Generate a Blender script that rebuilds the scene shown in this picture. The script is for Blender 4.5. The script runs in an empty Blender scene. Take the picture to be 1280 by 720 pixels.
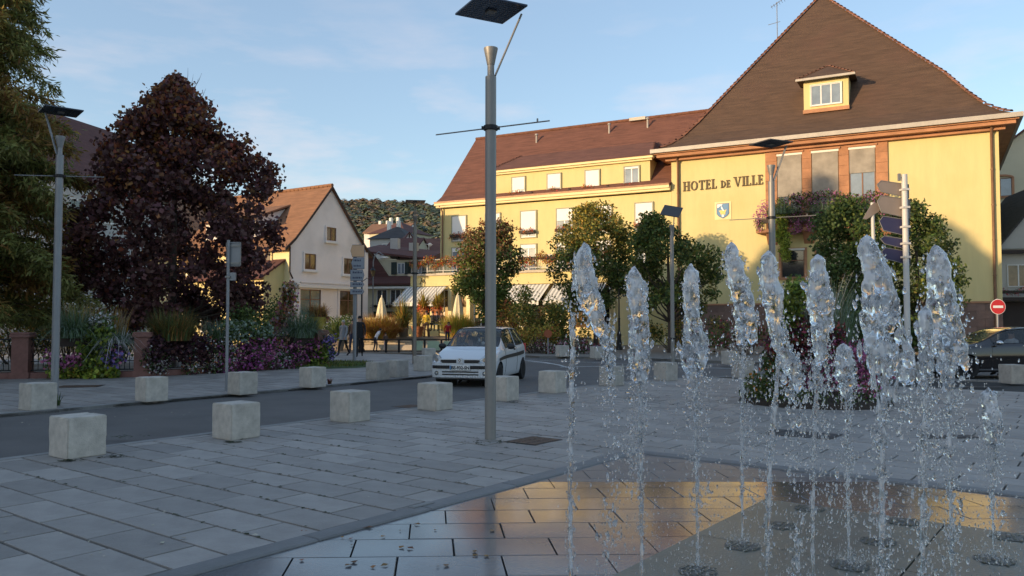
import bpy, math, random
import numpy as np
from mathutils import Vector, Matrix, noise
random.seed(7)
rng = np.random.default_rng(7)
S = bpy.context.scene
COL = S.collection
R = math.radians

# ------------------------------------------------------------------ camera
EYE = 1.6
PITCH = math.atan(0.04)
cam_d = bpy.data.cameras.new('camera'); cam = bpy.data.objects.new('camera', cam_d); COL.objects.link(cam)
cam.location = (0, 0, EYE); cam.rotation_euler = (math.pi/2 + PITCH, 0, 0)
cam_d.sensor_width = 36; cam_d.lens = 28.125; cam_d.clip_end = 6000; cam_d.clip_start = 0.05
S.camera = cam

# ------------------------------------------------------------------ sky, sun, exposure
SUN_EL, SUN_X, SUN_Y = R(8.5), -0.85, -0.53
S.view_settings.view_transform = 'Standard'; S.view_settings.look = 'None'
S.view_settings.exposure = 1.28; S.view_settings.gamma = 1
W = bpy.data.worlds.new('World'); S.world = W; W.use_nodes = True
nt = W.node_tree; nd = nt.nodes; lk = nt.links
bg = nd['Background']; bg.inputs[1].default_value = 0.15
sky = nd.new('ShaderNodeTexSky'); sky.sky_type = 'NISHITA'; sky.sun_disc = False
sky.sun_elevation = SUN_EL; sky.sun_rotation = math.atan2(SUN_X, SUN_Y)
sky.air_density = 1.0; sky.dust_density = 0.6; sky.ozone_density = 1.6
# thin high clouds, from the view direction, low over the horizon
tc = nd.new('ShaderNodeTexCoord'); mp = nd.new('ShaderNodeMapping'); mp.inputs['Scale'].default_value = (2.2, 2.2, 8.5)
mp.inputs['Location'].default_value = (0.35, 0.1, 0.4)
nz = nd.new('ShaderNodeTexNoise'); nz.inputs['Scale'].default_value = 2.6; nz.inputs['Detail'].default_value = 7; nz.inputs['Roughness'].default_value = 0.55
rp = nd.new('ShaderNodeValToRGB'); rp.color_ramp.elements[0].position = 0.50; rp.color_ramp.elements[1].position = 0.70
sep = nd.new('ShaderNodeSeparateXYZ'); rz = nd.new('ShaderNodeMapRange')
rz.inputs['From Min'].default_value = 0.42; rz.inputs['From Max'].default_value = 0.18; rz.clamp = True
ml = nd.new('ShaderNodeMath'); ml.operation = 'MULTIPLY'; ml2 = nd.new('ShaderNodeMath'); ml2.operation = 'MULTIPLY'; ml2.inputs[1].default_value = 0.42
mx = nd.new('ShaderNodeMixRGB'); mx.inputs[2].default_value = (2.9, 2.45, 2.4, 1)
lk.new(tc.outputs['Generated'], mp.inputs[0]); lk.new(mp.outputs[0], nz.inputs['Vector']); lk.new(nz.outputs[0], rp.inputs[0])
lk.new(tc.outputs['Generated'], sep.inputs[0]); lk.new(sep.outputs['Z'], rz.inputs['Value'])
lk.new(rp.outputs[0], ml.inputs[0]); lk.new(rz.outputs[0], ml.inputs[1]); lk.new(ml.outputs[0], ml2.inputs[0])
tint = nd.new('ShaderNodeMixRGB'); tint.inputs[0].default_value = 0.46; tint.inputs[2].default_value = (1.0, 1.28, 1.78, 1)   # flat blue mixed in to even out the sky's light
lk.new(sky.outputs[0], tint.inputs[1])
lk.new(ml2.outputs[0], mx.inputs[0]); lk.new(tint.outputs[0], mx.inputs[1]); lk.new(mx.outputs[0], bg.inputs[0])
sun_d = bpy.data.lights.new('sun', 'SUN'); sun_d.energy = 2.05; sun_d.angle = R(0.6); sun_d.color = (1.0, 0.72, 0.42)
sun = bpy.data.objects.new('sun', sun_d); COL.objects.link(sun)
sdir = Vector((SUN_X*math.cos(SUN_EL), SUN_Y*math.cos(SUN_EL), math.sin(SUN_EL)))
sun.rotation_euler = sdir.to_track_quat('Z', 'Y').to_euler(); sun.location = (-30, -20, 30)

# ------------------------------------------------------------------ survey helpers (photo measurements -> metres)
def ray(px, py):
    v = (360-py)/1000
    return (px-640)/1000, math.cos(PITCH)-v*math.sin(PITCH), math.sin(PITCH)+v*math.cos(PITCH)
def gnd(px, py, z=0.0):
    x, f, u = ray(px, py); t = (z-EYE)/u
    return Vector((x*t, f*t, z))
def at(px, py, Y):
    x, f, u = ray(px, py); t = Y/f
    return Vector((x*t, Y, EYE+u*t))

# ------------------------------------------------------------------ materials
M = {}
def nodes_of(m):
    m.use_nodes = True
    return m.node_tree.nodes, m.node_tree.links, m.node_tree.nodes['Principled BSDF']
def hexcol(c): return (c[0], c[1], c[2], 1)
def mat(key, col, rough=0.7, var=0.12, scale=2.0, bump=0.0, bscale=30.0, metal=0.0, rand=0.0, island=0.0,
        stretch=(1, 1, 1), spec=0.5, alt=None, detail=6, coat=0.0, translucent=0.0, emit=None, sheen=0, patch=None):
    m = bpy.data.materials.new(key); n, l, b = nodes_of(m)
    b.inputs['Roughness'].default_value = rough; b.inputs['Metallic'].default_value = metal
    b.inputs['Specular IOR Level'].default_value = spec
    if coat: b.inputs['Coat Weight'].default_value = coat; b.inputs['Coat Roughness'].default_value = 0.06
    t = n.new('ShaderNodeTexCoord'); mpn = n.new('ShaderNodeMapping'); mpn.inputs['Scale'].default_value = stretch
    l.new(t.outputs['Object'], mpn.inputs[0])
    ns = n.new('ShaderNodeTexNoise'); ns.inputs['Scale'].default_value = scale; ns.inputs['Detail'].default_value = detail
    ns.inputs['Roughness'].default_value = 0.62
    l.new(mpn.outputs[0], ns.inputs['Vector'])
    mr = n.new('ShaderNodeMapRange'); mr.inputs['From Min'].default_value = 0.3; mr.inputs['From Max'].default_value = 0.7
    l.new(ns.outputs[0], mr.inputs['Value'])
    mixc = n.new('ShaderNodeMixRGB')
    c1 = [max(0, c*(1-var)) for c in col]; c2 = [min(1, c*(1+var)) for c in col]
    if alt: c2 = alt
    mixc.inputs[1].default_value = hexcol(c1); mixc.inputs[2].default_value = hexcol(c2)
    l.new(mr.outputs[0], mixc.inputs[0]); last = mixc.outputs[0]
    if patch:
        pn = n.new('ShaderNodeTexNoise'); pn.inputs['Scale'].default_value = patch[1]; pn.inputs['Detail'].default_value = 5
        l.new(t.outputs['Object'], pn.inputs['Vector'])
        pr = n.new('ShaderNodeMapRange'); pr.inputs['From Min'].default_value = 0.52; pr.inputs['From Max'].default_value = 0.72
        pr.inputs['To Max'].default_value = patch[2]
        l.new(pn.outputs[0], pr.inputs['Value']); pm = n.new('ShaderNodeMixRGB'); pm.inputs[2].default_value = hexcol(patch[0])
        l.new(pr.outputs[0], pm.inputs[0]); l.new(last, pm.inputs[1]); last = pm.outputs[0]
    if rand or island:
        hs = n.new('ShaderNodeHueSaturation'); mm = n.new('ShaderNodeMapRange')
        if rand:
            oi = n.new('ShaderNodeObjectInfo'); l.new(oi.outputs['Random'], mm.inputs['Value']); a = rand
        else:
            ge = n.new('ShaderNodeNewGeometry'); l.new(ge.outputs['Random Per Island'], mm.inputs['Value']); a = island
        mm.inputs['To Min'].default_value = 1-a; mm.inputs['To Max'].default_value = 1+a
        l.new(mm.outputs[0], hs.inputs['Value']); l.new(last, hs.inputs['Color'])
        if island > 0.25:
            m3 = n.new('ShaderNodeMapRange'); m3.inputs['To Min'].default_value = 0.47; m3.inputs['To Max'].default_value = 0.53
            wn = n.new('ShaderNodeTexWhiteNoise'); wn.noise_dimensions = '1D'; l.new(ge.outputs['Random Per Island'], wn.inputs['W'])
            l.new(wn.outputs[0], m3.inputs['Value']); l.new(m3.outputs[0], hs.inputs['Hue'])
        last = hs.outputs[0]
    l.new(last, b.inputs['Base Color'])
    if bump:
        bn = n.new('ShaderNodeTexNoise'); bn.inputs['Scale'].default_value = bscale; bn.inputs['Detail'].default_value = 5
        l.new(mpn.outputs[0], bn.inputs['Vector'])
        bp = n.new('ShaderNodeBump'); bp.inputs['Strength'].default_value = min(1, bump); bp.inputs['Distance'].default_value = 0.02
        l.new(bn.outputs[0], bp.inputs['Height']); l.new(bp.outputs[0], b.inputs['Normal'])
    if translucent:
        tr = n.new('ShaderNodeBsdfTranslucent'); l.new(last, tr.inputs[0]); ms = n.new('ShaderNodeMixShader')
        ms.inputs[0].default_value = translucent; out = n['Material Output']
        l.new(b.outputs[0], ms.inputs[1]); l.new(tr.outputs[0], ms.inputs[2]); l.new(ms.outputs[0], out.inputs[0])
    if emit:
        b.inputs['Emission Color'].default_value = hexcol(emit[0]); b.inputs['Emission Strength'].default_value = emit[1]
    M[key] = m
    return m
def leafmat(key, col, island=0.45, tr=0.25):
    if key.startswith('leaf_'): col = tuple(c*1.8 for c in col); tr = max(tr, .3)
    return mat(key, col, rough=0.55, var=0.2, scale=0.8, island=island, translucent=tr, spec=0.3)

mat('stucco_yellow', (0.655, 0.545, 0.255), 0.85, 0.055, 2.2, bump=0.4, bscale=14, stretch=(1, 1, .16), patch=((0.60, 0.47, 0.20), 0.30, 0.7))
mat('stucco_yellow_pale', (0.80, 0.68, 0.38), 0.85, 0.06, 0.5, bump=0.2)
mat('stucco_white', (0.84, 0.765, 0.71), 0.85, 0.07, 0.5, bump=0.25, bscale=35, patch=((0.5, 0.46, 0.42), 0.4, 0.4))
mat('stucco_cream', (0.60, 0.54, 0.38), 0.85, 0.07, 0.5, bump=0.25)
mat('stucco_grey', (0.48, 0.46, 0.42), 0.85, 0.08, 0.5, bump=0.25)
mat('sandstone', (0.40, 0.19, 0.095), 0.8, 0.22, 1.6, bump=0.4, bscale=25, rand=0.12)
mat('sandstone_trim', (0.43, 0.21, 0.11), 0.8, 0.2, 1.2, bump=0.3)
mat('sandstone_base', (0.21, 0.13, 0.10), 0.85, 0.25, 1.5, bump=0.5, rand=0.18)
mat('pink_stone', (0.22, 0.105, 0.085), 0.85, 0.15, 8, bump=0.3)
mat('roof_brown', (0.092, 0.054, 0.034), 0.9, 0.28, 1.1, bump=0.8, bscale=5, stretch=(0.8, 0.8, 7), detail=8, patch=((0.11, 0.055, 0.038), 0.5, 0.4))
mat('roof_red', (0.155, 0.064, 0.042), 0.9, 0.3, 1.1, bump=0.8, bscale=5, stretch=(0.8, 0.8, 7), detail=8)
mat('roof_orange', (0.25, 0.125, 0.068), 0.9, 0.25, 1.2, bump=0.8, bscale=5, stretch=(0.8, 0.8, 7), detail=8)
mat('roof_maroon', (0.11, 0.045, 0.038), 0.9, 0.3, 1.2, bump=0.8, bscale=5, stretch=(0.8, 0.8, 7), detail=8)
mat('roof_grey', (0.06, 0.055, 0.055), 0.9, 0.3, 1.2, bump=0.8, bscale=5, stretch=(0.8, 0.8, 7))
mat('ridge_tile', (0.20, 0.085, 0.05), 0.85, 0.3, 3, rand=0.3)
mat('zinc', (0.42, 0.38, 0.33), 0.6, 0.1, 2, metal=0.2)
mat('copper_pipe', (0.25, 0.14, 0.08), 0.55, 0.2, 3, metal=0.4)
mat('white_trim', (0.78, 0.74, 0.66), 0.6, 0.05)
mat('blind_white', (0.80, 0.78, 0.74), 0.6, 0.05, 1)
mat('blind_grey', (0.30, 0.265, 0.22), 0.75, 0.25, 1.3, detail=3)
mat('frame_sage', (0.36, 0.34, 0.22), 0.7, 0.08)
mat('frame_brown', (0.20, 0.095, 0.05), 0.6, 0.1)
mat('frame_white', (0.75, 0.74, 0.72), 0.4, 0.04)
mat('wood_dark', (0.035, 0.022, 0.018), 0.7, 0.2)
mat('shutter_green', (0.02, 0.035, 0.028), 0.6, 0.1)
mat('glass_dark', (0.02, 0.025, 0.03), 0.06, 0.3, 1, spec=0.9)
mat('glass_sky', (0.20, 0.24, 0.28), 0.05, 0.3, 1, spec=1.0)
mat('glass_warm', (0.13, 0.085, 0.04), 0.07, 0.7, 1.5, spec=0.9)
mat('glass_teal', (0.05, 0.11, 0.12), 0.1, 0.4, 1.5, spec=0.9)
mat('concrete', (0.47, 0.43, 0.375), 0.85, 0.2, 7, bump=0.5, bscale=70, rand=0.10, patch=((0.30, 0.27, 0.235), 5.0, 0.5))
mat('kerb_stone', (0.24, 0.235, 0.225), 0.8, 0.15, 5, bump=0.3, rand=0.1)
mat('steel', (0.26, 0.25, 0.235), 0.5, 0.06, 2, metal=0.35)
mat('steel_bronze', (0.20, 0.18, 0.16), 0.45, 0.06, 2, metal=0.6)
mat('galv', (0.25, 0.255, 0.265), 0.5, 0.08, 4, metal=0.3)
mat('white_pole', (0.58, 0.56, 0.53), 0.5, 0.06, 2)
mat('black_iron', (0.012, 0.012, 0.014), 0.5, 0.1, 3, metal=0.3)
mat('panel_navy', (0.012, 0.022, 0.05), 0.25, 0.15, 3, spec=0.7)
mat('panel_line', (0.09, 0.12, 0.17), 0.4, 0.05)
mat('panel_grey', (0.055, 0.05, 0.05), 0.45, 0.1)
mat('sign_back', (0.27, 0.22, 0.19), 0.55, 0.08, 2, metal=0.2)
mat('sign_blue', (0.03, 0.03, 0.085), 0.55, 0.08, 2)
mat('sign_grey', (0.30, 0.32, 0.36), 0.5, 0.05)
mat('sign_peach', (0.75, 0.45, 0.25), 0.5, 0.05)
mat('sign_text', (0.06, 0.07, 0.12), 0.6, 0.0)
mat('sign_red', (0.55, 0.03, 0.03), 0.45, 0.05)
mat('sign_white', (0.8, 0.8, 0.78), 0.45, 0.02)
mat('purple_dark', (0.05, 0.02, 0.07), 0.5, 0.05)
mat('text_brown', (0.10, 0.06, 0.018), 0.6, 0.1)
mat('crest_blue', (0.09, 0.22, 0.40), 0.5, 0.05)
mat('crest_gold', (0.75, 0.55, 0.15), 0.5, 0.05)
mat('bark', (0.07, 0.052, 0.04), 0.95, 0.3, 6, bump=0.8, bscale=15)
mat('soil', (0.035, 0.026, 0.02), 0.95, 0.3, 5, bump=0.6)
mat('parasol', (0.66, 0.58, 0.38), 0.8, 0.08, 3)
mat('awning_a', (0.78, 0.76, 0.70), 0.8, 0.03)
mat('awning_b', (0.40, 0.40, 0.38), 0.8, 0.03)
mat('hedge_dark', (0.012, 0.022, 0.012), 0.9, 0.3, 4, bump=1, bscale=10)
mat('terracotta', (0.42, 0.16, 0.07), 0.8, 0.15, 4)
mat('pot_yellow', (0.55, 0.42, 0.08), 0.7, 0.1)
mat('stone_lit', (0.55, 0.47, 0.36), 0.85, 0.15, 2, bump=0.4)
mat('stone_brown', (0.20, 0.16, 0.12), 0.85, 0.15, 2, bump=0.4)
mat('green_glass', (0.30, 0.42, 0.30), 0.25, 0.1, 2, spec=0.8)
mat('grass_green', (0.05, 0.075, 0.025), 0.9, 0.3, 6, bump=1)
mat('plastic_black', (0.012, 0.012, 0.013), 0.5, 0.1)
mat('tyre', (0.014, 0.014, 0.015), 0.85, 0.1)
mat('rim_grey', (0.40, 0.33, 0.29), 0.35, 0.05, metal=0.6)
mat('interior', (0.02, 0.02, 0.022), 0.8, 0.1)
mat('paint_white', (0.66, 0.68, 0.70), 0.28, 0.02, 1, coat=0.8)
mat('paint_black', (0.012, 0.009, 0.008), 0.14, 0.05, 1, coat=1.0, spec=0.8)
mat('lens', (0.45, 0.48, 0.50), 0.12, 0.25, 20, metal=0.4, coat=1)
mat('chrome', (0.7, 0.7, 0.7), 0.15, 0.02, metal=1)
mat('marking', (0.62, 0.62, 0.60), 0.7, 0.12, 12, bump=0.1)
mat('far_pavement', (0.20, 0.18, 0.155), 0.9, 0.12, 1.2, bump=0.4, bscale=20)
mat('earth', (0.10, 0.09, 0.07), 0.95, 0.2, 0.3)
mat('joint', (0.030, 0.028, 0.026), 0.95, 0.3, 4)
mat('rust', (0.11, 0.065, 0.04), 0.75, 0.25, 10, bump=0.5)
mat('grate', (0.055, 0.05, 0.048), 0.6, 0.25, 20, bump=0.6)
mat('leaf_litter', (0.20, 0.085, 0.03), 0.8, 0.3, 20, island=0.5)
mat('leaf_pale', (0.42, 0.38, 0.28), 0.8, 0.2, 20, island=0.3)
mat('moss', (0.03, 0.04, 0.014), 0.95, 0.3, 10, island=0.3)
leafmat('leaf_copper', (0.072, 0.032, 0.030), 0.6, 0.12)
leafmat('leaf_copper_lit', (0.16, 0.062, 0.026), 0.5, 0.2)
leafmat('leaf_conifer', (0.15, 0.15, 0.045), 0.45, 0.4)
leafmat('leaf_conifer_rust', (0.19, 0.12, 0.035), 0.4, 0.4)
leafmat('leaf_dusk', (0.115, 0.066, 0.030), 0.5)
leafmat('leaf_green', (0.068, 0.092, 0.022), 0.5)
leafmat('leaf_green_dark', (0.038, 0.058, 0.018), 0.5)
leafmat('leaf_olive', (0.12, 0.11, 0.025), 0.5)
leafmat('leaf_yellow', (0.27, 0.19, 0.035), 0.4)
leafmat('leaf_lime', (0.17, 0.20, 0.03), 0.35)
leafmat('leaf_rust', (0.26, 0.10, 0.035), 0.4)
leafmat('leaf_silver', (0.16, 0.20, 0.16), 0.35)
leafmat('leaf_purple', (0.035, 0.015, 0.022), 0.5)
leafmat('leaf_maroon', (0.14, 0.025, 0.03), 0.5)
leafmat('blade_green', (0.10, 0.16, 0.06), 0.4)
leafmat('blade_silver', (0.20, 0.26, 0.19), 0.35)
leafmat('blade_gold', (0.42, 0.26, 0.05), 0.35)
leafmat('blade_rust', (0.36, 0.17, 0.05), 0.35)
leafmat('blade_olive', (0.14, 0.11, 0.03), 0.4)
leafmat('plume_cream', (0.40, 0.33, 0.22), 0.2)
leafmat('petal_pink', (0.56, 0.20, 0.36), 0.35)
leafmat('petal_magenta', (0.36, 0.09, 0.26), 0.35)
leafmat('petal_white', (0.62, 0.58, 0.58), 0.2)
leafmat('petal_purple', (0.22, 0.16, 0.42), 0.3)
leafmat('petal_red', (0.62, 0.06, 0.025), 0.3)
leafmat('petal_orange', (0.62, 0.20, 0.05), 0.3)
leafmat('petal_peach', (0.62, 0.38, 0.24), 0.3)
leafmat('forest_a', (0.15, 0.165, 0.085), 0.12, 0.0)
leafmat('forest_b', (0.24, 0.17, 0.10), 0.12, 0.0)
leafmat('forest_c', (0.11, 0.14, 0.10), 0.12, 0.0)
for k, c in dict(skin=(0.45, 0.26, 0.18), hair_grey=(0.42, 0.38, 0.34), hair_dark=(0.02, 0.014, 0.01), cloth_grey=(0.28, 0.28, 0.29),
                 cloth_black=(0.012, 0.012, 0.014), cloth_white=(0.66, 0.64, 0.66), cloth_navy=(0.02, 0.02, 0.04), cloth_red=(0.5, 0.03, 0.03),
                 cloth_yellow=(0.75, 0.5, 0.04), cloth_brown=(0.12, 0.07, 0.05), shoe=(0.02, 0.018, 0.018), cloth_pinkish=(0.5, 0.35, 0.33)).items():
    mat(k, c, 0.8, 0.1, 6)

def paving_mat(key, base, rand=0.0, island=0.0, rough=0.62, wet=0.0):
    m = mat(key, base, rough, 0.16, 3.0, bump=0.25, bscale=45, rand=rand, island=island, patch=((base[0]*0.72, base[1]*0.70, base[2]*0.68), 0.9, 0.55))
    n, l, b = nodes_of(m)
    if wet:
        t = n.new('ShaderNodeNewGeometry'); s = n.new('ShaderNodeTexNoise'); s.inputs['Scale'].default_value = 1.3; s.inputs['Detail'].default_value = 4
        l.new(t.outputs['Position'], s.inputs['Vector'])
        r = n.new('ShaderNodeMapRange'); r.inputs['From Min'].default_value = 0.35; r.inputs['From Max'].default_value = 0.68
        r.inputs['To Min'].default_value = 0.10; r.inputs['To Max'].default_value = 0.30
        l.new(s.outputs[0], r.inputs['Value']); l.new(r.outputs[0], b.inputs['Roughness'])
        b.inputs['Coat Weight'].default_value = wet*.5; b.inputs['Specular IOR Level'].default_value = .42; b.inputs['Coat Roughness'].default_value = 0.10; b.inputs['Coat IOR'].default_value = 1.33
        b.inputs['IOR'].default_value = 1.45
        for x in n:
            if x.type == 'BUMP': x.inputs['Strength'].default_value = 0.07
    return m
paving_mat('slab', (0.295, 0.270, 0.246), rand=0.17)
paving_mat('slab_many', (0.295, 0.270, 0.246), island=0.17)
paving_mat('slab_edge', (0.17, 0.168, 0.165), rand=0.06)
paving_mat('wet_slab', (0.105, 0.108, 0.115), rand=0.14, wet=1.0)
paving_mat('damp_slab', (0.125, 0.125, 0.130), rand=0.10, rough=0.33)
paving_mat('platform', (0.115, 0.122, 0.098), rand=0.12, rough=0.30)
mat('asphalt', (0.125, 0.117, 0.110), 0.85, 0.16, 0.9, bump=0.6, bscale=90, patch=((0.095, 0.094, 0.094), 0.35, 0.6))

def water_mat(key, foam_lo, foam_hi, foam_amt):
    m = bpy.data.materials.new(key); n, l, b = nodes_of(m)
    b.inputs['Base Color'].default_value = (0.97, 0.985, 1, 1); b.inputs['Roughness'].default_value = 0.03
    b.inputs['IOR'].default_value = 1.33; b.inputs['Transmission Weight'].default_value = 1.0
    f = n.new('ShaderNodeBsdfPrincipled'); f.inputs['Base Color'].default_value = (0.92, 0.92, 0.94, 1); f.inputs['Roughness'].default_value = 0.25
    f.inputs['Transmission Weight'].default_value = 0.35; f.inputs['IOR'].default_value = 1.33
    t = n.new('ShaderNodeNewGeometry'); s = n.new('ShaderNodeTexNoise'); s.inputs['Scale'].default_value = 22; s.inputs['Detail'].default_value = 6
    mpn = n.new('ShaderNodeMapping'); mpn.inputs['Scale'].default_value = (1, 1, 0.6)
    l.new(t.outputs['Position'], mpn.inputs[0]); l.new(mpn.outputs[0], s.inputs['Vector'])
    r = n.new('ShaderNodeMapRange'); r.inputs['From Min'].default_value = foam_lo; r.inputs['From Max'].default_value = foam_hi; r.inputs['To Max'].default_value = foam_amt
    l.new(s.outputs[0], r.inputs['Value']); ms = n.new('ShaderNodeMixShader'); l.new(r.outputs[0], ms.inputs[0])
    l.new(b.outputs[0], ms.inputs[1]); l.new(f.outputs[0], ms.inputs[2]); l.new(ms.outputs[0], n['Material Output'].inputs[0])
    M[key] = m
water_mat('water', 0.46, 0.60, 0.7)
water_mat('water_crest', 0.33, 0.55, 0.85)
water_mat('droplet', 0.40, 0.62, 0.45)
m = bpy.data.materials.new('car_glass'); n, l, b = nodes_of(m)
b.inputs['Base Color'].default_value = (0.30, 0.34, 0.36, 1); b.inputs['Roughness'].default_value = 0.02; b.inputs['Transmission Weight'].default_value = 0.9
b.inputs['IOR'].default_value = 1.02; b.inputs['Coat Weight'].default_value = 1; b.inputs['Coat Roughness'].default_value = 0.02; M['car_glass'] = m

# ------------------------------------------------------------------ mesh helpers
def tag(o, label=None, cat=None, group=None, kind=None):
    if label: o['label'] = label
    if cat: o['category'] = cat
    if group: o['group'] = group
    if kind: o['kind'] = kind
    return o
def thing(name, label, cat, loc=(0, 0, 0), rz=0.0, group=None):
    o = bpy.data.objects.new(name, None); COL.objects.link(o); o.location = loc; o.rotation_euler = (0, 0, rz)
    o.empty_display_size = 0.2
    return tag(o, label, cat, group)
def link(name, me, parent=None, loc=None, rot=None):
    o = bpy.data.objects.new(name, me); COL.objects.link(o)
    if parent: o.parent = parent
    if loc is not None: o.location = loc
    if rot is not None: o.rotation_euler = rot
    return o
ICO = {}
def ico(sub):
    if sub not in ICO:
        import bmesh
        bm = bmesh.new(); bmesh.ops.create_icosphere(bm, subdivisions=sub, radius=1)
        ICO[sub] = (np.array([v.co[:] for v in bm.verts]), np.array([[v.index for v in f.verts] for f in bm.faces])); bm.free()
    return ICO[sub]
class MB:
    def __init__(s): s.v = []; s.f = []; s.m = []
    def add(s, vs, fs, mi=0):
        b = len(s.v); s.v += [tuple(v) for v in vs]
        for f in fs: s.f.append(tuple(i+b for i in f)); s.m.append(mi)
        return s
    def box(s, x0, x1, y0, y1, z0, z1, mi=0):
        return s.add([(x0, y0, z0), (x1, y0, z0), (x1, y1, z0), (x0, y1, z0), (x0, y0, z1), (x1, y0, z1), (x1, y1, z1), (x0, y1, z1)],
                     [(0, 3, 2, 1), (4, 5, 6, 7), (0, 1, 5, 4), (1, 2, 6, 5), (2, 3, 7, 6), (3, 0, 4, 7)], mi)
    def prism(s, pts, axis, a, b, mi=0):
        # 2D polygon (ccw) extruded along axis from a to b; axis 'z': (x,y), 'y': (x,z), 'x': (y,z)
        def P(p, t): return (p[0], p[1], t) if axis == 'z' else ((p[0], t, p[1]) if axis == 'y' else (t, p[0], p[1]))
        n = len(pts); vs = [P(p, a) for p in pts]+[P(p, b) for p in pts]
        fs = [tuple(range(n-1, -1, -1)), tuple(range(n, 2*n))]+[(i, (i+1) % n, n+(i+1) % n, n+i) for i in range(n)]
        return s.add(vs, fs, mi)
    def path(s, pts, rad, n=8, mi=0, cap=True, squash=1.0):
        pts = [Vector(p) for p in pts]; k = len(pts)
        if not hasattr(rad, '__len__'): rad = [rad]*k
        vs = []; fs = []; prev = None
        for i, p in enumerate(pts):
            d = (pts[min(i+1, k-1)]-pts[max(i-1, 0)]).normalized()
            if prev is None:
                up = Vector((0, 0, 1)) if abs(d.z) < 0.9 else Vector((1, 0, 0)); a = d.cross(up).normalized()
            else: a = (prev-d*prev.dot(d)).normalized()
            prev = a; b = d.cross(a)
            for j in range(n):
                t = 2*math.pi*j/n; vs.append(p+a*math.cos(t)*rad[i]+b*math.sin(t)*rad[i]*squash)
        for i in range(k-1):
            for j in range(n): fs.append((i*n+j, i*n+(j+1) % n, (i+1)*n+(j+1) % n, (i+1)*n+j))
        if cap: fs += [tuple(range(n-1, -1, -1)), tuple((k-1)*n+j for j in range(n))]
        return s.add(vs, fs, mi)
    def lathe(s, prof, c=(0, 0, 0), n=16, mi=0, axis='z'):
        vs = []; fs = []
        for r, z in prof:
            for j in range(n):
                t = 2*math.pi*j/n; x, y = r*math.cos(t), r*math.sin(t)
                v = (x, y, z) if axis == 'z' else ((x, z, y) if axis == 'y' else (z, x, y))
                vs.append((v[0]+c[0], v[1]+c[1], v[2]+c[2]))
        k = len(prof)
        for i in range(k-1):
            for j in range(n): fs.append((i*n+j, i*n+(j+1) % n, (i+1)*n+(j+1) % n, (i+1)*n+j))
        fs += [tuple(range(n-1, -1, -1)), tuple((k-1)*n+j for j in range(n))]
        return s.add(vs, fs, mi)
    def ball(s, c, r, sub=2, mi=0):
        V, F = ico(sub)
        if not hasattr(r, '__len__'): r = (r, r, r)
        return s.add([(c[0]+v[0]*r[0], c[1]+v[1]*r[1], c[2]+v[2]*r[2]) for v in V], F.tolist(), mi)
    def grid(s, fn, nu, nv, mi=0, flip=False):
        vs = [fn(i/nu, j/nv) for i in range(nu+1) for j in range(nv+1)]; fs = []
        for i in range(nu):
            for j in range(nv):
                q = (i*(nv+1)+j, (i+1)*(nv+1)+j, (i+1)*(nv+1)+j+1, i*(nv+1)+j+1)
                fs.append(q[::-1] if flip else q)
        return s.add(vs, fs, mi)
    def mesh(s, name, mats, smooth=False, angle=None):
        me = bpy.data.meshes.new(name); me.from_pydata([tuple(v) for v in s.v], [], s.f)
        if not isinstance(mats, (list, tuple)): mats = [mats]
        for k in mats: me.materials.append(M[k] if isinstance(k, str) else k)
        me.polygons.foreach_set('material_index', s.m)
        if smooth: me.polygons.foreach_set('use_smooth', [True]*len(s.f))
        me.update()
        if smooth and angle is not None:
            try: me.set_sharp_from_angle(angle=R(angle))
            except Exception: pass
        return me
    def build(s, name, mats, parent=None, smooth=False, angle=40, bevel=0, loc=None, rot=None, kind=None, label=None):
        o = link(name, s.mesh(name, mats, smooth, angle), parent, loc, rot)
        if bevel:
            bv = o.modifiers.new('bevel', 'BEVEL'); bv.width = bevel; bv.segments = 2; bv.limit_method = 'ANGLE'; bv.angle_limit = R(40)
        if kind: o['kind'] = kind
        if label: o['label'] = label
        return o
def npmesh(name, V, F, mats, mi=None, smooth=False):
    V = np.asarray(V, dtype=np.float32); F = np.asarray(F, dtype=np.int32); k = F.shape[1]
    me = bpy.data.meshes.new(name); me.vertices.add(len(V)); me.vertices.foreach_set('co', V.ravel())
    me.loops.add(F.size); me.loops.foreach_set('vertex_index', F.ravel())
    me.polygons.add(len(F)); me.polygons.foreach_set('loop_start', np.arange(0, F.size, k, dtype=np.int32))
    if not isinstance(mats, (list, tuple)): mats = [mats]
    for x in mats: me.materials.append(M[x])
    if mi is not None: me.polygons.foreach_set('material_index', np.asarray(mi, dtype=np.int32))
    if smooth: me.polygons.foreach_set('use_smooth', np.ones(len(F), dtype=bool))
    me.update(calc_edges=True)
    return me
def unit(a): return a/np.maximum(np.linalg.norm(a, axis=1, keepdims=True), 1e-9)
def leaf_quads(P, size, aspect=0.6, upbias=0.0, jit=0.35, dirs=None):
    """kite shaped leaves: returns verts, faces"""
    n = len(P); N = rng.normal(size=(n, 3)); N[:, 2] += upbias; N = unit(N)
    A = dirs if dirs is not None else rng.normal(size=(n, 3))
    A = unit(A-N*np.sum(A*N, axis=1, keepdims=True)); B = np.cross(N, A)
    s = (size*(1+jit*rng.uniform(-1, 1, n)))[:, None]
    V = np.stack([P-A*s*0.5, P+B*s*aspect*0.5+N*s*0.08, P+A*s*0.5, P-B*s*aspect*0.5+N*s*0.08], axis=1).reshape(-1, 3)
    return V, np.arange(4*n).reshape(-1, 4)
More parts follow.
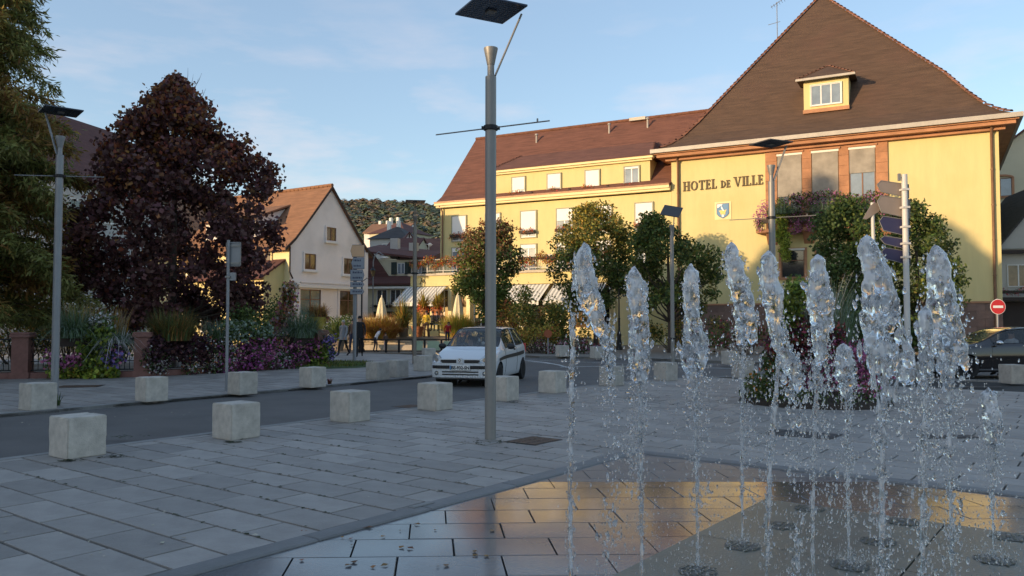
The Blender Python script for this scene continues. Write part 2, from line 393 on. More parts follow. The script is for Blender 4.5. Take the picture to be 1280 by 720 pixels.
def blob_points(blobs, n, shell=0.5):
    B = np.array(blobs, dtype=float); w = B[:, 3]**2*(B[:, 4] if B.shape[1] > 4 else 1); w = w/w.sum()
    idx = rng.choice(len(B), n, p=w); d = unit(rng.normal(size=(n, 3))); r = rng.uniform(0, 1, n)**(shell)
    r = r*(1+0.12*rng.normal(size=n))
    sq = B[idx, 5] if B.shape[1] > 5 else np.ones(n)
    P = B[idx, :3]+d*(r*B[idx, 3])[:, None]*np.stack([np.ones(n), np.ones(n), sq], axis=1)
    return P
def foliage(name, blobs, n, size, mats, parent=None, weights=None, shell=0.45, aspect=0.6, kind=None, label=None, pick=None, upbias=0.0, dirs=None):
    P = blob_points(blobs, n, shell); V, F = leaf_quads(P, size, aspect, upbias, dirs=dirs)
    if not isinstance(mats, (list, tuple)): mats = [mats]
    if pick is not None: mi = pick(P)
    else:
        w = np.array(weights or [1]*len(mats), dtype=float); mi = rng.choice(len(mats), n, p=w/w.sum())
    o = link(name, npmesh(name, V, F, mats, mi), parent)
    if kind or name != 'crown': o['kind'] = kind or 'stuff'
    if label: o['label'] = label
    return o
def blades(name, base, spread, n, length, width, mats, parent=None, droop=0.6, splay=0.6, weights=None, kind=None, seg=4, label=None):
    """a tuft of arching grass blades"""
    th = rng.uniform(0, 2*math.pi, n); r0 = rng.uniform(0, 1, n)**0.5*spread
    b = np.stack([base[0]+r0*np.cos(th), base[1]+r0*np.sin(th), np.full(n, base[2])], axis=1)
    th2 = th+rng.normal(0, 0.5, n); out = np.stack([np.cos(th2), np.sin(th2), np.zeros(n)], axis=1)
    sp = rng.uniform(0.1, 1, n)*splay; L = length*rng.uniform(0.6, 1.1, n); side = np.stack([-np.sin(th2), np.cos(th2), np.zeros(n)], axis=1)
    rows = []
    for k in range(seg+1):
        t = k/seg; h = L*(t-droop*sp*t*t*0.9); o_ = L*sp*(t**1.5)
        c = b+out*o_[:, None]; c[:, 2] += h; w = width*(1-0.85*t)*0.5
        rows += [c-side*w, c+side*w]
    V = np.stack(rows, axis=1).reshape(-1, 3); base_i = (np.arange(n)*2*(seg+1))[:, None]
    F = np.concatenate([base_i+np.array([[2*k, 2*k+1, 2*k+3, 2*k+2]]) for k in range(seg)], axis=0)
    if not isinstance(mats, (list, tuple)): mats = [mats]
    w = np.array(weights or [1]*len(mats), dtype=float); m1 = rng.choice(len(mats), n, p=w/w.sum()); mi = np.tile(m1, seg)
    o = link(name, npmesh(name, V, F, mats, mi), parent)
    o['kind'] = kind or 'stuff'
    if label: o['label'] = label
    return o
def copy_tree(o, parent=None):
    c = o.copy(); COL.objects.link(c); c.parent = parent
    for ch in list(o.children): copy_tree(ch, c)
    return c
def structure(name, mb, mats, **k):
    o = mb.build(name, mats, **k); o['kind'] = 'structure'; return o

# ------------------------------------------------------------------ ground, roads, pavements
BD = Vector((0.605, 0.796)).normalized()       # direction of the street
AD = Vector((BD.y, -BD.x))                     # across it, towards the fountain
structure('ground', MB().add([(-3000, -3000, -0.12), (3000, -3000, -0.12), (3000, 3000, -0.12), (-3000, 3000, -0.12)], [(0, 1, 2, 3)]), 'earth')
structure('road', MB().add([(-70, -40, -0.06), (70, -40, -0.06), (70, 60, -0.06), (-70, 60, -0.06)], [(0, 1, 2, 3)]), 'asphalt')

PLAZA = [(-60, -63), (-9, 5.0), (-5.6, 9.5), (0.7, 17.85), (2.3, 19.95), (4.1, 21.75), (6.6, 22.8), (9.5, 22.6), (11.6, 21.9), (14, 20.4), (30, 10), (60, -12), (60, -63)]
WALK = [(-48, -40), (-16, 3.6), (-8.75, 13.6), (-5.75, 17.85), (-2.45, 22.96), (-1.2, 26), (-0.6, 30), (-0.4, 40), (-0.4, 46), (-60, 46), (-60, -40)]
def clip(poly, a, b, keep):   # keep = +1: left of a->b, -1: right
    out = []; n = len(poly); ax, ay = a; dx, dy = b[0]-a[0], b[1]-a[1]
    sd = [keep*(dx*(p[1]-ay)-dy*(p[0]-ax)) for p in poly]
    for i in range(n):
        p, q, s0, s1 = poly[i], poly[(i+1) % n], sd[i], sd[(i+1) % n]
        if s0 >= 0: out.append(p)
        if s0*s1 < 0:
            t = s0/(s0-s1); out.append((p[0]+(q[0]-p[0])*t, p[1]+(q[1]-p[1])*t))
    return out
def clip_convex(poly, edges, keep):
    for a, b in edges:
        poly = clip(poly, a, b, keep)
        if len(poly) < 3: return []
    return poly
def area(p): return 0.5*abs(sum(p[i][0]*p[(i+1) % len(p)][1]-p[(i+1) % len(p)][0]*p[i][1] for i in range(len(p))))
# basin of the fountain: a sunken square, its corner between the two near edges
BC = Vector((1.50, 9.72))
BL0 = BC-BD*14; BR0 = BC+AD*12
def plaza_base():
    mb = MB(); mb.prism([p for p in PLAZA][::-1], 'z', -0.118, -0.045); return mb
# the plaza bed is cut around the sunken basin so the basin has its own floor level
structure('plaza_bed', plaza_base(), 'joint')
structure('walkway_bed', MB().prism(WALK[::-1], 'z', -0.118, -0.02), 'joint')
def slab_mesh(name, lx, ly, h, m, ch=0.006, shear=0.0):
    mb = MB(); hx, hy = lx/2, ly/2
    v = [(-hx, -hy, -h), (hx, -hy, -h), (hx, hy, -h), (-hx, hy, -h), (-hx, -hy, -ch), (hx, -hy, -ch), (hx, hy, -ch), (-hx, hy, -ch),
         (-hx+ch, -hy+ch, 0), (hx-ch, -hy+ch, 0), (hx-ch, hy-ch, 0), (-hx+ch, hy-ch, 0)]
    v = [(a+shear*b, b, c) for a, b, c in v]
    mb.add(v, [(0, 1, 5, 4), (1, 2, 6, 5), (2, 3, 7, 6), (3, 0, 4, 7), (4, 5, 9, 8), (5, 6, 10, 9), (6, 7, 11, 10), (7, 4, 8, 11), (8, 9, 10, 11)])
    return mb.mesh(name, m)
def inset(p, d):
    c = (sum(q[0] for q in p)/len(p), sum(q[1] for q in p)/len(p)); out = []
    for q in p:
        v = Vector((c[0]-q[0], c[1]-q[1])); L = v.length
        out.append((q[0]+v.x/L*min(d*1.3, L*0.4), q[1]+v.y/L*min(d*1.3, L*0.4)))
    return out
def lay_slabs(org, du, dv, pu, pv, gap, iu, iv, test, z, me, many, h, name, parent, limit, mixname, seedz=0.002, off=0.5):
    """stretcher bond; 'test(poly)' returns list of clipped polys, whole flag"""
    whole = []; cut = MB(); ang = math.atan2(du.y, du.x)
    for j in range(*iv):
        for i in range(*iu):
            o = off*(j % 2)+0.06*math.sin(j*2.3)
            c = org+du*((i+o)*pu)+dv*(j*pv)
            if c.y < 2.2 or abs(c.x) > 0.72*c.y+1.2: continue
            hx, hy = (pu-gap)/2, (pv-gap)/2
            poly = [tuple(c+du*a*hx+dv*b*hy) for a, b in ((-1, -1), (1, -1), (1, 1), (-1, 1))]
            res, full = test(poly)
            if full: whole.append((c.copy(), poly))
            else:
                for q in res:
                    if area(q) > 0.004: 
                        zz_ = z+random.uniform(-seedz, seedz); k = len(q)
                        cut.add([(p[0], p[1], zz_-h) for p in q]+[(p[0], p[1], zz_) for p in q],
                                [tuple(range(k, 2*k))]+[(a, (a+1) % k, k+(a+1) % k, k+a) for a in range(k)])
    whole.sort(key=lambda w: w[0].length)
    for c, poly in whole[:limit]:
        o = link(name, me, parent, (c.x+random.uniform(-.004, .004)*(seedz > .001), c.y+random.uniform(-.005, .005)*(seedz > .001), z+random.uniform(-seedz, seedz)), (random.uniform(-.004, .004), random.uniform(-.003, .003), ang+random.uniform(-.003, .003)))
    for c, poly in whole[limit:]:
        zz_ = z+random.uniform(-seedz, seedz)
        cut.add([(p[0], p[1], zz_-h) for p in poly]+[(p[0], p[1], zz_) for p in poly], [(4, 5, 6, 7), (0, 1, 5, 4), (1, 2, 6, 5), (2, 3, 7, 6), (3, 0, 4, 7)])
    # orient faces up
    if cut.f:
        o = cut.build(mixname, many, parent); o['kind'] = 'stuff'
        import bmesh
        bm = bmesh.new(); bm.from_mesh(o.data)
        for f in bm.faces:
            f.normal_update()
        bmesh.ops.reverse_faces(bm, faces=[f for f in bm.faces if abs(f.normal.z) > 0.9 and f.normal.z < 0]); bm.to_mesh(o.data); bm.free()
pe = [(PLAZA[i], PLAZA[(i+1) % len(PLAZA)]) for i in range(len(PLAZA))]
EDGE = 0.20
bl_a, bl_b = tuple(BL0-AD*EDGE), tuple(BC-AD*EDGE+BD*EDGE)      # outer line of border stones, left edge
br_b = tuple(BR0+BD*EDGE)
def plaza_test(poly):
    p = clip_convex(poly, pe, -1)
    if not p: return [], False
    inside = [(q for q in ())]
    # side of L line (left of BL->BC) and side of R line (beyond, left of BC->BR)
    L = clip(p, bl_a, bl_b, 1); rest = clip(p, bl_a, bl_b, -1)
    Rr = clip(rest, bl_b, br_b, 1) if len(rest) > 2 else []
    inner = clip(rest, bl_b, br_b, -1) if len(rest) > 2 else []
    if len(inner) < 3 or area(inner) < 1e-5:
        return [p], (abs(area(p)-area(poly)) < 1e-6)
    return [q for q in (L, Rr) if len(q) > 2], False
plaza = thing('plaza', None, None, (0, 0, 0)); tag(plaza, kind='structure'); plaza['label'] = 'grey stone slab plaza around the fountain'
me_slab = slab_mesh('paving_slab', 0.766, 0.373, 0.05, 'slab', 0.003)
org = Vector((-3.31, 6.31))
lay_slabs(org, AD, BD, 0.79, 0.397, 0.024, (-40, 46), (-30, 46), plaza_test, 0.0, me_slab, 'slab_many', 0.05, 'paving_slab', plaza, 296, 'distant_paving')
# border stones of the basin
def border(a, b, n, side, z=0.004):
    L = (b-a).length/n; d = (b-a).normalized(); q = Vector((-d.y, d.x))*side; ang = math.atan2(d.y, d.x)
    me = slab_mesh('border_stone', L-0.006, EDGE-0.006, 0.12, 'slab_edge', 0.012)
    for i in range(n):
        c = a+d*(L*(i+0.5))+q*EDGE/2
        link('border_stone', me, plaza, (c.x, c.y, z), (0, 0, ang))
border(BC-BD*7.2, BC, 6, 1); border(BC-AD*EDGE+AD*0.0, BC-AD*EDGE+AD*9.6, 8, 1)
kerb_l = thing('kerb', None, None); tag(kerb_l, kind='structure')
def kerbs(parent, pts, name, w, z0, z1, mat_, sgn, seg=1.0):
    cache = {}
    for a, b in zip(pts[:-1], pts[1:]):
        a, b = Vector(a), Vector(b); L = (b-a).length; n = max(1, round(L/seg)); d = (b-a)/L; q = Vector((-d.y, d.x))*sgn; ang = math.atan2(d.y, d.x)
        key = round(L/n, 2)
        if key not in cache:
            mb = MB(); mb.box(-L/n/2+.004, L/n/2-.004, -w/2, w/2, z0, z1); cache[key] = mb.mesh(name, mat_)
        for i in range(n):
            c = a+d*(L/n*(i+.5))+q*w/2
            if c.y > 1 and abs(c.x) < 0.8*c.y+2: link(name, cache[key], parent, (c.x, c.y, 0), (0, 0, ang))
kerbs(kerb_l, [(-16, 3.6), (-8.75, 13.6), (-5.75, 17.85), (-2.45, 22.96), (-1.2, 26), (-0.6, 30), (-0.4, 40)], 'kerb_stone', 0.16, -0.1, 0.006, 'kerb_stone', 1)
kerb_r = thing('kerb', None, None); tag(kerb_r, kind='structure')
kerbs(kerb_r, [(-9, 5.0), (-5.6, 9.5), (0.7, 17.85), (2.3, 19.95), (4.1, 21.75), (6.6, 22.8), (9.5, 22.6), (11.6, 21.9), (14, 20.4), (30, 10)], 'kerb_stone', 0.15, -0.1, 0.005, 'kerb_stone', 1)
# left pavement
we = [(WALK[i], WALK[(i+1) % len(WALK)]) for i in range(1, 8)]
def walk_test(poly):
    p = clip_convex(poly, [(( a[0], a[1]), (b[0], b[1])) for a, b in we], 1)
    if not p: return [], False
    return [p], abs(area(p)-area(poly)) < 1e-6
walk = thing('walkway', None, None); tag(walk, kind='structure'); walk['label'] = 'slab pavement between the street and the flower fence'
DV = Vector((0.57, 0.82)).normalized(); DU = Vector((DV.y, -DV.x))
lay_slabs(Vector((-9, 16)), DU, DV, 0.79, 0.40, 0.026, (-30, 14), (-14, 50), walk_test, 0.0, me_slab, 'slab_many', 0.05, 'paving_slab', walk, 150, 'distant_paving')
far = MB().prism([(-0.2, 60), (-0.2, 36.5), (1.2, 34.9), (4.1, 34.0), (7, 31.8), (9.5, 29.3), (13, 27.2), (20, 25.8), (60, 22), (60, 60)][::-1], 'z', -0.11, 0.03)
structure('far_pavement', far, 'far_pavement')
fk = thing('kerb', None, None); tag(fk, kind='structure')
kerbs(fk, [(-0.2, 36.5), (1.2, 34.9), (4.1, 34.0), (7, 31.8), (9.5, 29.3), (13, 27.2), (20, 25.8), (60, 22)], 'kerb_stone', 0.18, -0.1, 0.045, 'kerb_stone', 1)
structure('cafe_terrace_paving', MB().box(-20, -0.2, 38.6, 62, -0.11, 0.012), 'stone_brown')

# fountain basin
basin = thing('fountain_basin', None, None); tag(basin, kind='structure'); basin['label'] = 'sunken wet slab basin of the fountain'
rect = [BC, BC-BD*14, BC-BD*14+AD*12, BC+AD*12]
# cut the plaza bed under the basin by laying the basin floor above it
MB().prism([tuple(p) for p in rect], 'z', -0.044, -0.040).build('basin_bed', 'joint', basin)
bl_e = [(tuple(BC-BD*14), tuple(BC)), (tuple(BC), tuple(BC+AD*12))]
PC = Vector((2.28, 7.27))             # far corner of the raised nozzle platform
pl_e = [(tuple(PC-BD*12), tuple(PC)), (tuple(PC), tuple(PC+AD*12))]
XU = Vector((1, 0.035)).normalized(); XV = Vector((-0.10, 1)).normalized()
def basin_parts(ylo, yhi):
    def t(poly):
        p = clip_convex(poly, bl_e, -1)
        if not p: return [], False
        p = clip(p, (-50, ylo), (50, ylo), 1)
        if len(p) > 2: p = clip(p, (-50, yhi), (50, yhi), -1)
        if len(p) < 3: return [], False
        L = clip(p, pl_e[0][0], pl_e[0][1], 1); rest = clip(p, pl_e[0][0], pl_e[0][1], -1)
        Rr = clip(rest, pl_e[1][0], pl_e[1][1], 1) if len(rest) > 2 else []
        inner = clip(rest, pl_e[1][0], pl_e[1][1], -1) if len(rest) > 2 else []
        if len(inner) < 3 or area(inner) < 1e-5: return [p], abs(area(p)-area(poly)) < 1e-6
        return [q for q in (L, Rr) if len(q) > 2], False
    return t
paving_mat('wet_many', (0.105, 0.108, 0.115), island=0.14, wet=1.0)
paving_mat('damp_many', (0.125, 0.125, 0.130), island=0.10, rough=0.33)
me_wet = slab_mesh('wet_slab', 0.698, 0.429, 0.03, 'wet_slab', 0.004, -0.065); me_damp = slab_mesh('damp_slab', 0.70, 0.43, 0.03, 'damp_slab', 0.004, -0.065)
YW = 8.05
lay_slabs(Vector((-0.77, 5.74)), XU, XV, 0.708, 0.438, 0.009, (-12, 22), (-8, 6), basin_parts(1, YW), -0.012, me_wet, 'wet_many', 0.03, 'wet_slab', basin, 290, 'cut_slabs', 0.0007)
lay_slabs(Vector((-0.77, 5.74)), XU, XV, 0.708, 0.438, 0.010, (-12, 22), (4, 12), basin_parts(YW, 30), -0.012, me_damp, 'damp_many', 0.03, 'damp_slab', basin, 60, 'cut_slabs_damp', 0.0007)
# nozzle platform: big stone panels along the street direction
U0 = Vector((1.64, 5.76)); GA = Vector((0.57, -0.45)); GB = Vector((0.45, 0.57))
for i in range(0, 8):
    for j in range(0, 7):
        a0, a1 = i*1.45, (i+1)*1.45-0.012; b0, b1 = -(j+1)*1.5+0.012, -j*1.5
        q = [PC+AD*a0+BD*b0, PC+AD*a1+BD*b0, PC+AD*a1+BD*b1, PC+AD*a0+BD*b1]
        c = sum(q, Vector((0, 0)))/4
        if c.y < 1.5 or c.x > 9: continue
        mb = MB(); mb.prism([tuple(p-c) for p in q], 'z', -0.03, 0.0)
        mb.build('platform_stone', 'platform', basin, loc=(c.x, c.y, -0.012+0.004))
def blob_disc(r1, r2, n=22, j=0.12):
    return [(r1*math.cos(2*math.pi*k/n)*(1+random.uniform(-j, j)), r2*math.sin(2*math.pi*k/n)*(1+random.uniform(-j, j))) for k in range(n)]
NOZ = {}
mb = MB()
for k in range(9):
    for l_ in range(9):
        x, y = (k-4)*0.036+0.018*(l_ % 2), (l_-4)*0.034
        if x*x+y*y > 0.13**2 or random.random() < .22: continue
        a_ = random.uniform(.004, .012); x += random.uniform(-.008, .008); mb.box(x-a_, x+a_, y-0.010, y+0.008, 0.002, 0.007)
mb.lathe([(0.125, 0.0), (0.125, 0.002), (0.0, 0.002)], n=24, mi=1)
mb.lathe([(0.016, 0.003), (0.016, 0.016), (0.008, 0.018)], n=10, mi=2)
mat('grate_bed', (0.085, 0.085, 0.075), 0.5, 0.5, 60)
grate_me = mb.mesh('nozzle_grate', ['platform', 'grate_bed', 'steel'])
for i in range(0, 4):
    for j in range(-3, 3):
        p = U0+GA*i+GB*j
        if p.y < 2.5: continue
        link('nozzle_grate', grate_me, basin, (p.x, p.y, -0.006), (0, 0, math.atan2(BD.y, BD.x)+0.1*i))
# flat things in the plaza: floor lights, covers, hatch
def plate(name, label, cat, p, w, d, ang, m, h=0.004, group=None):
    t = thing(name, label, cat, (p.x, p.y, 0.002), ang, group)
    mb = MB(); mb.box(-w/2, w/2, -d/2, d/2, 0, h); mb.build('frame', 'black_iron', t)
    mb = MB(); n = 5
    for i in range(n):
        for j in range(3):
            mb.box(-w/2+.02+(w-.04)*i/n, -w/2+.02+(w-.04)*(i+.86)/n, -d/2+.02+(d-.04)*j/3, -d/2+.02+(d-.04)*(j+.86)/3, h, h+.003)
    mb.build('cover', m, t); return t
plate('manhole_cover', 'rusty square access cover in the plaza left of the first water jet', 'manhole cover', gnd(667, 551), 0.62, 0.5, 0.9, 'rust')
plate('manhole_cover', 'dark square iron hatch in the plaza behind the middle jets', 'manhole cover', gnd(1002, 543), 0.95, 0.62, math.atan2(AD.y, AD.x), 'grate')
plate('manhole_cover', 'dark narrow iron hatch in the plaza behind the right jets', 'manhole cover', gnd(1185, 546), 0.75, 0.3, 0.05, 'grate')
plate('manhole_cover', 'dark cover in the pavement beside the left lamp post foot', 'manhole cover', gnd(100, 483), 0.95, 0.7, 0.2, 'rust')
plate('manhole_cover', 'small dark cover on the plaza edge beside the concrete cubes', 'manhole cover', gnd(512, 508), 0.5, 0.45, 0.9, 'rust')
plate('drain_channel', 'long dark drain slot in the plaza in front of the black car', 'drain', gnd(1227, 483.5), 0.95, 0.16, 0.0, 'grate')
t = thing('floor_light', 'slim metal strip light set in the basin border stone', 'floor light', tuple(gnd(527, 632)+Vector((0, 0, 0.006))), math.atan2(BD.y, BD.x))
MB().box(-0.13, 0.13, -0.035, 0.035, 0, 0.005).build('frame', 'kerb_stone', t); MB().box(-0.115, 0.115, -0.022, 0.022, 0.005, 0.008).build('lens', 'kerb_stone', t)
# road markings
def stripe(pts, w, z=-0.056):
    mb = MB(); pts = [Vector((p.x, p.y)) for p in pts]; vs = []
    for i, p in enumerate(pts):
        d = (pts[min(i+1, len(pts)-1)]-pts[max(i-1, 0)]).normalized(); q = Vector((-d.y, d.x))*w/2
        vs += [(p.x-q.x, p.y-q.y, z), (p.x+q.x, p.y+q.y, z)]
    mb.add(vs, [(2*i, 2*i+2, 2*i+3, 2*i+1) for i in range(len(pts)-1)])
    return mb
rm = thing('road_marking', None, None); tag(rm, kind='structure')
stripe([gnd(*p, -0.06) for p in ((636, 450), (660, 451), (680, 453), (697, 456), (710, 459.5))], 0.16).build('lane_line', 'marking', rm)
stripe([gnd(*p, -0.06) for p in ((640, 452), (665, 452.6), (690, 455), (708, 459))], 0.05).build('lane_line', 'marking', rm)
stripe([gnd(*p, -0.06) for p in ((700, 459), (740, 458), (790, 458), (850, 459), (930, 461))], 0.14).build('lane_line', 'marking', rm)
stripe([gnd(*p, -0.06) for p in ((640, 449), (700, 451.5), (760, 454), (830, 455.5), (900, 456))], 0.07).build('lane_line', 'marking', rm)
# fallen leaves
def litter(name, pts, size, m, label=None):
    P = np.array(pts); N = len(P); V, F = leaf_quads(P, size, 0.8, 14.0, 0.5)
    tag(link(name, npmesh(name, V, F, m)), kind='stuff')
pts = [gnd(random.uniform(330, 640), random.uniform(632, 712), -0.012)+Vector((0, 0, .008)) for _ in range(34)]
litter('fallen_leaves', [tuple(p) for p in pts], 0.045, ['leaf_litter'])
pts = []
for _ in range(160):
    px = random.uniform(0, 1280); py = random.uniform(485, 712); p = gnd(px, py)
    if (Vector((p.x, p.y))-BC).dot(AD) < -0.3: pts.append((p.x, p.y, 0.01))
litter('dry_leaves', pts, 0.035, ['leaf_pale'])
pts = []
for b in range(1500):
    j = random.randint(2, 34); u = random.uniform(-3, 5); c = org+AD*u+BD*((j-.5)*0.397)
    if abs((c-BC).dot(AD)) < 6: pts.append((c.x+random.gauss(0, .01), c.y+random.gauss(0, .01), 0.006))
pts = [p for p in pts if (Vector(p[:2])-BC).dot(AD) < -0.25]
litter('joint_moss', pts, 0.035, ['moss'])

# ------------------------------------------------------------------ building kit (local frame: x along the wall, y into the house, z up; viewer side is -y)
def window(parent, x, z, w, h, glass='glass_dark', frame='frame_white', trim=None, tw=0.1, mull=1, cross=0, blind=None, bl=1.0, box=0.0, sill=None, y=0.0, head=None, d=0.06, name='window', label=None):
    mb = MB(); f = 0.05
    for a in ((x, x+f, z, z+h), (x+w-f, x+w, z, z+h), (x+f, x+w-f, z, z+f), (x+f, x+w-f, z+h-f, z+h)): mb.box(a[0], a[1], y-0.045, y+0.02, a[2], a[3])
    for k in range(mull):
        c = x+w*(k+1)/(mull+1); mb.box(c-0.035, c+0.035, y-0.040, y+0.02, z+f, z+h-f)
    for k in range(cross):
        c = z+h*(k+1)/(cross+1)+(0.12*h if cross == 1 else 0)
        mb.box(x+f, x+w-f, y-0.035, y+0.01, c-0.025, c+0.025)
    wo = mb.build(name, frame, parent)
    if label: wo['label'] = label
    for k in range(mull+1):
        a = x+f+(w-2*f)*k/(mull+1); b_ = x+f+(w-2*f)*(k+1)/(mull+1)
        MB().box(a+.002, b_-.002, y-0.015, y+0.005, z+f, z+h-f).build('pane', glass, wo)
    if blind:
        MB().box(x+0.015, x+w-0.015, y-0.075, y-0.052, z+h*(1-bl), z+h-0.01).build('blind', blind, wo)
    if trim:
        mb = MB(); e = tw
        mb.box(x-e, x-.002, y-d-.03, y+0.03, z-e, z+h+e); mb.box(x+w+.002, x+w+e, y-d-.03, y+0.03, z-e, z+h+e)
        mb.box(x-.001, x+w+.001, y-d-.028, y+0.03, z+h+.002, z+h+e-.003); mb.box(x-.001, x+w+.001, y-d-.028, y+0.03, z-e+.003, z-.002)
        mb.build('surround', trim, wo)
    if sill: MB().box(x-tw-.06, x+w+tw+.06, y-d-0.12, y+0.02, z-tw-0.08, z-tw-.002).build('sill', sill, wo)
    if head: MB().box(x-.03, x+w+.03, y-d-0.05, y-.001, z+h-.02, z+h+.10).build('blind_case', head, wo)
    return wo
def pipe(parent, pts, r=0.055, m='copper_pipe', name='downpipe'):
    mb = MB(); mb.path(pts, r, 10)
    for a, b in zip(pts[:-1], pts[1:]):
        a, b = Vector(a), Vector(b)
        if abs((b-a).normalized().z) > .9 and (b-a).length > 2:
            for k in range(1, int((b-a).length/2)+1):
                p = a+(b-a)*(k/(int((b-a).length/2)+1)); mb.path([p-Vector((0, 0, .03)), p+Vector((0, 0, .03))], r*1.25, 10)
    return mb.build(name, m, parent, smooth=True)
def flowerbox(parent, c, w, mats, n=160, box='wood_dark', hang=0.25, name='flower_box', r=0.22, size=0.09):
    mb = MB(); mb.box(c[0]-w/2, c[0]+w/2, c[1]-0.11, c[1]+0.09, c[2]-0.18, c[2])
    o = mb.build(name, box, parent); k = max(2, int(w/0.22))
    bl = [(c[0]-w/2+w*(i+.5)/k+random.uniform(-.05, .05), c[1]-0.06, c[2]+random.uniform(-hang, .14), r*random.uniform(.8, 1.2)) for i in range(k)]
    foliage('flowers', bl, n, size, mats, o, shell=0.5)
    return o
def gable_house(t, w, d, ze, zr, wall, roof, over=0.35, thick=0.14, ridge='x', parent_roof='roof', curve=0.0, gable_mat=None):
    """walls box w x d (local x,y from 0), gable roof; ridge along x or y"""
    mb = MB()
    if ridge == 'x':
        mb.prism([(0, -0.1), (d, -0.1), (d, ze), (d/2, zr), (0, ze)], 'x', 0, w)
    else:
        mb.prism([(0, -0.1), (0, ze), (w/2, zr), (w, ze), (w, -0.1)], 'y', 0, d)
    mb.build('wall', wall, t)
    span = d if ridge == 'x' else w; L = w if ridge == 'x' else d
    sl = (zr-ze)/(span/2); mb = MB(); prof = []
    N = 8
    def zprof(s):      # s 0 at eave edge (outside) .. 1 ridge
        o = -over+(span/2+over)*s; z = ze+sl*o
        if curve: z += curve*max(0, 1-s*2.2)**2
        return o, z
    up = [zprof(k/N) for k in range(N+1)]
    left = [(o, z+.02) for o, z in up]; right = [(span-o, z+.02) for o, z in reversed(up)]
    bot = left+right[1:]; top = [(a, b+thick) for a, b in bot]; poly = bot+top[::-1]
    if ridge == 'x': mb.prism([p for p in poly], 'x', -over*.5, L+over*.5)
    else: mb.prism([p for p in poly], 'y', -over*.5, L+over*.5)
    # only the slab shape (thin chevron); built as strips to stay well formed
    mb = MB()
    for k in range(len(bot)-1):
        q = [bot[k], bot[k+1], top[k+1], top[k]]
        if ridge == 'x': mb.prism(q, 'x', -over*.5, L+over*.5)
        else: mb.prism(q, 'y', -over*.5, L+over*.5)
    ro = mb.build('roof', roof, t)
    return ro

# ------------------------------------------------------------------ town hall
HA = R(-27.97)
th = thing('town_hall', 'tall yellow town hall with steep brown hipped roof and red sandstone window bay', 'town hall', (10.1, 50.35, 0), HA)
Wd, Dp = 17.75, 16.0
MB().box(0, Wd, 0, Dp, 2.53, 11.9).build('wall', 'stucco_yellow', th)
MB().box(0.02, Wd-.02, 0.05, Dp-.02, -0.1, 2.53).build('plinth_core', 'sandstone_base', th)
blk = {}
z = 0.0
for r_ in range(6):
    hh = 2.5/6; n = 22; off = 0 if r_ % 2 else 0.5
    for i in range(n+1):
        x0 = max(0, (i-off)*Wd/n); x1 = min(Wd, (i+1-off)*Wd/n)
        if x1-x0 < .1: continue
        key = round(x1-x0, 2)
        if key not in blk:
            w_ = key; blk[key] = MB().box(.006, w_-.006, -0.04, 0.05, .006, hh-.006).mesh('stone_block', 'sandstone_base')
        link('stone_block', blk[key], th, (x0, random.uniform(-.006, .004), z+r_*hh))
MB().box(-0.03, Wd+.03, -0.09, .0, 2.5, 2.6).build('plinth_cornice', 'sandstone_trim', th)
# roof: bell-cast rings up to the apex
AX, AY, AZ = 8.15, 8.0, 23.7
rings = [(1.02, 12.28), (0.55, 12.42), (0.05, 12.72), (-0.6, 13.28), (-1.4, 14.28), (-2.4, 15.72)]
mb = MB(); RV = []
for o, z in rings: RV.append([(-o, -o, z), (Wd+o, -o, z), (Wd+o, Dp+o, z), (-o, Dp+o, z)])
def lerp3(a, b, t): return tuple(a[i]+(b[i]-a[i])*t for i in range(3))
vs = [v for r_ in RV for v in r_]+[(AX, AY, AZ)]; fs = []
for k in range(len(RV)-1):
    for e in range(4): fs.append((k*4+e, k*4+(e+1) % 4, (k+1)*4+(e+1) % 4, (k+1)*4+e))
k = len(RV)-1
for e in range(4): fs.append((k*4+e, k*4+(e+1) % 4, len(vs)-1))
roof_main = MB().add(vs, fs).build('roof', 'roof_brown', th)
# hip tiles
tile = MB(); tile.grid(lambda u, v: (u*0.44, 0.13*math.cos(math.pi*v)*(1-.12*u), 0.10*math.sin(math.pi*v)*(1-.12*u)+.05*(1-u)), 2, 6)
tile_me = tile.mesh('ridge_tile', 'ridge_tile', True)
def tiles_along(pts, parent, step=0.36, scale=1.0, name='ridge_tile'):
    for a, b in zip(pts[:-1], pts[1:]):
        a, b = Vector(a), Vector(b); n = max(1, int((b-a).length/step))
        rot = (b-a).to_track_quat('X', 'Z').to_euler()
        for i in range(n):
            o = link(name, tile_me, parent, a+(b-a)*(i/n), rot); o.scale = (scale, scale, scale)
for e in (0, 1): tiles_along([RV[k][e] for k in range(1, len(RV))]+[(AX, AY, AZ)], roof_main)
mb = MB()   # box gutter, fascia and sandstone cornice
def ringbox(mb, o0, o1, z0, z1, mi=0):
    mb.box(-o1, Wd+o1, -o1, -o0, z0, z1, mi); mb.box(-o1, -o0, -o0, Dp, z0, z1, mi); mb.box(Wd+o0, Wd+o1, -o0, Dp, z0, z1, mi)
mb = MB(); ringbox(mb, 0.90, 1.06, 12.06, 12.30); mb.build('gutter', 'zinc', th)
mb = MB(); ringbox(mb, 0.001, 0.88, 11.99, 12.05); ringbox(mb, 0.001, 0.74, 11.80, 11.988); ringbox(mb, 0.001, 0.30, 11.62, 11.798); mb.build('cornice', 'sandstone_trim', th)
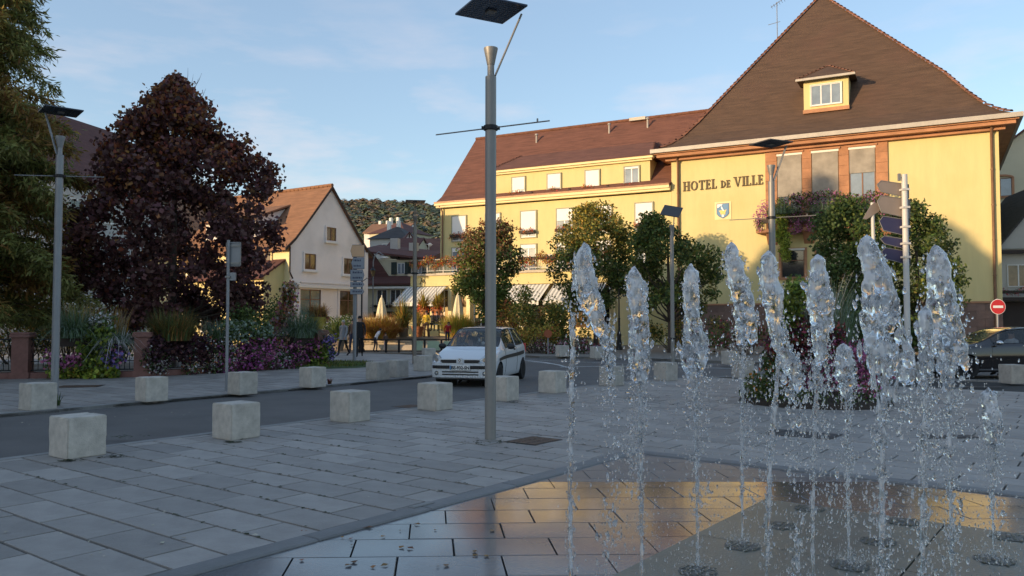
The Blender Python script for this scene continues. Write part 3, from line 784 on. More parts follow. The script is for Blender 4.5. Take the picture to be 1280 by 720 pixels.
# sandstone bay with three tall windows, built of blocks
xs = [(5.78, 6.44), (7.86, 8.38), (9.86, 10.40), (11.80, 12.42)]
for a, b_ in xs:
    zz0 = 6.95
    for k in range(8):
        h_ = (11.62-6.95)/8
        MB().box(a, b_, -0.10+random.uniform(-.006, .006), 0.02, zz0+k*h_+.006, zz0+(k+1)*h_-.004).build('stone_block', 'sandstone', th)
for a, b_ in ((6.44, 7.86), (8.38, 9.86), (10.40, 11.80)):
    MB().box(a+.002, b_-.002, -0.09, 0.02, 11.36, 11.62).build('lintel', 'sandstone', th)
    MB().box(a-.10, b_+.10, -0.17, -0.102, 11.46, 11.56).build('moulding', 'sandstone_trim', th)
    MB().box(a+.002, b_-.002, -0.085, 0.02, 6.95, 7.25).build('apron', 'sandstone', th)
window(th, 6.46, 7.26, 1.38, 4.08, 'glass_dark', 'frame_brown', mull=1, blind='blind_grey', bl=0.60, y=0.0, head='white_trim', cross=0)
window(th, 8.40, 7.26, 1.44, 4.08, 'glass_dark', 'frame_brown', mull=1, blind='blind_grey', bl=0.93, y=0.0, head='white_trim')
window(th, 10.42, 7.26, 1.36, 4.08, 'glass_sky', 'frame_brown', mull=1, blind='blind_grey', bl=0.34, y=0.0, head='white_trim')
# ground floor windows
window(th, 6.62, 4.10, 1.30, 1.60, 'glass_dark', 'frame_brown', 'sandstone_trim', 0.14, mull=0, cross=1, head='white_trim')
window(th, 8.62, 4.10, 1.30, 1.60, 'glass_dark', 'frame_brown', 'sandstone_trim', 0.14, mull=0, cross=1, head='white_trim')
window(th, 10.62, 4.10, 1.30, 1.60, 'glass_dark', 'frame_brown', 'sandstone_trim', 0.14, mull=0, cross=1, head='white_trim')
# balcony
MB().box(5.35, 12.9, -0.95, -0.10, 6.72, 6.92).build('balcony_slab', 'sandstone_trim', th, bevel=.02)
for cx in (6.15, 8.2, 10.3, 12.3): MB().prism([(-0.75, 6.72), (-0.0, 6.05), (-0.0, 6.72)], 'x', cx-.28, cx+.28).build('corbel', 'sandstone_trim', th)
mb = MB()
for i in range(60): mb.box(5.45+i*0.125, 5.465+i*0.125, -0.90, -0.885, 6.92, 7.8)
for i in range(6): mb.box(5.44, 5.455, -0.88+i*.13, -0.865+i*.13, 6.92, 7.8)
mb.box(5.42, 12.9, -0.92, -0.87, 7.8, 7.84); mb.build('balcony_railing', 'black_iron', th)
o = MB().box(5.5, 12.8, -1.12, -0.93, 7.25, 7.5).build('flower_trough', 'wood_dark', th)
def pk(P): return np.where(P[:, 0] < 6.1, 3, np.where(P[:, 0] < 7.0, np.where(P[:, 2] > 7.7, 0, 1), rng.choice([0, 2, 3], len(P), p=[.55, .2, .25])))
foliage('balcony_flowers', [(5.6+i*.26, -1.1, 7.95+random.uniform(-.5, .6), .40) for i in range(28)]+[(7.4+i*.32, -1.0, 8.5+random.uniform(-.25, .3), .34) for i in range(16)], 5200, .12, ['leaf_green', 'leaf_lime', 'leaf_purple', 'petal_pink'], o, pick=pk)
foliage('balcony_flowers', [(8.0+random.uniform(-.5, .6), -1.25, 7.1+random.uniform(-.35, .35), .3) for i in range(8)], 700, .10, ['petal_pink', 'leaf_green', 'petal_magenta'], o)
foliage('balcony_flowers', [(5.55+random.uniform(-.1, .2), -1.15, 7.2+random.uniform(-.3, .25), .22) for i in range(5)], 300, .10, ['petal_pink', 'leaf_green'], o)
foliage('trailing_ivy', [(6.95+random.uniform(-.5, .5)*(1-k/24), -1.18, 7.9-k*.15, .30) for k in range(19)], 2800, .13, ['leaf_lime', 'leaf_green'], o, weights=[3, 1])
blades('balcony_grass', (6.9, -1.1, 7.7), .9, 420, .95, .03, ['blade_silver', 'blade_green'], o, splay=1.1, droop=1.2)
blades('balcony_grass', (9.3, -1.1, 7.7), 1.2, 420, .9, .03, ['blade_silver', 'blade_green'], o, splay=1.1, droop=1.2)
pipe(th, [(0.46, -0.55, 11.95), (0.46, -0.12, 11.45), (0.46, -0.12, 0.2)], .075)
pipe(th, [(17.42, -0.55, 11.95), (17.42, -0.12, 11.45), (17.42, -0.12, 0.2)], .075)
# roof dormer of the town hall
def dormer_main():
    fx0, fx1, zf0, zf1 = 7.85, 10.35, 13.98, 15.98
    d = MB().box(fx0, fx1, 1.12, 4.2, zf0, zf1).build('dormer', 'stucco_yellow', th)
    mb = MB(); e = .38
    a = [(fx0-e, 1.12-e, zf1), (fx1+e, 1.12-e, zf1), (fx1+e, 4.6, zf1+.05), (fx0-e, 4.6, zf1+.05), ((fx0+fx1)/2, 2.55, zf1+1.15), ((fx0+fx1)/2, 4.6, zf1+1.15)]
    mb.add(a, [(0, 1, 4), (1, 2, 5, 4), (3, 0, 4, 5), (0, 3, 2, 1), (2, 3, 5)]); mb.build('dormer_roof', 'roof_brown', d)
    MB().box(fx0-e-.02, fx1+e+.02, 1.12-e-.08, 1.12-e+.03, zf1-.10, zf1+.03).build('dormer_gutter', 'zinc', d)
    tiles_along([a[0], a[4]], d, .3, .6); tiles_along([a[1], a[4]], d, .3, .6)
    window(d, fx0+.42, zf0+.42, 1.68, 1.22, 'glass_sky', 'frame_white', mull=2, trim='white_trim', tw=.05, y=1.12)
    MB().box(fx0-.04, fx1+.04, 0.99, 1.17, zf0-.02, zf0+.20).build('dormer_sill', 'sandstone_trim', d)
dormer_main()
# antenna
mb = MB(); mb.path([(5.3, 7.6, 20.0), (5.3, 7.6, 23.6)], .03, 6); mb.path([(4.9, 7.6, 23.3), (5.9, 7.3, 23.7)], .02, 5)
for k in range(6): mb.path([(4.95+k*.17, 7.6-.3, 23.32+k*.066), (4.95+k*.17, 7.6+.3, 23.32+k*.066)], .012, 4)
mb.path([(4.7, 7.6, 22.1), (5.5, 7.6, 22.2)], .02, 5)
mb.build('antenna', 'galv', th)

# lettering, cut as slab serif capitals
def glyph(ch, mb, x, z, h, y0, y1):
    s = h*0.20; t = h*0.11; e = h*0.09
    def bx(a, b, c, d): mb.box(x+a, x+b, y0, y1, z+c, z+d)
    def stem(a): bx(a, a+s, 0, h); bx(a-e, a+s+e, 0, t*.75); bx(a-e, a+s+e, h-t*.75, h)
    if ch == 'H': stem(e); stem(e+h*.50); bx(e+s, e+h*.5, h*.45, h*.45+t); return h*0.92
    if ch == 'I': stem(e); return h*0.40
    if ch == 'L': stem(e); bx(e+s, e+h*.52, 0, t); bx(e+h*.45, e+h*.54, t, h*.26); return h*0.70
    if ch == 'E':
        stem(e); bx(e+s, e+h*.50, 0, t); bx(e+s, e+h*.48, h-t, h); bx(e+s, e+h*.40, h*.46, h*.46+t)
        bx(e+h*.43, e+h*.52, t, h*.24); bx(e+h*.41, e+h*.49, h*.78, h-t); bx(e+h*.34, e+h*.41, h*.37, h*.66); return h*0.72
    if ch == 'T': 
        bx(h*.26, h*.26+s, 0, h); bx(h*.26-e, h*.26+s+e, 0, t*.75); bx(0, h*.72, h-t, h); bx(0, h*.08, h*.76, h-t); bx(h*.64, h*.72, h*.76, h-t); return h*0.80
    if ch in 'OD':
        n = 20; rx, rz = h*.44, h*.5; cx = x+(h*.46 if ch == 'O' else e+s*.4); cz = z+rz
        a0, a1 = (0, 2*math.pi) if ch == 'O' else (-math.pi/2, math.pi/2)
        if ch == 'D': rx = h*.62; stem(e)
        for k in range(n):
            u0, u1 = a0+(a1-a0)*k/n, a0+(a1-a0)*(k+1)/n; q = []
            for u, o in ((u0, 1), (u1, 1), (u1, 0), (u0, 0)):
                R1 = rx if o else rx-s*.95; R2 = rz if o else rz-t
                q.append((cx+R1*math.cos(u), cz+R2*math.sin(u)))
            mb.prism(q, 'y', y0, y1)
        return h*(1.02 if ch == 'O' else 0.86)
    if ch == 'V':
        for q in ([(0, h), (s, h), (h*.46, 0), (h*.36, 0)], [(h*.70-s*.3, h), (h*.70+s*.15, h), (h*.46, 0), (h*.40, 0)]):
            mb.prism([(x+a, z+b) for a, b in q], 'y', y0, y1)
        bx(-e, s+e, h-t*.75, h); bx(h*.60-e, h*.74+e, h-t*.75, h); return h*0.90
x = 0.74
for word, h_ in (('HOTEL', .60), ('DE', .46), ('VILLE', .60)):
    for ch in word:
        mb = MB(); adv = glyph(ch, mb, 0, 0, h_, -0.06, -0.005)*.845; mb.v = [(v[0]*.845, v[1], v[2]) for v in mb.v]
        o = mb.build('letter', 'text_brown', th, loc=(x, 0, 9.66+0.012*x)); o['label'] = 'dark brown wall letter ' + ch
        x += adv*1.02
    x += .20
# coat of arms
MB().box(2.72, 3.72, -0.03, 0.0, 7.75, 8.85).build('plaque', 'stucco_yellow_pale', th)
sh = [(2.86, 8.72), (2.86, 8.12), (2.98, 7.97), (3.22, 7.84), (3.46, 7.97), (3.58, 8.12), (3.58, 8.72)]
mb = MB(); mb.prism([(3.22+(a-3.22)*1.06, 8.3+(b-8.3)*1.06) for a, b in sh], 'y', -0.045, -0.031); mb.build('crest_rim', 'panel_grey', th)
cr = MB().prism(sh, 'y', -0.060, -0.046).build('coat_of_arms', 'crest_blue', th)
mb = MB(); mb.prism([(2.88, 8.70), (3.22, 8.70), (3.14, 8.60), (3.06, 8.58), (2.96, 8.50), (2.89, 8.46)], 'y', -0.070, -0.061)
mb.prism([(3.12, 8.58), (3.18, 8.52), (3.30, 8.28), (3.24, 8.26), (3.12, 8.44)], 'y', -0.070, -0.061)
mb.prism([(3.14, 7.96), (3.22, 7.88), (3.30, 7.96), (3.26, 8.06), (3.18, 8.06)], 'y', -0.070, -0.061); mb.build('crest_figure', 'sign_white', cr)
mb = MB(); mb.prism([(2.97, 8.30), (3.10, 8.32), (3.36, 8.32), (3.46, 8.36), (3.38, 8.20), (3.36, 8.04), (3.24, 8.08), (3.10, 8.04), (3.06, 8.18)], 'y', -0.068, -0.0605); mb.build('crest_cup', 'crest_gold', cr)

# ------------------------------------------------------------------ long yellow wing with the restaurant
wg = thing('hotel_wing', 'long yellow three storey wing with red brown roof, long dormer and flower boxes', 'building', (10.1, 50.35, 0), HA)
WL, WD2 = 17.4, 11.0
MB().box(-WL, -0.02, 0.03, WD2, -0.1, 9.72).build('wall', 'stucco_yellow', wg)
mb = MB(); mb.box(-WL-.28, -0.04, -0.42, 0.03, 9.94, 10.12); mb.box(-WL-.2, -0.04, -0.30, 0.03, 9.80, 9.938); mb.build('cornice', 'stucco_yellow_pale', wg)
mb = MB(); mb.box(-WL-.28, -0.04, -0.46, -0.30, 10.12, 10.22); mb.build('gutter', 'copper_pipe', wg)
# gable triangle and roof
MB().prism([(0.03, 9.72), (WD2, 9.72), (WD2/2, 15.75)], 'x', -WL, -WL+.3).build('gable', 'stucco_yellow', wg)
mb = MB(); prof = [(-0.40, 10.14), (0.5, 10.72), (1.5, 11.75), (WD2/2, 16.02)]
pr = prof+[(WD2-a, b) for a, b in prof[-2::-1]]
for k in range(len(pr)-1):
    a, b_ = pr[k], pr[k+1]; mb.prism([a, b_, (b_[0], b_[1]-.16), (a[0], a[1]-.16)], 'x', -WL-.22, 4.0 if min(a[0], b_[0]) > 1 and max(a[0], b_[0]) < WD2-1 else -.03)
wroof = mb.build('roof', 'roof_red', wg)
mb = MB()
for i in range(52):
    x_ = -WL-.2+i*.40; mb.path([(x_, WD2/2, 16.06), (x_+.43, WD2/2, 16.06+.02)], [.13, .10], 8)
mb.build('ridge_tiles', 'ridge_tile', wroof, kind='stuff')
# dormer range
dx0, dx1 = -13.05, -1.50
dm = MB().box(dx0, dx1, 0.30, 5.0, 10.2, 12.02).build('dormer', 'stucco_yellow', wg)
mb = MB(); mb.box(dx0-.28, dx1+.28, -0.05, 0.35, 12.02, 12.20); mb.box(dx0-.18, dx1+.18, 0.1, 0.35, 11.9, 12.018); mb.build('dormer_cornice', 'stucco_yellow_pale', dm)
mb = MB(); a = [(dx0-.3, -0.08, 12.20), (dx1+.3, -0.08, 12.20), (dx1-.55, 3.15, 13.75), (dx0+.8, 3.15, 13.75), (dx1+.3, 2.3, 12.35), (dx0-.3, 2.3, 12.35)]
mb.add(a, [(0, 1, 2, 3), (1, 4, 2), (5, 0, 3), (0, 5, 4, 1)])
mb.box(dx0-.3, dx1+.3, -0.09, 2.3, 12.17, 12.199); mb.build('dormer_roof', 'roof_red', dm)
tiles_along([a[1], a[2]], dm, .3, .6); tiles_along([a[0], a[3]], dm, .3, .6)
FL = ['petal_orange', 'leaf_rust', 'petal_red', 'leaf_olive']
for i, xx in enumerate((-11.55, -8.80, -5.98, -3.22)):
    w_ = window(dm, xx, 10.42, .98, 1.18, 'glass_sky', 'frame_white', trim='frame_sage', tw=.07, blind='blind_white', bl=(.75, .82, .95, .12)[i], y=.30)
    flowerbox(w_, (xx+(.25, .5, .3, .25)[i], .14, 10.42), .8, FL, 170)
for xx in (-9.95, -7.1, -4.35): MB().path([(xx, .3, 10.35), (xx, -.05, 10.42), (xx+.15, -.05, 10.42)], .05, 6).build('bracket', 'black_iron', dm)
for i, xx in enumerate((-16.35, -13.55, -10.72, -7.98, -5.20, -2.40)):
    w_ = window(wg, xx, 7.32, 1.15, 1.80, 'glass_sky', 'frame_white', trim='frame_sage', tw=.07, blind='blind_white', bl=(.8, .85, .78, .45, .25, .8)[i], y=.03)
    flowerbox(w_, (xx+.57, -.2, 7.75), 1.2, FL, 260, hang=.2)
for i, xx in enumerate((-16.35, -13.55, -10.72, -7.98, -5.20, -2.40)):
    w_ = window(wg, xx, 4.55, 1.15, 2.25, 'glass_sky', 'frame_white', trim='frame_sage', tw=.07, blind='blind_white', bl=.12, y=.03)
pipe(wg, [(-WL+.05, -.35, 10.1), (-WL+.25, -.1, 9.5), (-WL+.25, -.1, 4.3)], .06)
for xx, zz_, hh in ((-11.75, 15.0, .5), (-5.95, 15.1, .55), (-3.1, 15.2, .55)):
    yy = (zz_-11.75)/4.27*4+1.5
    mb = MB(); mb.path([(xx, yy, zz_-.1), (xx, yy, zz_+hh)], .07, 8); mb.lathe([(.02, 0), (.14, .02), (.10, .14), (.02, .16)], (xx, yy, zz_+hh), 8); mb.build('roof_vent', 'zinc', wroof)
MB().box(-4.6, -3.4, 5.1, 5.6, 15.9, 16.12).build('ridge_hatch', 'zinc', wroof)
# restaurant extension with roof terrace
ex = thing('restaurant', 'yellow single storey restaurant front with striped awnings and a flower lined roof terrace', 'restaurant', (10.1, 50.35, 0), HA)
EX0, EX1, EY = -17.4, -2.5, -3.6
MB().box(EX0+.0, EX1, EY+.5, -.002, -0.1, 3.9).build('wall', 'stucco_yellow_pale', ex)
MB().box(EX0-.05, EX1+.1, EY-.05, 0.0, 3.9, 4.62).build('fascia', 'stucco_yellow', ex)
MB().box(EX0-.2, EX1+.25, EY-.2, 0.0, 4.62, 4.78).build('terrace_slab', 'stone_lit', ex)
mb = MB()
mb.box(EX0, EX1+.1, EY-.05, EY-.01, 5.68, 5.74); mb.box(EX0, EX1+.1, EY-.05, EY-.01, 4.92, 4.96); mb.box(EX0, EX0+.04, EY, 0, 5.68, 5.74)
for i in range(12): mb.box(EX0+i*1.3, EX0+i*1.3+.06, EY-.06, EY, 4.78, 5.74)
for i in range(110): mb.box(EX0+i*.136, EX0+i*.136+.018, EY-.04, EY-.02, 4.96, 5.68)
mb.build('terrace_railing', 'galv', ex)
for i in range(14):
    if i == 6 or i == 7: continue
    flowerbox(ex, (EX0+.55+i*1.05, EY-.12, 5.62), 1.05, FL+['leaf_yellow', 'leaf_olive'], 520, hang=.42, r=.33, size=.10, name='flower_box')
mb = MB()
for i in range(0, 11): mb.box(EX0+.02+i*1.45, EX0+.30+i*1.45, EY+.1, EY+.36, 0, 3.9)
mb.build('pillar', 'stucco_yellow_pale', ex)
MB().box(EX0, EX1, EY+.12, EY+.34, 0, 1.0).build('parapet', 'stucco_yellow', ex)
for i in range(10): window(ex, EX0+.42+i*1.45, 1.15, 1.05, 2.5, 'glass_warm' if i % 3 else 'glass_dark', 'frame_white' if i % 2 else 'frame_brown', y=EY+.5)
def awning(x0, x1, parent):
    n = int((x1-x0)/.13); mb = MB()
    for i in range(n):
        a = x0+(x1-x0)*i/n; b_ = x0+(x1-x0)*(i+1)/n
        mb.add([(a, EY-.05, 3.86), (b_, EY-.05, 3.86), (b_, EY-1.7, 2.75), (a, EY-1.7, 2.75), (a, EY-1.70, 2.52), (b_, EY-1.70, 2.52)], [(0, 1, 2, 3), (3, 2, 5, 4)], 0 if i % 2 else 1)
    mb.box(x0, x1, EY-1.72, EY-1.66, 2.73, 2.78, 0)
    mb.path([(x0+.05, EY, 3.0), (x0+.05, EY-1.65, 2.75)], .02, 5, 2); mb.path([(x1-.05, EY, 3.0), (x1-.05, EY-1.65, 2.75)], .02, 5, 2)
    mb.build('awning', ['awning_a', 'awning_b', 'galv'], parent)
awning(EX0-.35, EX0+2.9, ex); awning(EX0+7.1, EX0+10.6, ex); awning(EX0+10.9, EX0+14.4, ex)
cu = bpy.data.curves.new('lettering', 'FONT'); cu.body = 'Restaurant'; cu.size = .55; cu.extrude = .01; cu.offset = .008
to = bpy.data.objects.new('tmp_text', cu); COL.objects.link(to); bpy.context.view_layer.update()
dg = bpy.context.evaluated_depsgraph_get(); me = bpy.data.meshes.new_from_object(to.evaluated_get(dg)); bpy.data.objects.remove(to)
me.materials.clear(); me.materials.append(M['text_brown']); me.name = 'lettering'
link('lettering', me, ex, (EX0+3.5, EY-.075, 4.05), (math.pi/2, 0, 0))
mb = MB(); mb.path([(0, 0, 0), (.15, 0, .3), (.1, 0, .42), (.28, 0, .1), (.3, 0, .35), (.45, 0, .05)], .025, 5); mb.build('ornament', 'text_brown', ex, loc=(EX0+.75, EY-.08, 4.05))
# raised cafe terrace wall with steps in front of the restaurant

# ------------------------------------------------------------------ white gabled house
wh = thing('white_house', 'whitewashed gabled corner house with orange tiled roof and shop windows', 'house', (-13.9, 50, 0), R(57))
GW, GD = 6.8, 15.0      # local x along the gable wall; y runs back-left along the side
# frame: x along gable (57 deg), the side wall leaves towards -33+180 deg = +y
mb = MB(); mb.prism([(0, -.1), (0, 6.45), (GW/2, 10.35), (GW, 6.45), (GW, -.1)], 'y', 0, GD); mb.build('wall', 'stucco_white', wh)
mb = MB(); cv = [(-.55, 6.08), (0.25, 6.78), (1.2, 7.86), (GW/2, 10.50)]; pr = cv+[(GW-a, b) for a, b in cv[-2::-1]]
for k in range(len(pr)-1):
    a, b_ = pr[k], pr[k+1]; mb.prism([a, b_, (b_[0], b_[1]-.14), (a[0], a[1]-.14)], 'y', -.16, GD+.3)
wr = mb.build('roof', 'roof_orange', wh)
mb = MB()
for i in range(38): mb.path([(GW/2, -.16+i*.4, 10.54), (GW/2, .27+i*.4, 10.57)], [.12, .10], 8)
mb.build('ridge_tiles', 'roof_orange', wr, kind='stuff')
mb = MB()
for k in range(len(pr)-1):
    a, b_ = pr[k], pr[k+1]; mb.prism([(a[0], a[1]+.0), (b_[0], b_[1]+.0), (b_[0], b_[1]-.2), (a[0], a[1]-.2)], 'y', -.21, -.165)
mb.build('bargeboard', 'wood_dark', wh)
for x_, z_, w_, h_, g_ in ((1.15, 4.85, .95, 1.0, 'glass_warm'), (4.60, 4.72, .85, 1.05, 'glass_warm'), (3.02, 6.85, .85, .88, 'glass_dark')):
    window(wh, x_, z_, w_, h_, g_, 'frame_brown', 'stucco_white', .10, mull=1, sill='white_trim')
for x_, z_, w_, h_, g_ in ((.80, 1.9, 1.75, 1.65, 'glass_teal'), (4.25, 1.9, 1.65, 1.65, 'glass_warm')):
    window(wh, x_, z_, w_, h_, g_, 'frame_brown', 'stucco_white', .16, mull=1, cross=1)
mb = MB(); mb.box(-.05, GW+.05, -.12, 0, 3.98, 4.08); mb.build('string_course', 'stucco_white', wh)
mb = MB(); mb.box(.45, GW-.3, -.30, -.002, 3.66, 3.80); mb.path([(.3, -.2, 3.88), (.6, -.2, 3.88)], .09, 8); mb.build('awning_case', 'white_trim', wh)
pipe(wh, [(-.12, -.12, 6.2), (-.12, -.12, 4.6), (0.12, -.12, 4.2)], .05, 'wood_dark')
mb = MB(); mb.box(GW-.35, GW+.12, -.1, 1, -.1, 6.3); mb.build('corner_pier', 'stucco_white', wh)
# side wall (x=0 plane): windows set in a frame turned to that wall
sd = link('side_front', MB().box(-GD, 0, .0, .06, -.1, 6.3).mesh('side_front', 'stucco_yellow_pale'), wh, (-0.06, 0, 0), (0, 0, R(-90)))  # yellow sunlight on this side of the white house put into its stucco
for x_, g_ in ((-2.75, 'glass_warm'), (-5.6, 'glass_warm'), (-8.4, 'glass_warm'), (-11.2, 'glass_warm')): window(sd, x_, 4.85, 1.1, 1.1, g_, 'frame_brown', 'stucco_yellow_pale', .1, sill='white_trim')
for x_ in (-2.85, -6.0, -9.1): window(sd, x_, 1.2, 1.55, 2.3, 'glass_teal', 'frame_brown', 'white_trim', .2)
MB().box(-GD, 0, -.10, -.001, 3.98, 4.08).build('string_course', 'stucco_yellow_pale', sd)
# shed dormer on the left roof slope
mb = MB(); mb.add([(-.15, 3.0, 7.0), (-.15, 8.2, 7.0), (-.15, 8.2, 8.2), (-.15, 3.0, 8.2), (2.2, 3.0, 9.05), (2.2, 8.2, 9.05), (2.2, 3.0, 7.6), (2.2, 8.2, 7.6)],
                  [(0, 1, 2, 3), (0, 3, 4, 6), (1, 7, 5, 2)]); dmr = mb.build('dormer', 'stucco_white', wh)
mb = MB(); mb.add([(-.5, 2.75, 8.12), (-.5, 8.4, 8.12), (2.45, 8.4, 9.25), (2.45, 2.75, 9.25), (-.5, 2.75, 8.24), (-.5, 8.4, 8.24), (2.45, 8.4, 9.37), (2.45, 2.75, 9.37)],
                  [(0, 3, 2, 1), (4, 5, 6, 7), (0, 1, 5, 4), (1, 2, 6, 5), (2, 3, 7, 6), (3, 0, 4, 7)]); mb.build('dormer_roof', 'roof_orange', dmr)

# yellow annex and big house on the left, behind the trees
an = thing('yellow_annex', 'deep yellow low building behind the dark copper leaved tree', 'house', (-21.5, 53.0, 0), R(-33))
gable_house(an, 7.5, 8, 4.3, 6.8, 'stucco_yellow', 'roof_maroon')
window(an, 4.6, .9, 1.2, 1.5, 'glass_dark', 'frame_brown', 'white_trim', .1)
window(an, 1.6, .9, 1.2, 1.5, 'glass_dark', 'frame_brown', 'white_trim', .1)
bh = thing('large_house', 'large pale house with a long maroon tiled roof behind the conifer', 'house', (-44.8, 52.0, 0), R(-12.3))
mb = MB(); mb.prism([(0, -.1), (0, 8.0), (5.5, 13.2), (11, 8.0), (11, -.1)], 'y', 0, 10); 
gable_house(bh, 10.5, 21, 12.3, 18.1, 'stucco_grey', 'roof_maroon', ridge='y', over=.5)
for k, (x_, z_) in enumerate(((2, 8.6), (7, 8.6), (2, 5.6), (7, 5.6), (2, 2.5), (7, 2.5))): window(bh, x_, z_, 1.1, 1.3, 'glass_dark', 'frame_white', 'white_trim', .1)
sd2 = link('side_front', MB().box(0, 21, -.06, 0, -.1, 12.2).mesh('side_front', 'stucco_grey'), bh, (10.5, 0, 0), (0, 0, R(90)))
for x_ in (1.8, 5.4, 9.0, 12.6, 16.2, 19):
    for z_ in (9.2, 6.0, 2.8): window(sd2, x_, z_, 1.1, 1.3, 'glass_dark', 'frame_white', 'white_trim', .1, y=-.06)
bg2 = thing('gabled_house', 'pale house with steep orange edged gable between conifer and copper tree', 'house', (-41.5, 76, 0), R(-8))
gable_house(bg2, 10, 10, 11.0, 17.9, 'stucco_white', 'roof_orange', ridge='y')
for x_, z_ in ((2, 7.4), (5.8, 7.4), (3.8, 10.6), (2, 4.2), (5.8, 4.2)): window(bg2, x_, z_, 1.2, 1.0, 'glass_dark', 'frame_white', 'white_trim', .08)

# ------------------------------------------------------------------ houses up the street and on the hillside
def small_house(name, label, p, w, d, ze, zr, wall, roof, ang, wins, ridge='x', over=.4, shut=False, hip=False, z0=0):
    t = thing(name, label, 'house', (p.x, p.y, z0), ang)
    if not hip: ro = gable_house(t, w, d, ze, zr, wall, roof, over=over, ridge=ridge)
    else:
        MB().box(0, w, 0, d, -8, ze).build('wall', wall, t); i_ = min(w, d)/2; o = over
        mb = MB(); mb.add([(-o, -o, ze), (w+o, -o, ze), (w+o, d+o, ze), (-o, d+o, ze), (i_, d/2, zr), (w-i_, d/2, zr)], [(0, 1, 5, 4), (1, 2, 5), (2, 3, 4, 5), (3, 0, 4), (0, 3, 2, 1)])
        ro = mb.build('roof', roof, t)
    for x_, z_, w_, h_ in wins:
        wo = window(t, x_, z_, w_, h_, 'glass_sky', 'frame_white', 'white_trim', .06)
        if shut:
            for sx in (x_-w_*.62-.07, x_+w_+.07+.02*w_): MB().box(sx, sx+w_*.55, -.11, -.002, z_-.05, z_+h_+.05).build('shutter', 'shutter_green', wo)
    return t, ro
# brown roofed inn at the end of the street
p = at(463, 400, 66)
inn, ro = small_house('inn', 'cream inn with deep brown roof, green shutters and a row of ground floor windows', Vector((p.x, 66, 0)), 6.5, 9, 7.3, 11.0, 'stucco_cream', 'roof_grey', R(-28), [], ridge='x')
bpy.data.objects.remove(ro); 
for o in list(inn.children): bpy.data.objects.remove(o)
inn.location = (at(455, 400, 62).x, 62, 0); inn.rotation_euler = (0, 0, R(-12))
mb = MB(); mb.box(0, 4.9, 0, 9, -.1, 4.3); mb.box(1.75, 4.6, 1.0, 8.8, 4.3, 6.3); mb.prism([(0.15, 4.3), (1.75, 4.3), (1.75, 6.3), (.6, 6.4)], 'y', 1.02, 8.8); mb.build('wall', 'stucco_cream', inn)
mb = MB(); mb.add([(-.3, -.5, 4.25), (5.3, -.5, 4.25), (5.3, 1.1, 4.95), (-.3, 1.1, 4.95), (-.3, -.5, 4.4), (5.3, -.5, 4.4), (5.3, 1.1, 5.1), (-.3, 1.1, 5.1)],
                  [(0, 3, 2, 1), (4, 5, 6, 7), (0, 1, 5, 4), (1, 2, 6, 5), (2, 3, 7, 6), (3, 0, 4, 7)])
mb.prism([(-.9, 7.0), (-.3, 4.4), (1.75, 4.9), (.75, 6.3), (.3, 6.9)][::-1], 'y', .80, .99)
mb.add([(-.9, .5, 7.1), (5.2, .5, 6.35), (4.9, 4.8, 7.25), (-.6, 4.8, 7.9), (-.9, .5, 6.95), (5.2, .5, 6.2), (4.9, 9, 6.3), (-.6, 9, 6.9)], [(0, 1, 2, 3), (4, 5, 1, 0), (3, 2, 6, 7)])
mb.add([(5.2, .5, 6.35), (4.9, 9, 6.3), (4.9, 4.8, 7.25)], [(0, 1, 2)])
mb.build('roof', 'roof_maroon', inn)
for x_ in (2.35, 3.75):
    wo = window(inn, x_, 5.2, .6, .85, 'glass_sky', 'frame_white', y=1.0)
    for sx in (x_-.5, x_+.62): MB().box(sx, sx+.44, .93, .99, 5.15, 6.12).build('shutter', 'shutter_green', wo)
for k, x_ in enumerate((1.05, 2.15, 3.25, 4.2)): window(inn, x_, 2.75, .85, 1.2, 'glass_dark', 'frame_white', y=0)
MB().box(.2, 4.9, -.5, -.02, 4.0, 4.16).build('awning_case', 'white_trim', inn)
for k in range(3): flowerbox(inn, (1.4+k*1.35, -.2, 2.75), 1.25, ['leaf_maroon', 'leaf_green_dark'], 160)
for cx in ((0.9, 9.0), (2.5, 8.6)): MB().box(cx[0], cx[0]+.65, 3.2, 3.8, 6.6, cx[1]-.75).build('chimney', 'stucco_grey', inn)
MB().box(1.2, 4.9, -1.2, -.3, 0.9, 2.25).build('hedge_panel', 'hedge_dark', inn)
HH = [('hill_house', 'house with orange roof, highest of the cluster below the wooded hill', (455, 316), 120, 6.5, 7, 3, 4.6, 'stucco_white', 'roof_orange', -.2, [(1, .8, 1, 1.1), (4, .8, 1, 1.1)]),
      ('hill_house', 'cream house with low brown hipped roof below the orange roofed one', (462, 322), 105, 5.6, 6, 3.1, 4.9, 'stucco_cream', 'roof_maroon', -.5, [(4.0, 1.2, .9, 1), (1, 1.2, .9, 1)]),
      ('hill_house', 'grey white house with dark pyramid roof above the inn chimney', (462, 330), 90, 4.6, 5, 2.8, 4.5, 'stucco_grey', 'roof_grey', -.3, [(1.6, 1.3, .9, .9)]),
      ('hill_house', 'timber framed white gable left of the thin lamp post', (498, 330), 82, 2.2, 5, 1.6, 3.2, 'stucco_white', 'roof_maroon', .25, [(.8, .6, .6, .8)]),
      ('hill_house', 'small house with brown gable roof between inn and timber framed gable', (478, 334), 78, 3.2, 5, 1.3, 2.9, 'stucco_cream', 'roof_maroon', -.3, []),
      ('hill_house', 'long red brown roof behind the flower terrace', (519, 333), 80, 5.0, 7, 1.3, 3.0, 'stucco_grey', 'roof_red', -.12, [])]
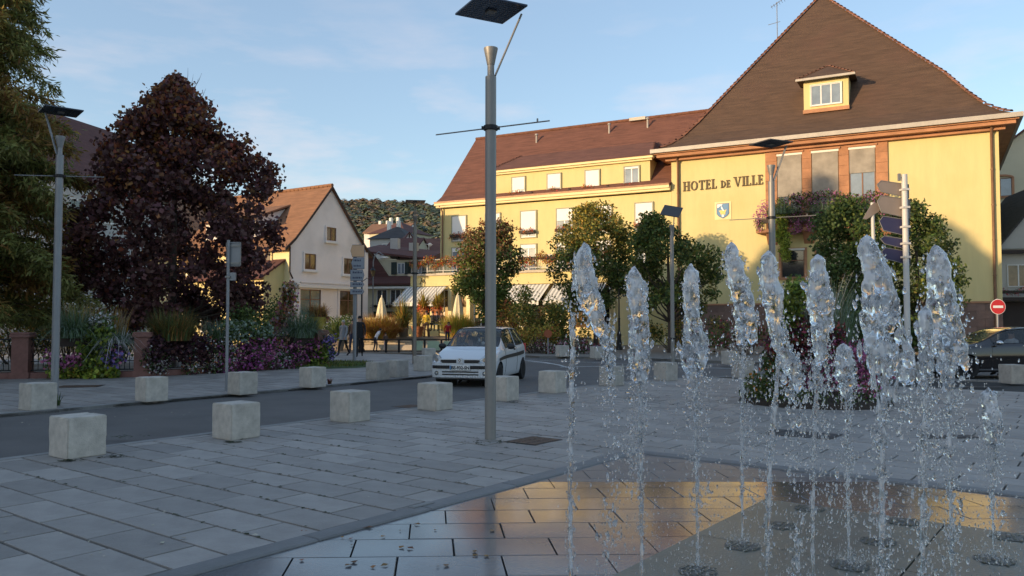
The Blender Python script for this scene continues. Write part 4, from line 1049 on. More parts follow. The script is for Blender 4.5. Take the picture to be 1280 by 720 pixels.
for i, (nm, lb, (px_, py_), D_, w_, d_, ze_, zr_, wl_, rf_, an_, wn_) in enumerate(HH):
    p = at(px_, py_, D_)
    t, ro = small_house(nm, lb, p, w_, d_, ze_, zr_, wl_, rf_, an_, wn_, hip=(i in (1, 2)), ridge='y' if i == 3 else 'x', over=.3, z0=p.z)
    MB().box(.05, w_-.05, .05, d_-.05, -p.z-.1, -.09).build('foundation_wall', wl_, t)
    if i == 3:
        mb = MB()
        for a, b_ in (((0, 0), (0, 1.6)), ((1.1, 0), (1.1, 3.1)), ((2.2, 0), (2.2, 1.6)), ((0, 1.5), (2.2, 1.5)), ((0, .1), (1.1, 1.5)), ((2.2, .1), (1.1, 1.5)), ((0, .1), (2.2, .1))):
            mb.path([(a[0], -.03, a[1]), (b_[0], -.03, b_[1])], .06, 4)
        mb.build('timber_frame', 'wood_dark', t)
    if i < 3:
        for cx in (1.0, 2.2): MB().box(cx, cx+.35, d_/2-.2, d_/2+.2, ze_+.5, zr_+.6).build('chimney', 'white_trim', t)
t = thing('rooftop_antenna', 'white tv aerial mast standing above the red roof by the terrace', 'antenna', tuple(at(536, 323, 70)))
mb = MB(); mb.path([(0, 0, -4), (0, 0, 1.3)], .035, 6); mb.path([(-.35, 0, 1.25), (.35, 0, 1.2)], .025, 5); mb.build('mast', 'white_trim', t)
MB().lathe([(.02, 0), (.16, .06), (.17, .07)], (.1, -.1, 1.2), 10, axis='y').build('dish', 'white_trim', t)

# right side: houses in the side street
rh = thing('side_street_house', 'cream house with pointed gable and arched brown windows right of the town hall', 'house', (33.6, 60, 0), R(-28))
gable_house(rh, 10, 10, 12.0, 15.9, 'stucco_cream', 'roof_maroon', ridge='y', over=.4)
for z_ in (10.7, 7.9):
    for x_ in (2.0, 5.2): 
        wo = window(rh, x_, z_-.0, 1.5, 1.35, 'glass_sky', 'frame_brown', mull=1)
        mb = MB()
        for k in range(8):
            a0, a1 = math.pi*k/8, math.pi*(k+1)/8
            mb.prism([(x_+.75+.9*math.cos(a), z_+1.35+.28*math.sin(a)) for a in (a0, a1)]+[(x_+.75+.74*math.cos(a), z_+1.33+.14*math.sin(a)) for a in (a1, a0)], 'y', -.09, .01)
        mb.box(x_-.14, x_, -.09, .01, z_-.12, z_+1.36); mb.box(x_+1.5, x_+1.64, -.09, .01, z_-.12, z_+1.36); mb.box(x_-.14, x_+1.64, -.10, .01, z_-.14, z_-.002)
        mb.build('arch_surround', 'sandstone_trim', wo)
lh = thing('low_house', 'low grey blue roofed house with balcony of red flowers right of the town hall', 'house', (29.5, 48.5, 0), R(-14))
mb = MB(); mb.prism([(0, 5.9), (3.1, 9.9), (6.4, 5.9)], 'y', -.1, 0); mb.build('gable', 'stucco_grey', lh)
MB().box(0, 6.4, 0.02, 8, -.1, 5.9).build('wall', 'stucco_grey', lh)
mb = MB()
for a, b_ in (((-.3, 5.6), (3.1, 10.0)), ((3.1, 10.0), (6.7, 5.6))): mb.prism([a, b_, (b_[0], b_[1]+.15), (a[0], a[1]+.15)], 'y', -.5, 8)
mb.build('roof', 'roof_grey', lh)
MB().box(-.2, 6.6, -.5, -.11, 5.6, 5.8).build('beam', 'wood_dark', lh)
for x_ in (.5, 2.2, 3.9): window(lh, x_, 3.6, 1.2, 1.35, 'glass_warm', 'frame_white')
MB().box(-.2, 6.5, -.9, -.0, 2.75, 2.95).build('balcony', 'wood_dark', lh)
for k in range(5): flowerbox(lh, (.5+k*1.25, -.85, 3.35), 1.2, ['leaf_maroon', 'petal_red', 'leaf_green_dark'], 200)
MB().box(-.1, 6.4, -.04, .01, 0, 2.7).build('garage_front', 'wood_dark', lh)

# ------------------------------------------------------------------ wooded hill
def hill_z(x, y):
    d = (y-150)/330; d = max(0, min(1, d)); s = d*d*(3-2*d)
    top = 66-0.075*(x+60)+3.5*math.sin(x*.021+1)+1.5*math.sin(x*.06)
    return -1+s*top
mb = MB(); nx_, ny_ = 60, 26
mb.grid(lambda u, v: (-420+840*u, 140+420*v, hill_z(-420+840*u, 140+420*v)), nx_, ny_)
structure('hill', mb, 'grass_green', smooth=True)
ctr = []
for _ in range(6500):
    y_ = random.uniform(170, 490); x_ = random.uniform(-0.30, 0.02)*y_ if random.random() < .8 else random.uniform(-.6, .6)*y_
    ctr.append((x_, y_, hill_z(x_, y_)))
C_ = np.array(ctr); nC = len(C_); per = 42
idx = np.repeat(np.arange(nC), per); rad = rng.uniform(1.5, 3.0, nC); tall = rng.uniform(.9, 1.6, nC); d_ = unit(rng.normal(size=(nC*per, 3)))
d_[:, 2] = np.abs(d_[:, 2])*0.9+0.0
P = C_[idx]+d_*np.stack([rad[idx], rad[idx], rad[idx]*tall[idx]], axis=1)+np.stack([np.zeros(len(idx)), np.zeros(len(idx)), rad[idx]*.6], axis=1)
N_ = unit(d_+np.array([0, 0, .35])+rng.normal(0, .12, d_.shape)); A_ = unit(np.cross(N_, rng.normal(size=N_.shape))); B_ = np.cross(N_, A_); s_ = rng.uniform(.55, 1.05, len(P))[:, None]
V = np.stack([P-A_*s_, P+B_*s_*.85, P+A_*s_, P-B_*s_*.85], axis=1).reshape(-1, 3); F = np.arange(4*len(P)).reshape(-1, 4)
nzv = np.array([noise.noise(Vector((c[0]*.018, c[1]*.012, 3))) for c in C_]); kind_ = np.where(nzv+rng.normal(0, .22, nC) > .12, 1, np.where(rng.uniform(size=nC) < .35, 2, 0))
tag(link('hill_forest', npmesh('hill_forest', V, F, ['forest_a', 'forest_b', 'forest_c'], kind_[idx])), 'mixed autumn forest covering the hill', kind='stuff')

# ------------------------------------------------------------------ trees
def limb_pts(a, b, n=5, wob=.12, sag=0):
    a, b = Vector(a), Vector(b); L = (b-a).length; out = []
    for k in range(n+1):
        t_ = k/n; p = a.lerp(b, t_)+Vector((random.uniform(-1, 1), random.uniform(-1, 1), random.uniform(-.5, .5)))*wob*L*.15*(0 if k in (0, n) else 1)
        p.z += sag*math.sin(math.pi*t_)*L; out.append(p)
    return out
def tree(name, label, base, blobs, trunk_h, trunk_r, n, size, mats, weights=None, pick=None, group=None, aspect=.65, shell=.45, extra=None, upb=0):
    t = thing(name, label, 'tree', base, 0, group)
    mb = MB(); top = max(b[2]+b[3] for b in blobs); cx = sum(b[0] for b in blobs)/len(blobs); cy = sum(b[1] for b in blobs)/len(blobs)
    mb.path([(0, 0, -.1), (.02, 0, trunk_h*.5), (cx*.3, cy*.3, trunk_h), (cx*.7, cy*.7, trunk_h+(top-trunk_h)*.5), (cx, cy, top-.6)], [trunk_r*1.25, trunk_r, trunk_r*.85, trunk_r*.5, trunk_r*.12], 9)
    mb.build('trunk', 'bark', t, smooth=True)
    mb = MB()
    for b in blobs[:34]:
        z0 = min(max(trunk_h*.75, b[2]-1.2*math.hypot(b[0]-cx, b[1]-cy)), top-1); f = max(0, min(1, (z0-trunk_h)/(max(.1, top-trunk_h))))
        mb.path(limb_pts((cx*(.3+.6*f), cy*(.3+.6*f), z0), (b[0], b[1], b[2]), 4, .5), [trunk_r*.42*(1-f*.5), trunk_r*.3, trunk_r*.22, trunk_r*.14, trunk_r*.06], 6)
        for q in range(3):
            d = Vector((random.gauss(0, 1), random.gauss(0, 1), random.gauss(.4, .8))).normalized()*b[3]*.95
            mb.path(limb_pts((b[0], b[1], b[2]), Vector(b[:3])+d, 3, .4), [trunk_r*.10, trunk_r*.07, trunk_r*.05, trunk_r*.02], 5)
    mb.build('limbs', 'bark', t, smooth=True)
    foliage('crown', blobs, n, size, mats, t, weights, shell, aspect, pick=pick, upbias=upb)
    if extra: extra(t)
    return t
# copper-leaved maple: outline widths measured by height (z, left, right) relative to trunk
def profile_blobs(prof, depth, n, rmin, rmax, seed=1, hollow=.0):
    rs = random.Random(seed); out = []
    zs = [p[0] for p in prof]
    for _ in range(n):
        z_ = zs[0]+(zs[-1]-zs[0])*(_+rs.random())/n; k = max(i for i in range(len(zs)-1) if zs[i] <= z_) if z_ < zs[-1] else len(zs)-2
        f = (z_-zs[k])/(zs[k+1]-zs[k]); l_ = prof[k][1]+(prof[k+1][1]-prof[k][1])*f; r_ = prof[k][2]+(prof[k+1][2]-prof[k][2])*f
        c, h = (l_+r_)/2, (r_-l_)/2; a = rs.uniform(0, 2*math.pi); q = rs.uniform(hollow, 1)**.5 if rs.random() < .58 else rs.uniform(.86, 1.0)
        r0 = min(rs.uniform(rmin, rmax), max(.25, h*.8)); rr = max(0, h-r0*.7)
        out.append((c+rr*q*math.cos(a), depth*rr/ max(.1, h)*q*math.sin(a)*h, z_, r0, 1, .8))
    return out
mp_prof = [(1.5, -1.8, 1.8), (2.1, -3.2, 3.0), (3.0, -3.6, 3.5), (4.3, -3.7, 3.9), (5.6, -3.4, 4.0), (6.6, -3.1, 3.9), (7.4, -2.5, 3.2), (8.1, -2.1, 2.3), (8.8, -1.5, 1.6), (9.4, -.9, .9), (10.1, -.2, .2)]
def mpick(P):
    f = np.clip((P[:, 2]-4.5)/5, 0, 1)*.75+(P[:, 0] < 0)*.08  # sunlit red of the crown's top and left side put into leaf colour
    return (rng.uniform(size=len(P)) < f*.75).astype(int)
def twigs(t):
    mb = MB()
    for _ in range(24):
        a = random.uniform(0, 2*math.pi); z_ = random.uniform(6.5, 9.9); r_ = (10.3-z_)*.42
        p = Vector((.35+r_*math.cos(a), r_*math.sin(a), z_)); d = Vector((math.cos(a)*.5, math.sin(a)*.3, random.uniform(.5, 1.1)))
        mb.path([p, p+d*.3+Vector((.03, 0, 0)), p+d*.55], [.010, .007, .003], 4)
    mb.build('twigs', 'bark', t, kind='stuff')
cm = tree('copper_maple', 'large dark copper leaved tree behind the flower covered fence', (-11.75, 27.6, 0), profile_blobs(mp_prof, .9, 250, .35, .75, 12)+[(.5, -.4, 7.2, .8, 1, .8), (1.3, -.5, 7.5, .7, 1, .8), (.9, -.8, 6.7, .8, 1, .8), (1.8, -.6, 6.6, .7, 1, .8), (-.3, -.6, 6.4, .8, 1, .8), (2.2, -.3, 7.2, .6, 1, .8), (.2, .5, 7.8, .7, 1, .8)], 1.9, .17, 46000, .16,
          ['leaf_copper', 'leaf_copper_lit'], pick=mpick, aspect=.85, extra=twigs, shell=.6)
# feathery conifer (swamp cypress) at the left edge
cf = thing('swamp_cypress', 'feathery green and rust coloured conifer at the left edge', 'tree', (-16.6, 24.6, 0))
mb = MB(); mb.path([(0, 0, -.1), (0, 0, 3), (.1, 0, 9), (.1, 0, 16.5)], [.30, .24, .14, .02], 10); mb.build('trunk', 'bark', cf, smooth=True)
mb = MB(); PP = []; DD = []
for k in range(190):
    z_ = 1.7+14.3*(k/190)**1.05; a = k*2.399+random.uniform(-.3, .3); L_ = (4.2-.10*z_-0.008*z_*z_)*random.uniform(.66, 1.08)
    if 8.9 < z_ < 9.9: L_ *= .45
    L_ = max(.5, L_); up = random.uniform(.05, .35)
    pts = [Vector((math.cos(a)*L_*s, math.sin(a)*L_*s, z_+L_*(up*s-.35*s*s))) for s in (0, .25, .5, .75, 1.0)]
    mb.path(pts, [.045, .035, .025, .016, .006], 5)
    for _ in range(int(210*L_)):
        s = random.uniform(.12, 1)**.8; i_ = min(3, int(s*4)); p = pts[i_].lerp(pts[i_+1], s*4-i_)
        w = .55*(1-.5*s)+.05
        q = p+Vector((random.gauss(0, w*.45), random.gauss(0, w*.45), random.gauss(-.10, .14)))
        PP.append(q); dv = (q-p)+Vector((math.cos(a)*.15, math.sin(a)*.15, -.10)); DD.append(dv if dv.length > 1e-3 else Vector((0, 0, -1)))
mb.build('limbs', 'bark', cf, smooth=True)
P = np.array([p[:] for p in PP]); V, F = leaf_quads(P, .24, .22, 0, .4, dirs=np.array([d[:] for d in DD]))
nzv = np.array([noise.noise(Vector(p)*.55) for p in PP]); mi = ((nzv+rng.normal(0, .15, len(P))-.025*(P[:, 2]-4.5)) > .1).astype(int)
link('crown', npmesh('crown', V, F, ['leaf_conifer', 'leaf_conifer_rust'], mi), cf)
for (x_, y_, sc, az, lb) in ((-21.0, 15.6, 1.45, 1.1, 'unseen copper leaved tree added at the left to shade the town hall'), (-25.0, 20.8, 1.4, 2.3, 'unseen copper leaved tree added farther left to shade the town hall')):
    c = copy_tree(cm); c.location = (x_, y_, 0); c.scale = (sc, sc, sc); c.rotation_euler = (0, 0, az); c['label'] = lb; c['group'] = 'copper maples by the pavement'  # unseen copies, added and enlarged to shade the town hall's lower wall
cm['group'] = 'copper maples by the pavement'
# small distant conifer tip
tr_prof = lambda s, w: [(s, -w*.6, w*.6), (s+1.0, -w, w), (s+2.4, -w*1.0, w*1.0), (s+3.6, -w*.72, w*.72), (s+4.4, -w*.3, w*.3)]
def apick(P): return (rng.uniform(size=len(P)) < np.clip((P[:, 2]-3.4)/3, 0, 1)*.8).astype(int)
tree('street_tree', 'young tree with rust tinged crown behind the white car and near lamp post', (-1.32, 44, 0),
     profile_blobs([(1.9, -1.2, 1.2), (2.6, -1.9, 1.8), (4.0, -2.1, 2.0), (5.2, -2.0, 2.0), (6.0, -1.6, 1.5), (6.7, -1.0, 1.0)], .95, 52, .45, .8, 5), 2.0, .11, 14000, .155, ['leaf_green', 'leaf_dusk'], pick=apick, aspect=.75, extra=lambda t: foliage('shoots', [(random.uniform(-1.4, 1.5), random.uniform(-.8, .8), random.uniform(5.6, 6.9), .22) for _ in range(22)], 700, .13, ['leaf_dusk', 'leaf_rust'], t))
tree('street_tree', 'round clipped green tree in front of the yellow wing', (4.65, 44.5, 0),
     profile_blobs([(2.5, -1.5, 1.5), (3.1, -2.3, 2.3), (4.6, -2.75, 2.7), (6.0, -2.6, 2.4), (7.0, -1.9, 1.7), (7.8, -.8, .8)], .95, 70, .5, .9, 6), 2.4, .13, 19000, .155, ['leaf_green_dark', 'leaf_green', 'leaf_olive', 'leaf_yellow'], pick=lambda P: np.where(rng.uniform(size=len(P)) < np.clip((P[:, 2]-4.5)/3, .05, .9), np.where(rng.uniform(size=len(P)) < .3, 3, 2), rng.integers(0, 2, len(P))), shell=.35)  # sunlight on the upper crown painted as golden leaves
tree('street_tree', 'loose spreading green tree behind the middle lamp post', (7.6, 38.5, 0),
     profile_blobs([(2.0, -1.6, 1.8), (2.6, -2.2, 2.4), (3.8, -2.2, 2.6), (4.6, -2.1, 2.6), (5.4, -1.9, .9), (6.5, -1.4, -.2)], .9, 56, .4, .8, 8), 2.0, .12, 16000, .15, ['leaf_green_dark', 'leaf_green', 'leaf_olive'], weights=[2, 2, 1.2])
tree('bay_tree', 'large dark green bush tree under the sandstone window bay', (14.7, 34.0, 0),
     profile_blobs([(.6, -1.4, 1.4), (1.6, -1.7, 1.8), (3.2, -1.8, 1.8), (4.6, -1.9, 1.8), (5.9, -2.0, 1.5), (6.6, -1.3, .8)], .8, 70, .45, .85, 9), 1.2, .14, 17000, .15, ['leaf_green_dark', 'leaf_green'], weights=[2, 1])
tree('bay_tree', 'dark green bush tree with ragged right side behind the sign post', (17.6, 34.4, 0),
     profile_blobs([(.6, -1.4, 1.0), (1.6, -1.9, 1.6), (2.6, -2.0, 2.3), (3.7, -1.9, 1.8), (4.9, -1.7, 1.7), (5.9, -1.5, .8), (6.7, -1.0, -.2)], .8, 62, .4, .75, 10), 1.2, .14, 14000, .15, ['leaf_green_dark', 'leaf_green', 'leaf_olive'], weights=[2, 1.3, .3])
def bush(label, base, blobs, n, size, mats, weights=None, name='bush', cat='bush', group=None, pick=None, aspect=.6):
    t = thing(name, label, cat, base, 0, group)
    mb = MB()
    for b in blobs: mb.path(limb_pts((b[0]*.3, b[1]*.3, 0), b[:3], 3), [.03, .02, .015, .006], 5)
    mb.build('stems', 'bark', t); foliage('leaves', blobs, n, size, mats, t, weights, pick=pick, aspect=aspect); return t
def rb(w, d, z0, z1, n, r0, r1): return [(random.uniform(-w, w), random.uniform(-d, d), random.uniform(z0, z1), random.uniform(r0, r1)) for _ in range(n)]
bush('tall green yellow shrub right of the white car behind the kerb', (1.5, 39.5, .03), rb(1.2, .8, .8, 3.0, 16, .45, .75), 4200, .13, ['leaf_green', 'leaf_olive', 'leaf_yellow'], [2, 2, 1])
bush('golden leaved shrub low in the flower bed behind the white car', (1.1, 38.2, .03), rb(1.1, .5, .4, 1.2, 10, .3, .5), 1700, .12, ['leaf_yellow', 'leaf_olive', 'petal_orange'], [3, 2, .5])
bush('orange flowering shrub in front of the restaurant entrance', (.7, 42.5, 0), rb(1.3, .6, .5, 2.2, 12, .35, .6), 1800, .13, ['leaf_rust', 'leaf_yellow', 'leaf_green'], [1.5, 1.2, 1])
bush('pink and white flower bed under the tall shrub beyond the road', (2.2, 37.4, .03), rb(2.4, .5, .2, .55, 16, .22, .35), 2600, .10, ['leaf_green_dark', 'petal_white', 'petal_pink', 'leaf_maroon'], [4, 1, 1.2, 1], name='flower_bed', cat='flower bed')
bush('olive green shrub behind the first clipped tree trunk', (3.2, 40, 0), rb(1.0, .6, .5, 2.0, 9, .4, .6), 1700, .13, ['leaf_green', 'leaf_olive'])
bush('low leafy shrubs beneath the loose spreading tree', (8.4, 40.0, 0), rb(1.8, .6, .4, 1.7, 12, .4, .6), 2000, .13, ['leaf_green', 'leaf_yellow', 'leaf_green_dark'])
bush('golden green shrubs below the sign post in front of the town hall', (10.8, 36.5, 0), rb(1.8, .6, .4, 1.4, 12, .35, .55), 1700, .13, ['leaf_green_dark', 'leaf_maroon', 'leaf_green'])
# greenery behind the fence at left
for i, (px_, z_, r_, D_, mats_, lb) in enumerate(((85, 1.6, 1.1, 29, ['leaf_yellow', 'leaf_green', 'leaf_olive'], 'yellow green shrub behind the fence beside the left lamp'),
        (150, 1.5, 1.0, 30, ['leaf_green', 'leaf_olive'], 'mid green shrub behind the fence under the copper tree'),
        (20, 1.6, 1.2, 29, ['leaf_green', 'leaf_conifer_rust'], 'brownish green shrub behind the fence at the left edge'),
        (235, 1.3, .9, 31, ['leaf_green', 'leaf_olive'], 'olive shrub behind the reddish grasses'),
        (325, 1.5, 1.1, 32, ['leaf_green_dark', 'leaf_green'], 'dark green shrub left of the flower column'))):
    p = at(px_, 400, D_); bush(lb, (p.x, p.y, 0), rb(r_*1.1, .6, .6, z_+.5, 12, .4, .65), 2200, .11, mats_)

# ------------------------------------------------------------------ stone and iron fence with its hanging flowers
P0, P1, P2, P3 = Vector((-17.5, 21.3)), Vector((-13.45, 22.05)), Vector((-10.42, 22.7)), Vector((-6.68, 27.7))
fn = thing('fence', 'iron lattice fence between reddish stone pillars along the pavement', 'fence')
def pillar(p, ang, h=1.22, w=.42):
    o = link('pillar', MB().box(-w/2, w/2, -w/2, w/2, 0, h).mesh('pillar', 'pink_stone'), fn, (p.x, p.y, 0), (0, 0, ang))
    mb = MB(); mb.box(-w/2-.05, w/2+.05, -w/2-.05, w/2+.05, h-.10, h-.02); mb.box(-w/2-.03, w/2+.03, -w/2-.03, w/2+.03, h-.02, h+.04)
    mb.build('cap', 'pink_stone', o, bevel=.012); MB().box(-w/2-.04, w/2+.04, -w/2-.04, w/2+.04, 0, .17).build('base', 'pink_stone', o)
def panel(a, b, z0=.2, z1=1.05):
    d = (b-a); L = d.length; ang = math.atan2(d.y, d.x)
    MB().box(0, L, -.19, .19, 0, .16).build('coping', 'pink_stone', fn, loc=(a.x, a.y, 0.001), rot=(0, 0, ang))
    mb = MB(); mb.box(0, L, -.02, .02, z1, z1+.04); mb.build('top_rail', 'black_iron', fn, loc=(a.x, a.y, 0), rot=(0, 0, ang))
    mb = MB(); mb.box(0, L, -.015, .015, z0, z0+.03); mb.box(0, L, -.015, .015, z0+.24, z0+.265); mb.build('low_rail', 'black_iron', fn, loc=(a.x, a.y, 0), rot=(0, 0, ang))
    mb = MB(); st = .13; n = int(L/st)
    for i in range(n+1): mb.box(i*st-.008, i*st+.008, -.008, .008, z0, z0+.34)
    for i in range(n-1):
        x0, x1 = i*st, (i+2)*st
        mb.path([(x0, 0, z0+.30), (x0+.01, 0, z0+.45), (x0+st*.5, .01, z0+.62), (x0+st*1.1, .01, z1)], .009, 4); mb.path([(x1, 0, z0+.30), (x1-.01, 0, z0+.45), (x1-st*.5, -.01, z0+.62), (x1-st*1.1, -.01, z1)], .009, 4)
    mb.build('lattice_bars', 'black_iron', fn, loc=(a.x, a.y, 0), rot=(0, 0, ang), kind='stuff')
a1 = math.atan2((P1-P0).y, (P1-P0).x); a2 = math.atan2((P3-P2).y, (P3-P2).x)
pillar(P1, a1); pillar(P2, a1); pillar(P3, a2); pillar(P0, a1)
panel(P0, P1); panel(P1, P2); panel(P2, P3)
def fl(px, off=.35):       # a point on the fence line seen at px, moved off towards the pavement
    for a, b in ((P0, P1), (P1, P2), (P2, P3)):
        x, f, _ = ray(px, 400); k = x/f; d = b-a; t_ = (k*a.y-a.x)/(d.x-k*d.y)
        if -.02 <= t_ <= 1.02 or (b is P3 and t_ > 0):
            p = a+d*t_; q = Vector((d.y, -d.x)).normalized(); return p+q*off, p.y
    return None
def hz(py, Y): return EYE-(py-400)/1000*Y
FG = 'flowers hanging on the iron fence'
def fplant(name, label, cat, px, w, y0, y1, n, size, mats, weights, r=.2, off=.32, dep=.16, grass=None):
    p, Y = fl(px, off); z1, z0 = hz(y0, Y), hz(y1, Y); wm = w/1000*Y/2
    t = thing(name, label, cat, (p.x, p.y, 0), 0, FG)
    d = (P3-P2).normalized() if px > 178 else (P2-P1).normalized()
    dd = d/max(.45, abs(d.x)) if px > 178 else d
    bl = []
    for _ in range(22):
        u = random.uniform(-1, 1); c = dd*u*max(.05, wm-r*.5); bl.append((c.x, c.y+random.uniform(-dep, dep), max(.12, random.uniform(z0+r*.6, z1-r*.6)), r*random.uniform(.8, 1.25)))
    foliage('leaves_and_flowers', bl, n, size, mats, t, weights, aspect=.8, shell=.5)
    mb = MB()
    for b in bl[:8]: mb.path([(b[0]*.4, .12, max(.3, z1-.4)), b[:3]], [.012, .005], 4)
    mb.build('stems', 'bark', t)
    if grass:
        m_, k, L_, zb = grass; blades('grass_blades', (0, 0, zb), wm*.4, k, L_, .022, m_, t, splay=1.0, droop=1.0)
    return t
def ftuft(label, px, zb, L_, n, mats, sp=.25, splay=.9, droop=.9, weights=None, width=.022, off=.15, cat='grass', name='ornamental_grass'):
    p, Y = fl(px, off); t = thing(name, label, cat, (p.x, p.y, 0), 0, FG)
    MB().box(-sp, sp, -.12, .12, zb-.28, zb-.02).build('planter', 'wood_dark', t, rot=(0, 0, a2 if px > 178 else a1))
    blades('blades', (0, 0, zb-.05), sp, n, L_, width, mats, t, splay=splay, droop=droop, weights=weights); return t
ftuft('silver green arching grass beside the left lamp post', 96, 1.15, 1.15, 900, ['blade_silver', 'blade_green'], .35, 1.0, 1.25)
ftuft('pale feathery grass plumes behind the silver grass', 92, 1.2, .95, 260, ['plume_cream', 'blade_gold', 'leaf_yellow'], .35, .45, .3, off=-.35)
ftuft('silver trailing grass left of the second stone pillar', 146, 1.0, .8, 420, ['blade_silver', 'petal_white', 'blade_green'], .3, 1.2, 1.6)
ftuft('pale yellow grass plumes left of the second stone pillar', 138, 1.15, .9, 260, ['plume_cream', 'blade_gold'], .35, .5, .3, off=-.3)
fplant('hanging_flowers', 'bright pink petunias low behind the left lamp post', 'flowers', 88, 42, 440, 472, 900, .10, ['petal_pink', 'leaf_green', 'petal_magenta'], [2, 1.3, 1])
fplant('hanging_flowers', 'lime foliage along the foot of the fence right of the left lamp', 'plant', 112, 80, 457, 476, 1000, .12, ['leaf_lime', 'leaf_yellow', 'leaf_green'], [3, .6, 1], r=.16, off=.38)
fplant('hanging_flowers', 'green vine spilling over the fence between pink and violet flowers', 'plant', 122, 40, 405, 470, 1700, .12, ['leaf_lime', 'leaf_green'], [1, 2.4], r=.25)
fplant('hanging_flowers', 'white daisies high on the fence right of the vine', 'flowers', 130, 34, 390, 425, 500, .085, ['petal_white', 'leaf_green', 'leaf_silver'], [1, 1.4, .6])
fplant('hanging_flowers', 'violet petunias left of the second stone pillar', 'flowers', 147, 26, 428, 458, 600, .09, ['petal_purple', 'petal_pink', 'leaf_green_dark'], [2, .6, 1.2])
ftuft('reddish olive grass clump right of the second stone pillar', 213, 1.05, 1.05, 1100, ['blade_olive', 'blade_rust', 'blade_green'], .55, .75, .8, [3, 1, 1.4], off=.1)
fplant('hanging_flowers', 'nearly black purple foliage in the middle of the long fence section', 'plant', 216, 58, 418, 452, 2100, .11, ['leaf_purple', 'leaf_copper'], [2, 1], r=.28)
fplant('hanging_flowers', 'small white flowers right of the second stone pillar', 'flowers', 192, 22, 425, 470, 1000, .075, ['petal_white', 'leaf_green_dark', 'leaf_purple'], [1, 2, 1.5], r=.18)
fplant('hanging_flowers', 'white and rust flowers spilling over the middle of the fence', 'flowers', 254, 46, 412, 470, 2400, .075, ['petal_white', 'leaf_green_dark', 'leaf_purple', 'leaf_rust'], [1, 2, 1.4, .35], r=.25)
fplant('hanging_flowers', 'silver grey leaved plant above the magenta flowers', 'plant', 303, 44, 402, 432, 1300, .10, ['leaf_silver', 'leaf_green', 'leaf_green_dark'], [2, 1, 1])
fplant('hanging_flowers', 'magenta petunias behind the thin sign post', 'flowers', 292, 50, 425, 470, 1900, .095, ['petal_magenta', 'leaf_green_dark', 'petal_pink', 'leaf_purple'], [2, 1.6, 1.2, 1], r=.24)
fplant('hanging_flowers', 'pink petunias in the broad cascade left of the white flowers', 'flowers', 324, 34, 425, 464, 1400, .095, ['petal_pink', 'leaf_green_dark', 'petal_magenta'], [1.4, 1.6, 1.3], r=.24)
fplant('hanging_flowers', 'white petunias between two pink cascades', 'flowers', 343, 20, 438, 464, 700, .08, ['petal_white', 'leaf_green_dark'], [1, 1.4], r=.18)
fplant('hanging_flowers', 'dark pink petunias below the green grass near the last pillar', 'flowers', 370, 36, 425, 460, 1500, .095, ['petal_magenta', 'petal_pink', 'leaf_purple', 'leaf_green_dark'], [1.2, 1, 1, 1.4], r=.24)
fplant('hanging_flowers', 'green and yellow foliage just left of the last stone pillar', 'plant', 391, 20, 430, 460, 800, .10, ['leaf_lime', 'leaf_green'], [1, 2], r=.2)
fplant('hanging_flowers', 'violet trailing flowers hanging beside the last stone pillar', 'flowers', 403, 16, 418, 452, 600, .085, ['petal_purple', 'leaf_green_dark'], [1.6, 1.2], r=.18)
ftuft('tall arching green grass near the last stone pillar', 374, 1.05, 1.25, 1000, ['blade_green', 'blade_silver'], .4, .95, 1.2)
ftuft('soft green grass tuft left of the thin sign post', 276, 1.0, .8, 420, ['blade_green', 'blade_silver'], .4, .7, .8, off=-.1)
p, Y = fl(322, -.5); bush('round dark green clipped shrub behind the magenta cascade', (p.x, p.y, 0), rb(.7, .4, .8, 1.7, 9, .35, .5), 1900, .10, ['leaf_green_dark', 'leaf_green'])
p, Y = fl(345, .0); 
p = at(362, 400, 30); fc = thing('flower_column', 'tall column of pink and cream flowers in front of the white house', 'flowers', (p.x, p.y, 0))
foliage('flowers', [(-.32+.30*k/12+random.uniform(-.1, .1), random.uniform(-.15, .15), .55+k*.19, .40-.010*k) for k in range(13)]+[(-.45+random.uniform(-.1, .2), 0, .9+k*.2, .3) for k in range(4)], 4200, .11, ['petal_peach', 'leaf_rust', 'petal_pink', 'leaf_green', 'petal_white'], fc, [2, 1.3, .9, 1.6, .5], aspect=.9)
MB().path([(0, 0, 0), (0, 0, 2.7)], .06, 8).build('stake', 'bark', fc)
bl_ = thing('flower_bowl', 'yellow bowl planter of rust coloured grasses standing on the last stone pillar', 'planter', (P3.x-.05, P3.y, 1.26))
MB().lathe([(.12, 0), (.16, .03), (.2, .14), (.34, .42), (.36, .44), (.30, .42)], n=18).build('bowl', 'pot_yellow', bl_, smooth=True)
blades('grasses', (0, 0, .38), .28, 420, .62, .03, ['blade_rust', 'leaf_rust', 'blade_olive'], bl_, splay=.8, droop=.8)
foliage('flowers', [(-.25, 0, .42, .2), (.25, 0, .42, .2), (0, 0, .5, .25)], 420, .09, ['leaf_rust', 'leaf_maroon', 'leaf_olive'], bl_)
# grass island
mb = MB(); gp = gnd(440, 457); mb.lathe([(1.9, 0), (1.8, .05), (0, .09)], (gp.x-.9, gp.y, .0), 26); structure('grass_patch', mb, 'grass_green')
o = blades('lawn', (gp.x-.9, gp.y, .05), 1.8, 2600, .10, .03, ['blade_green', 'leaf_green', 'leaf_olive'], None, splay=.5, kind='stuff')

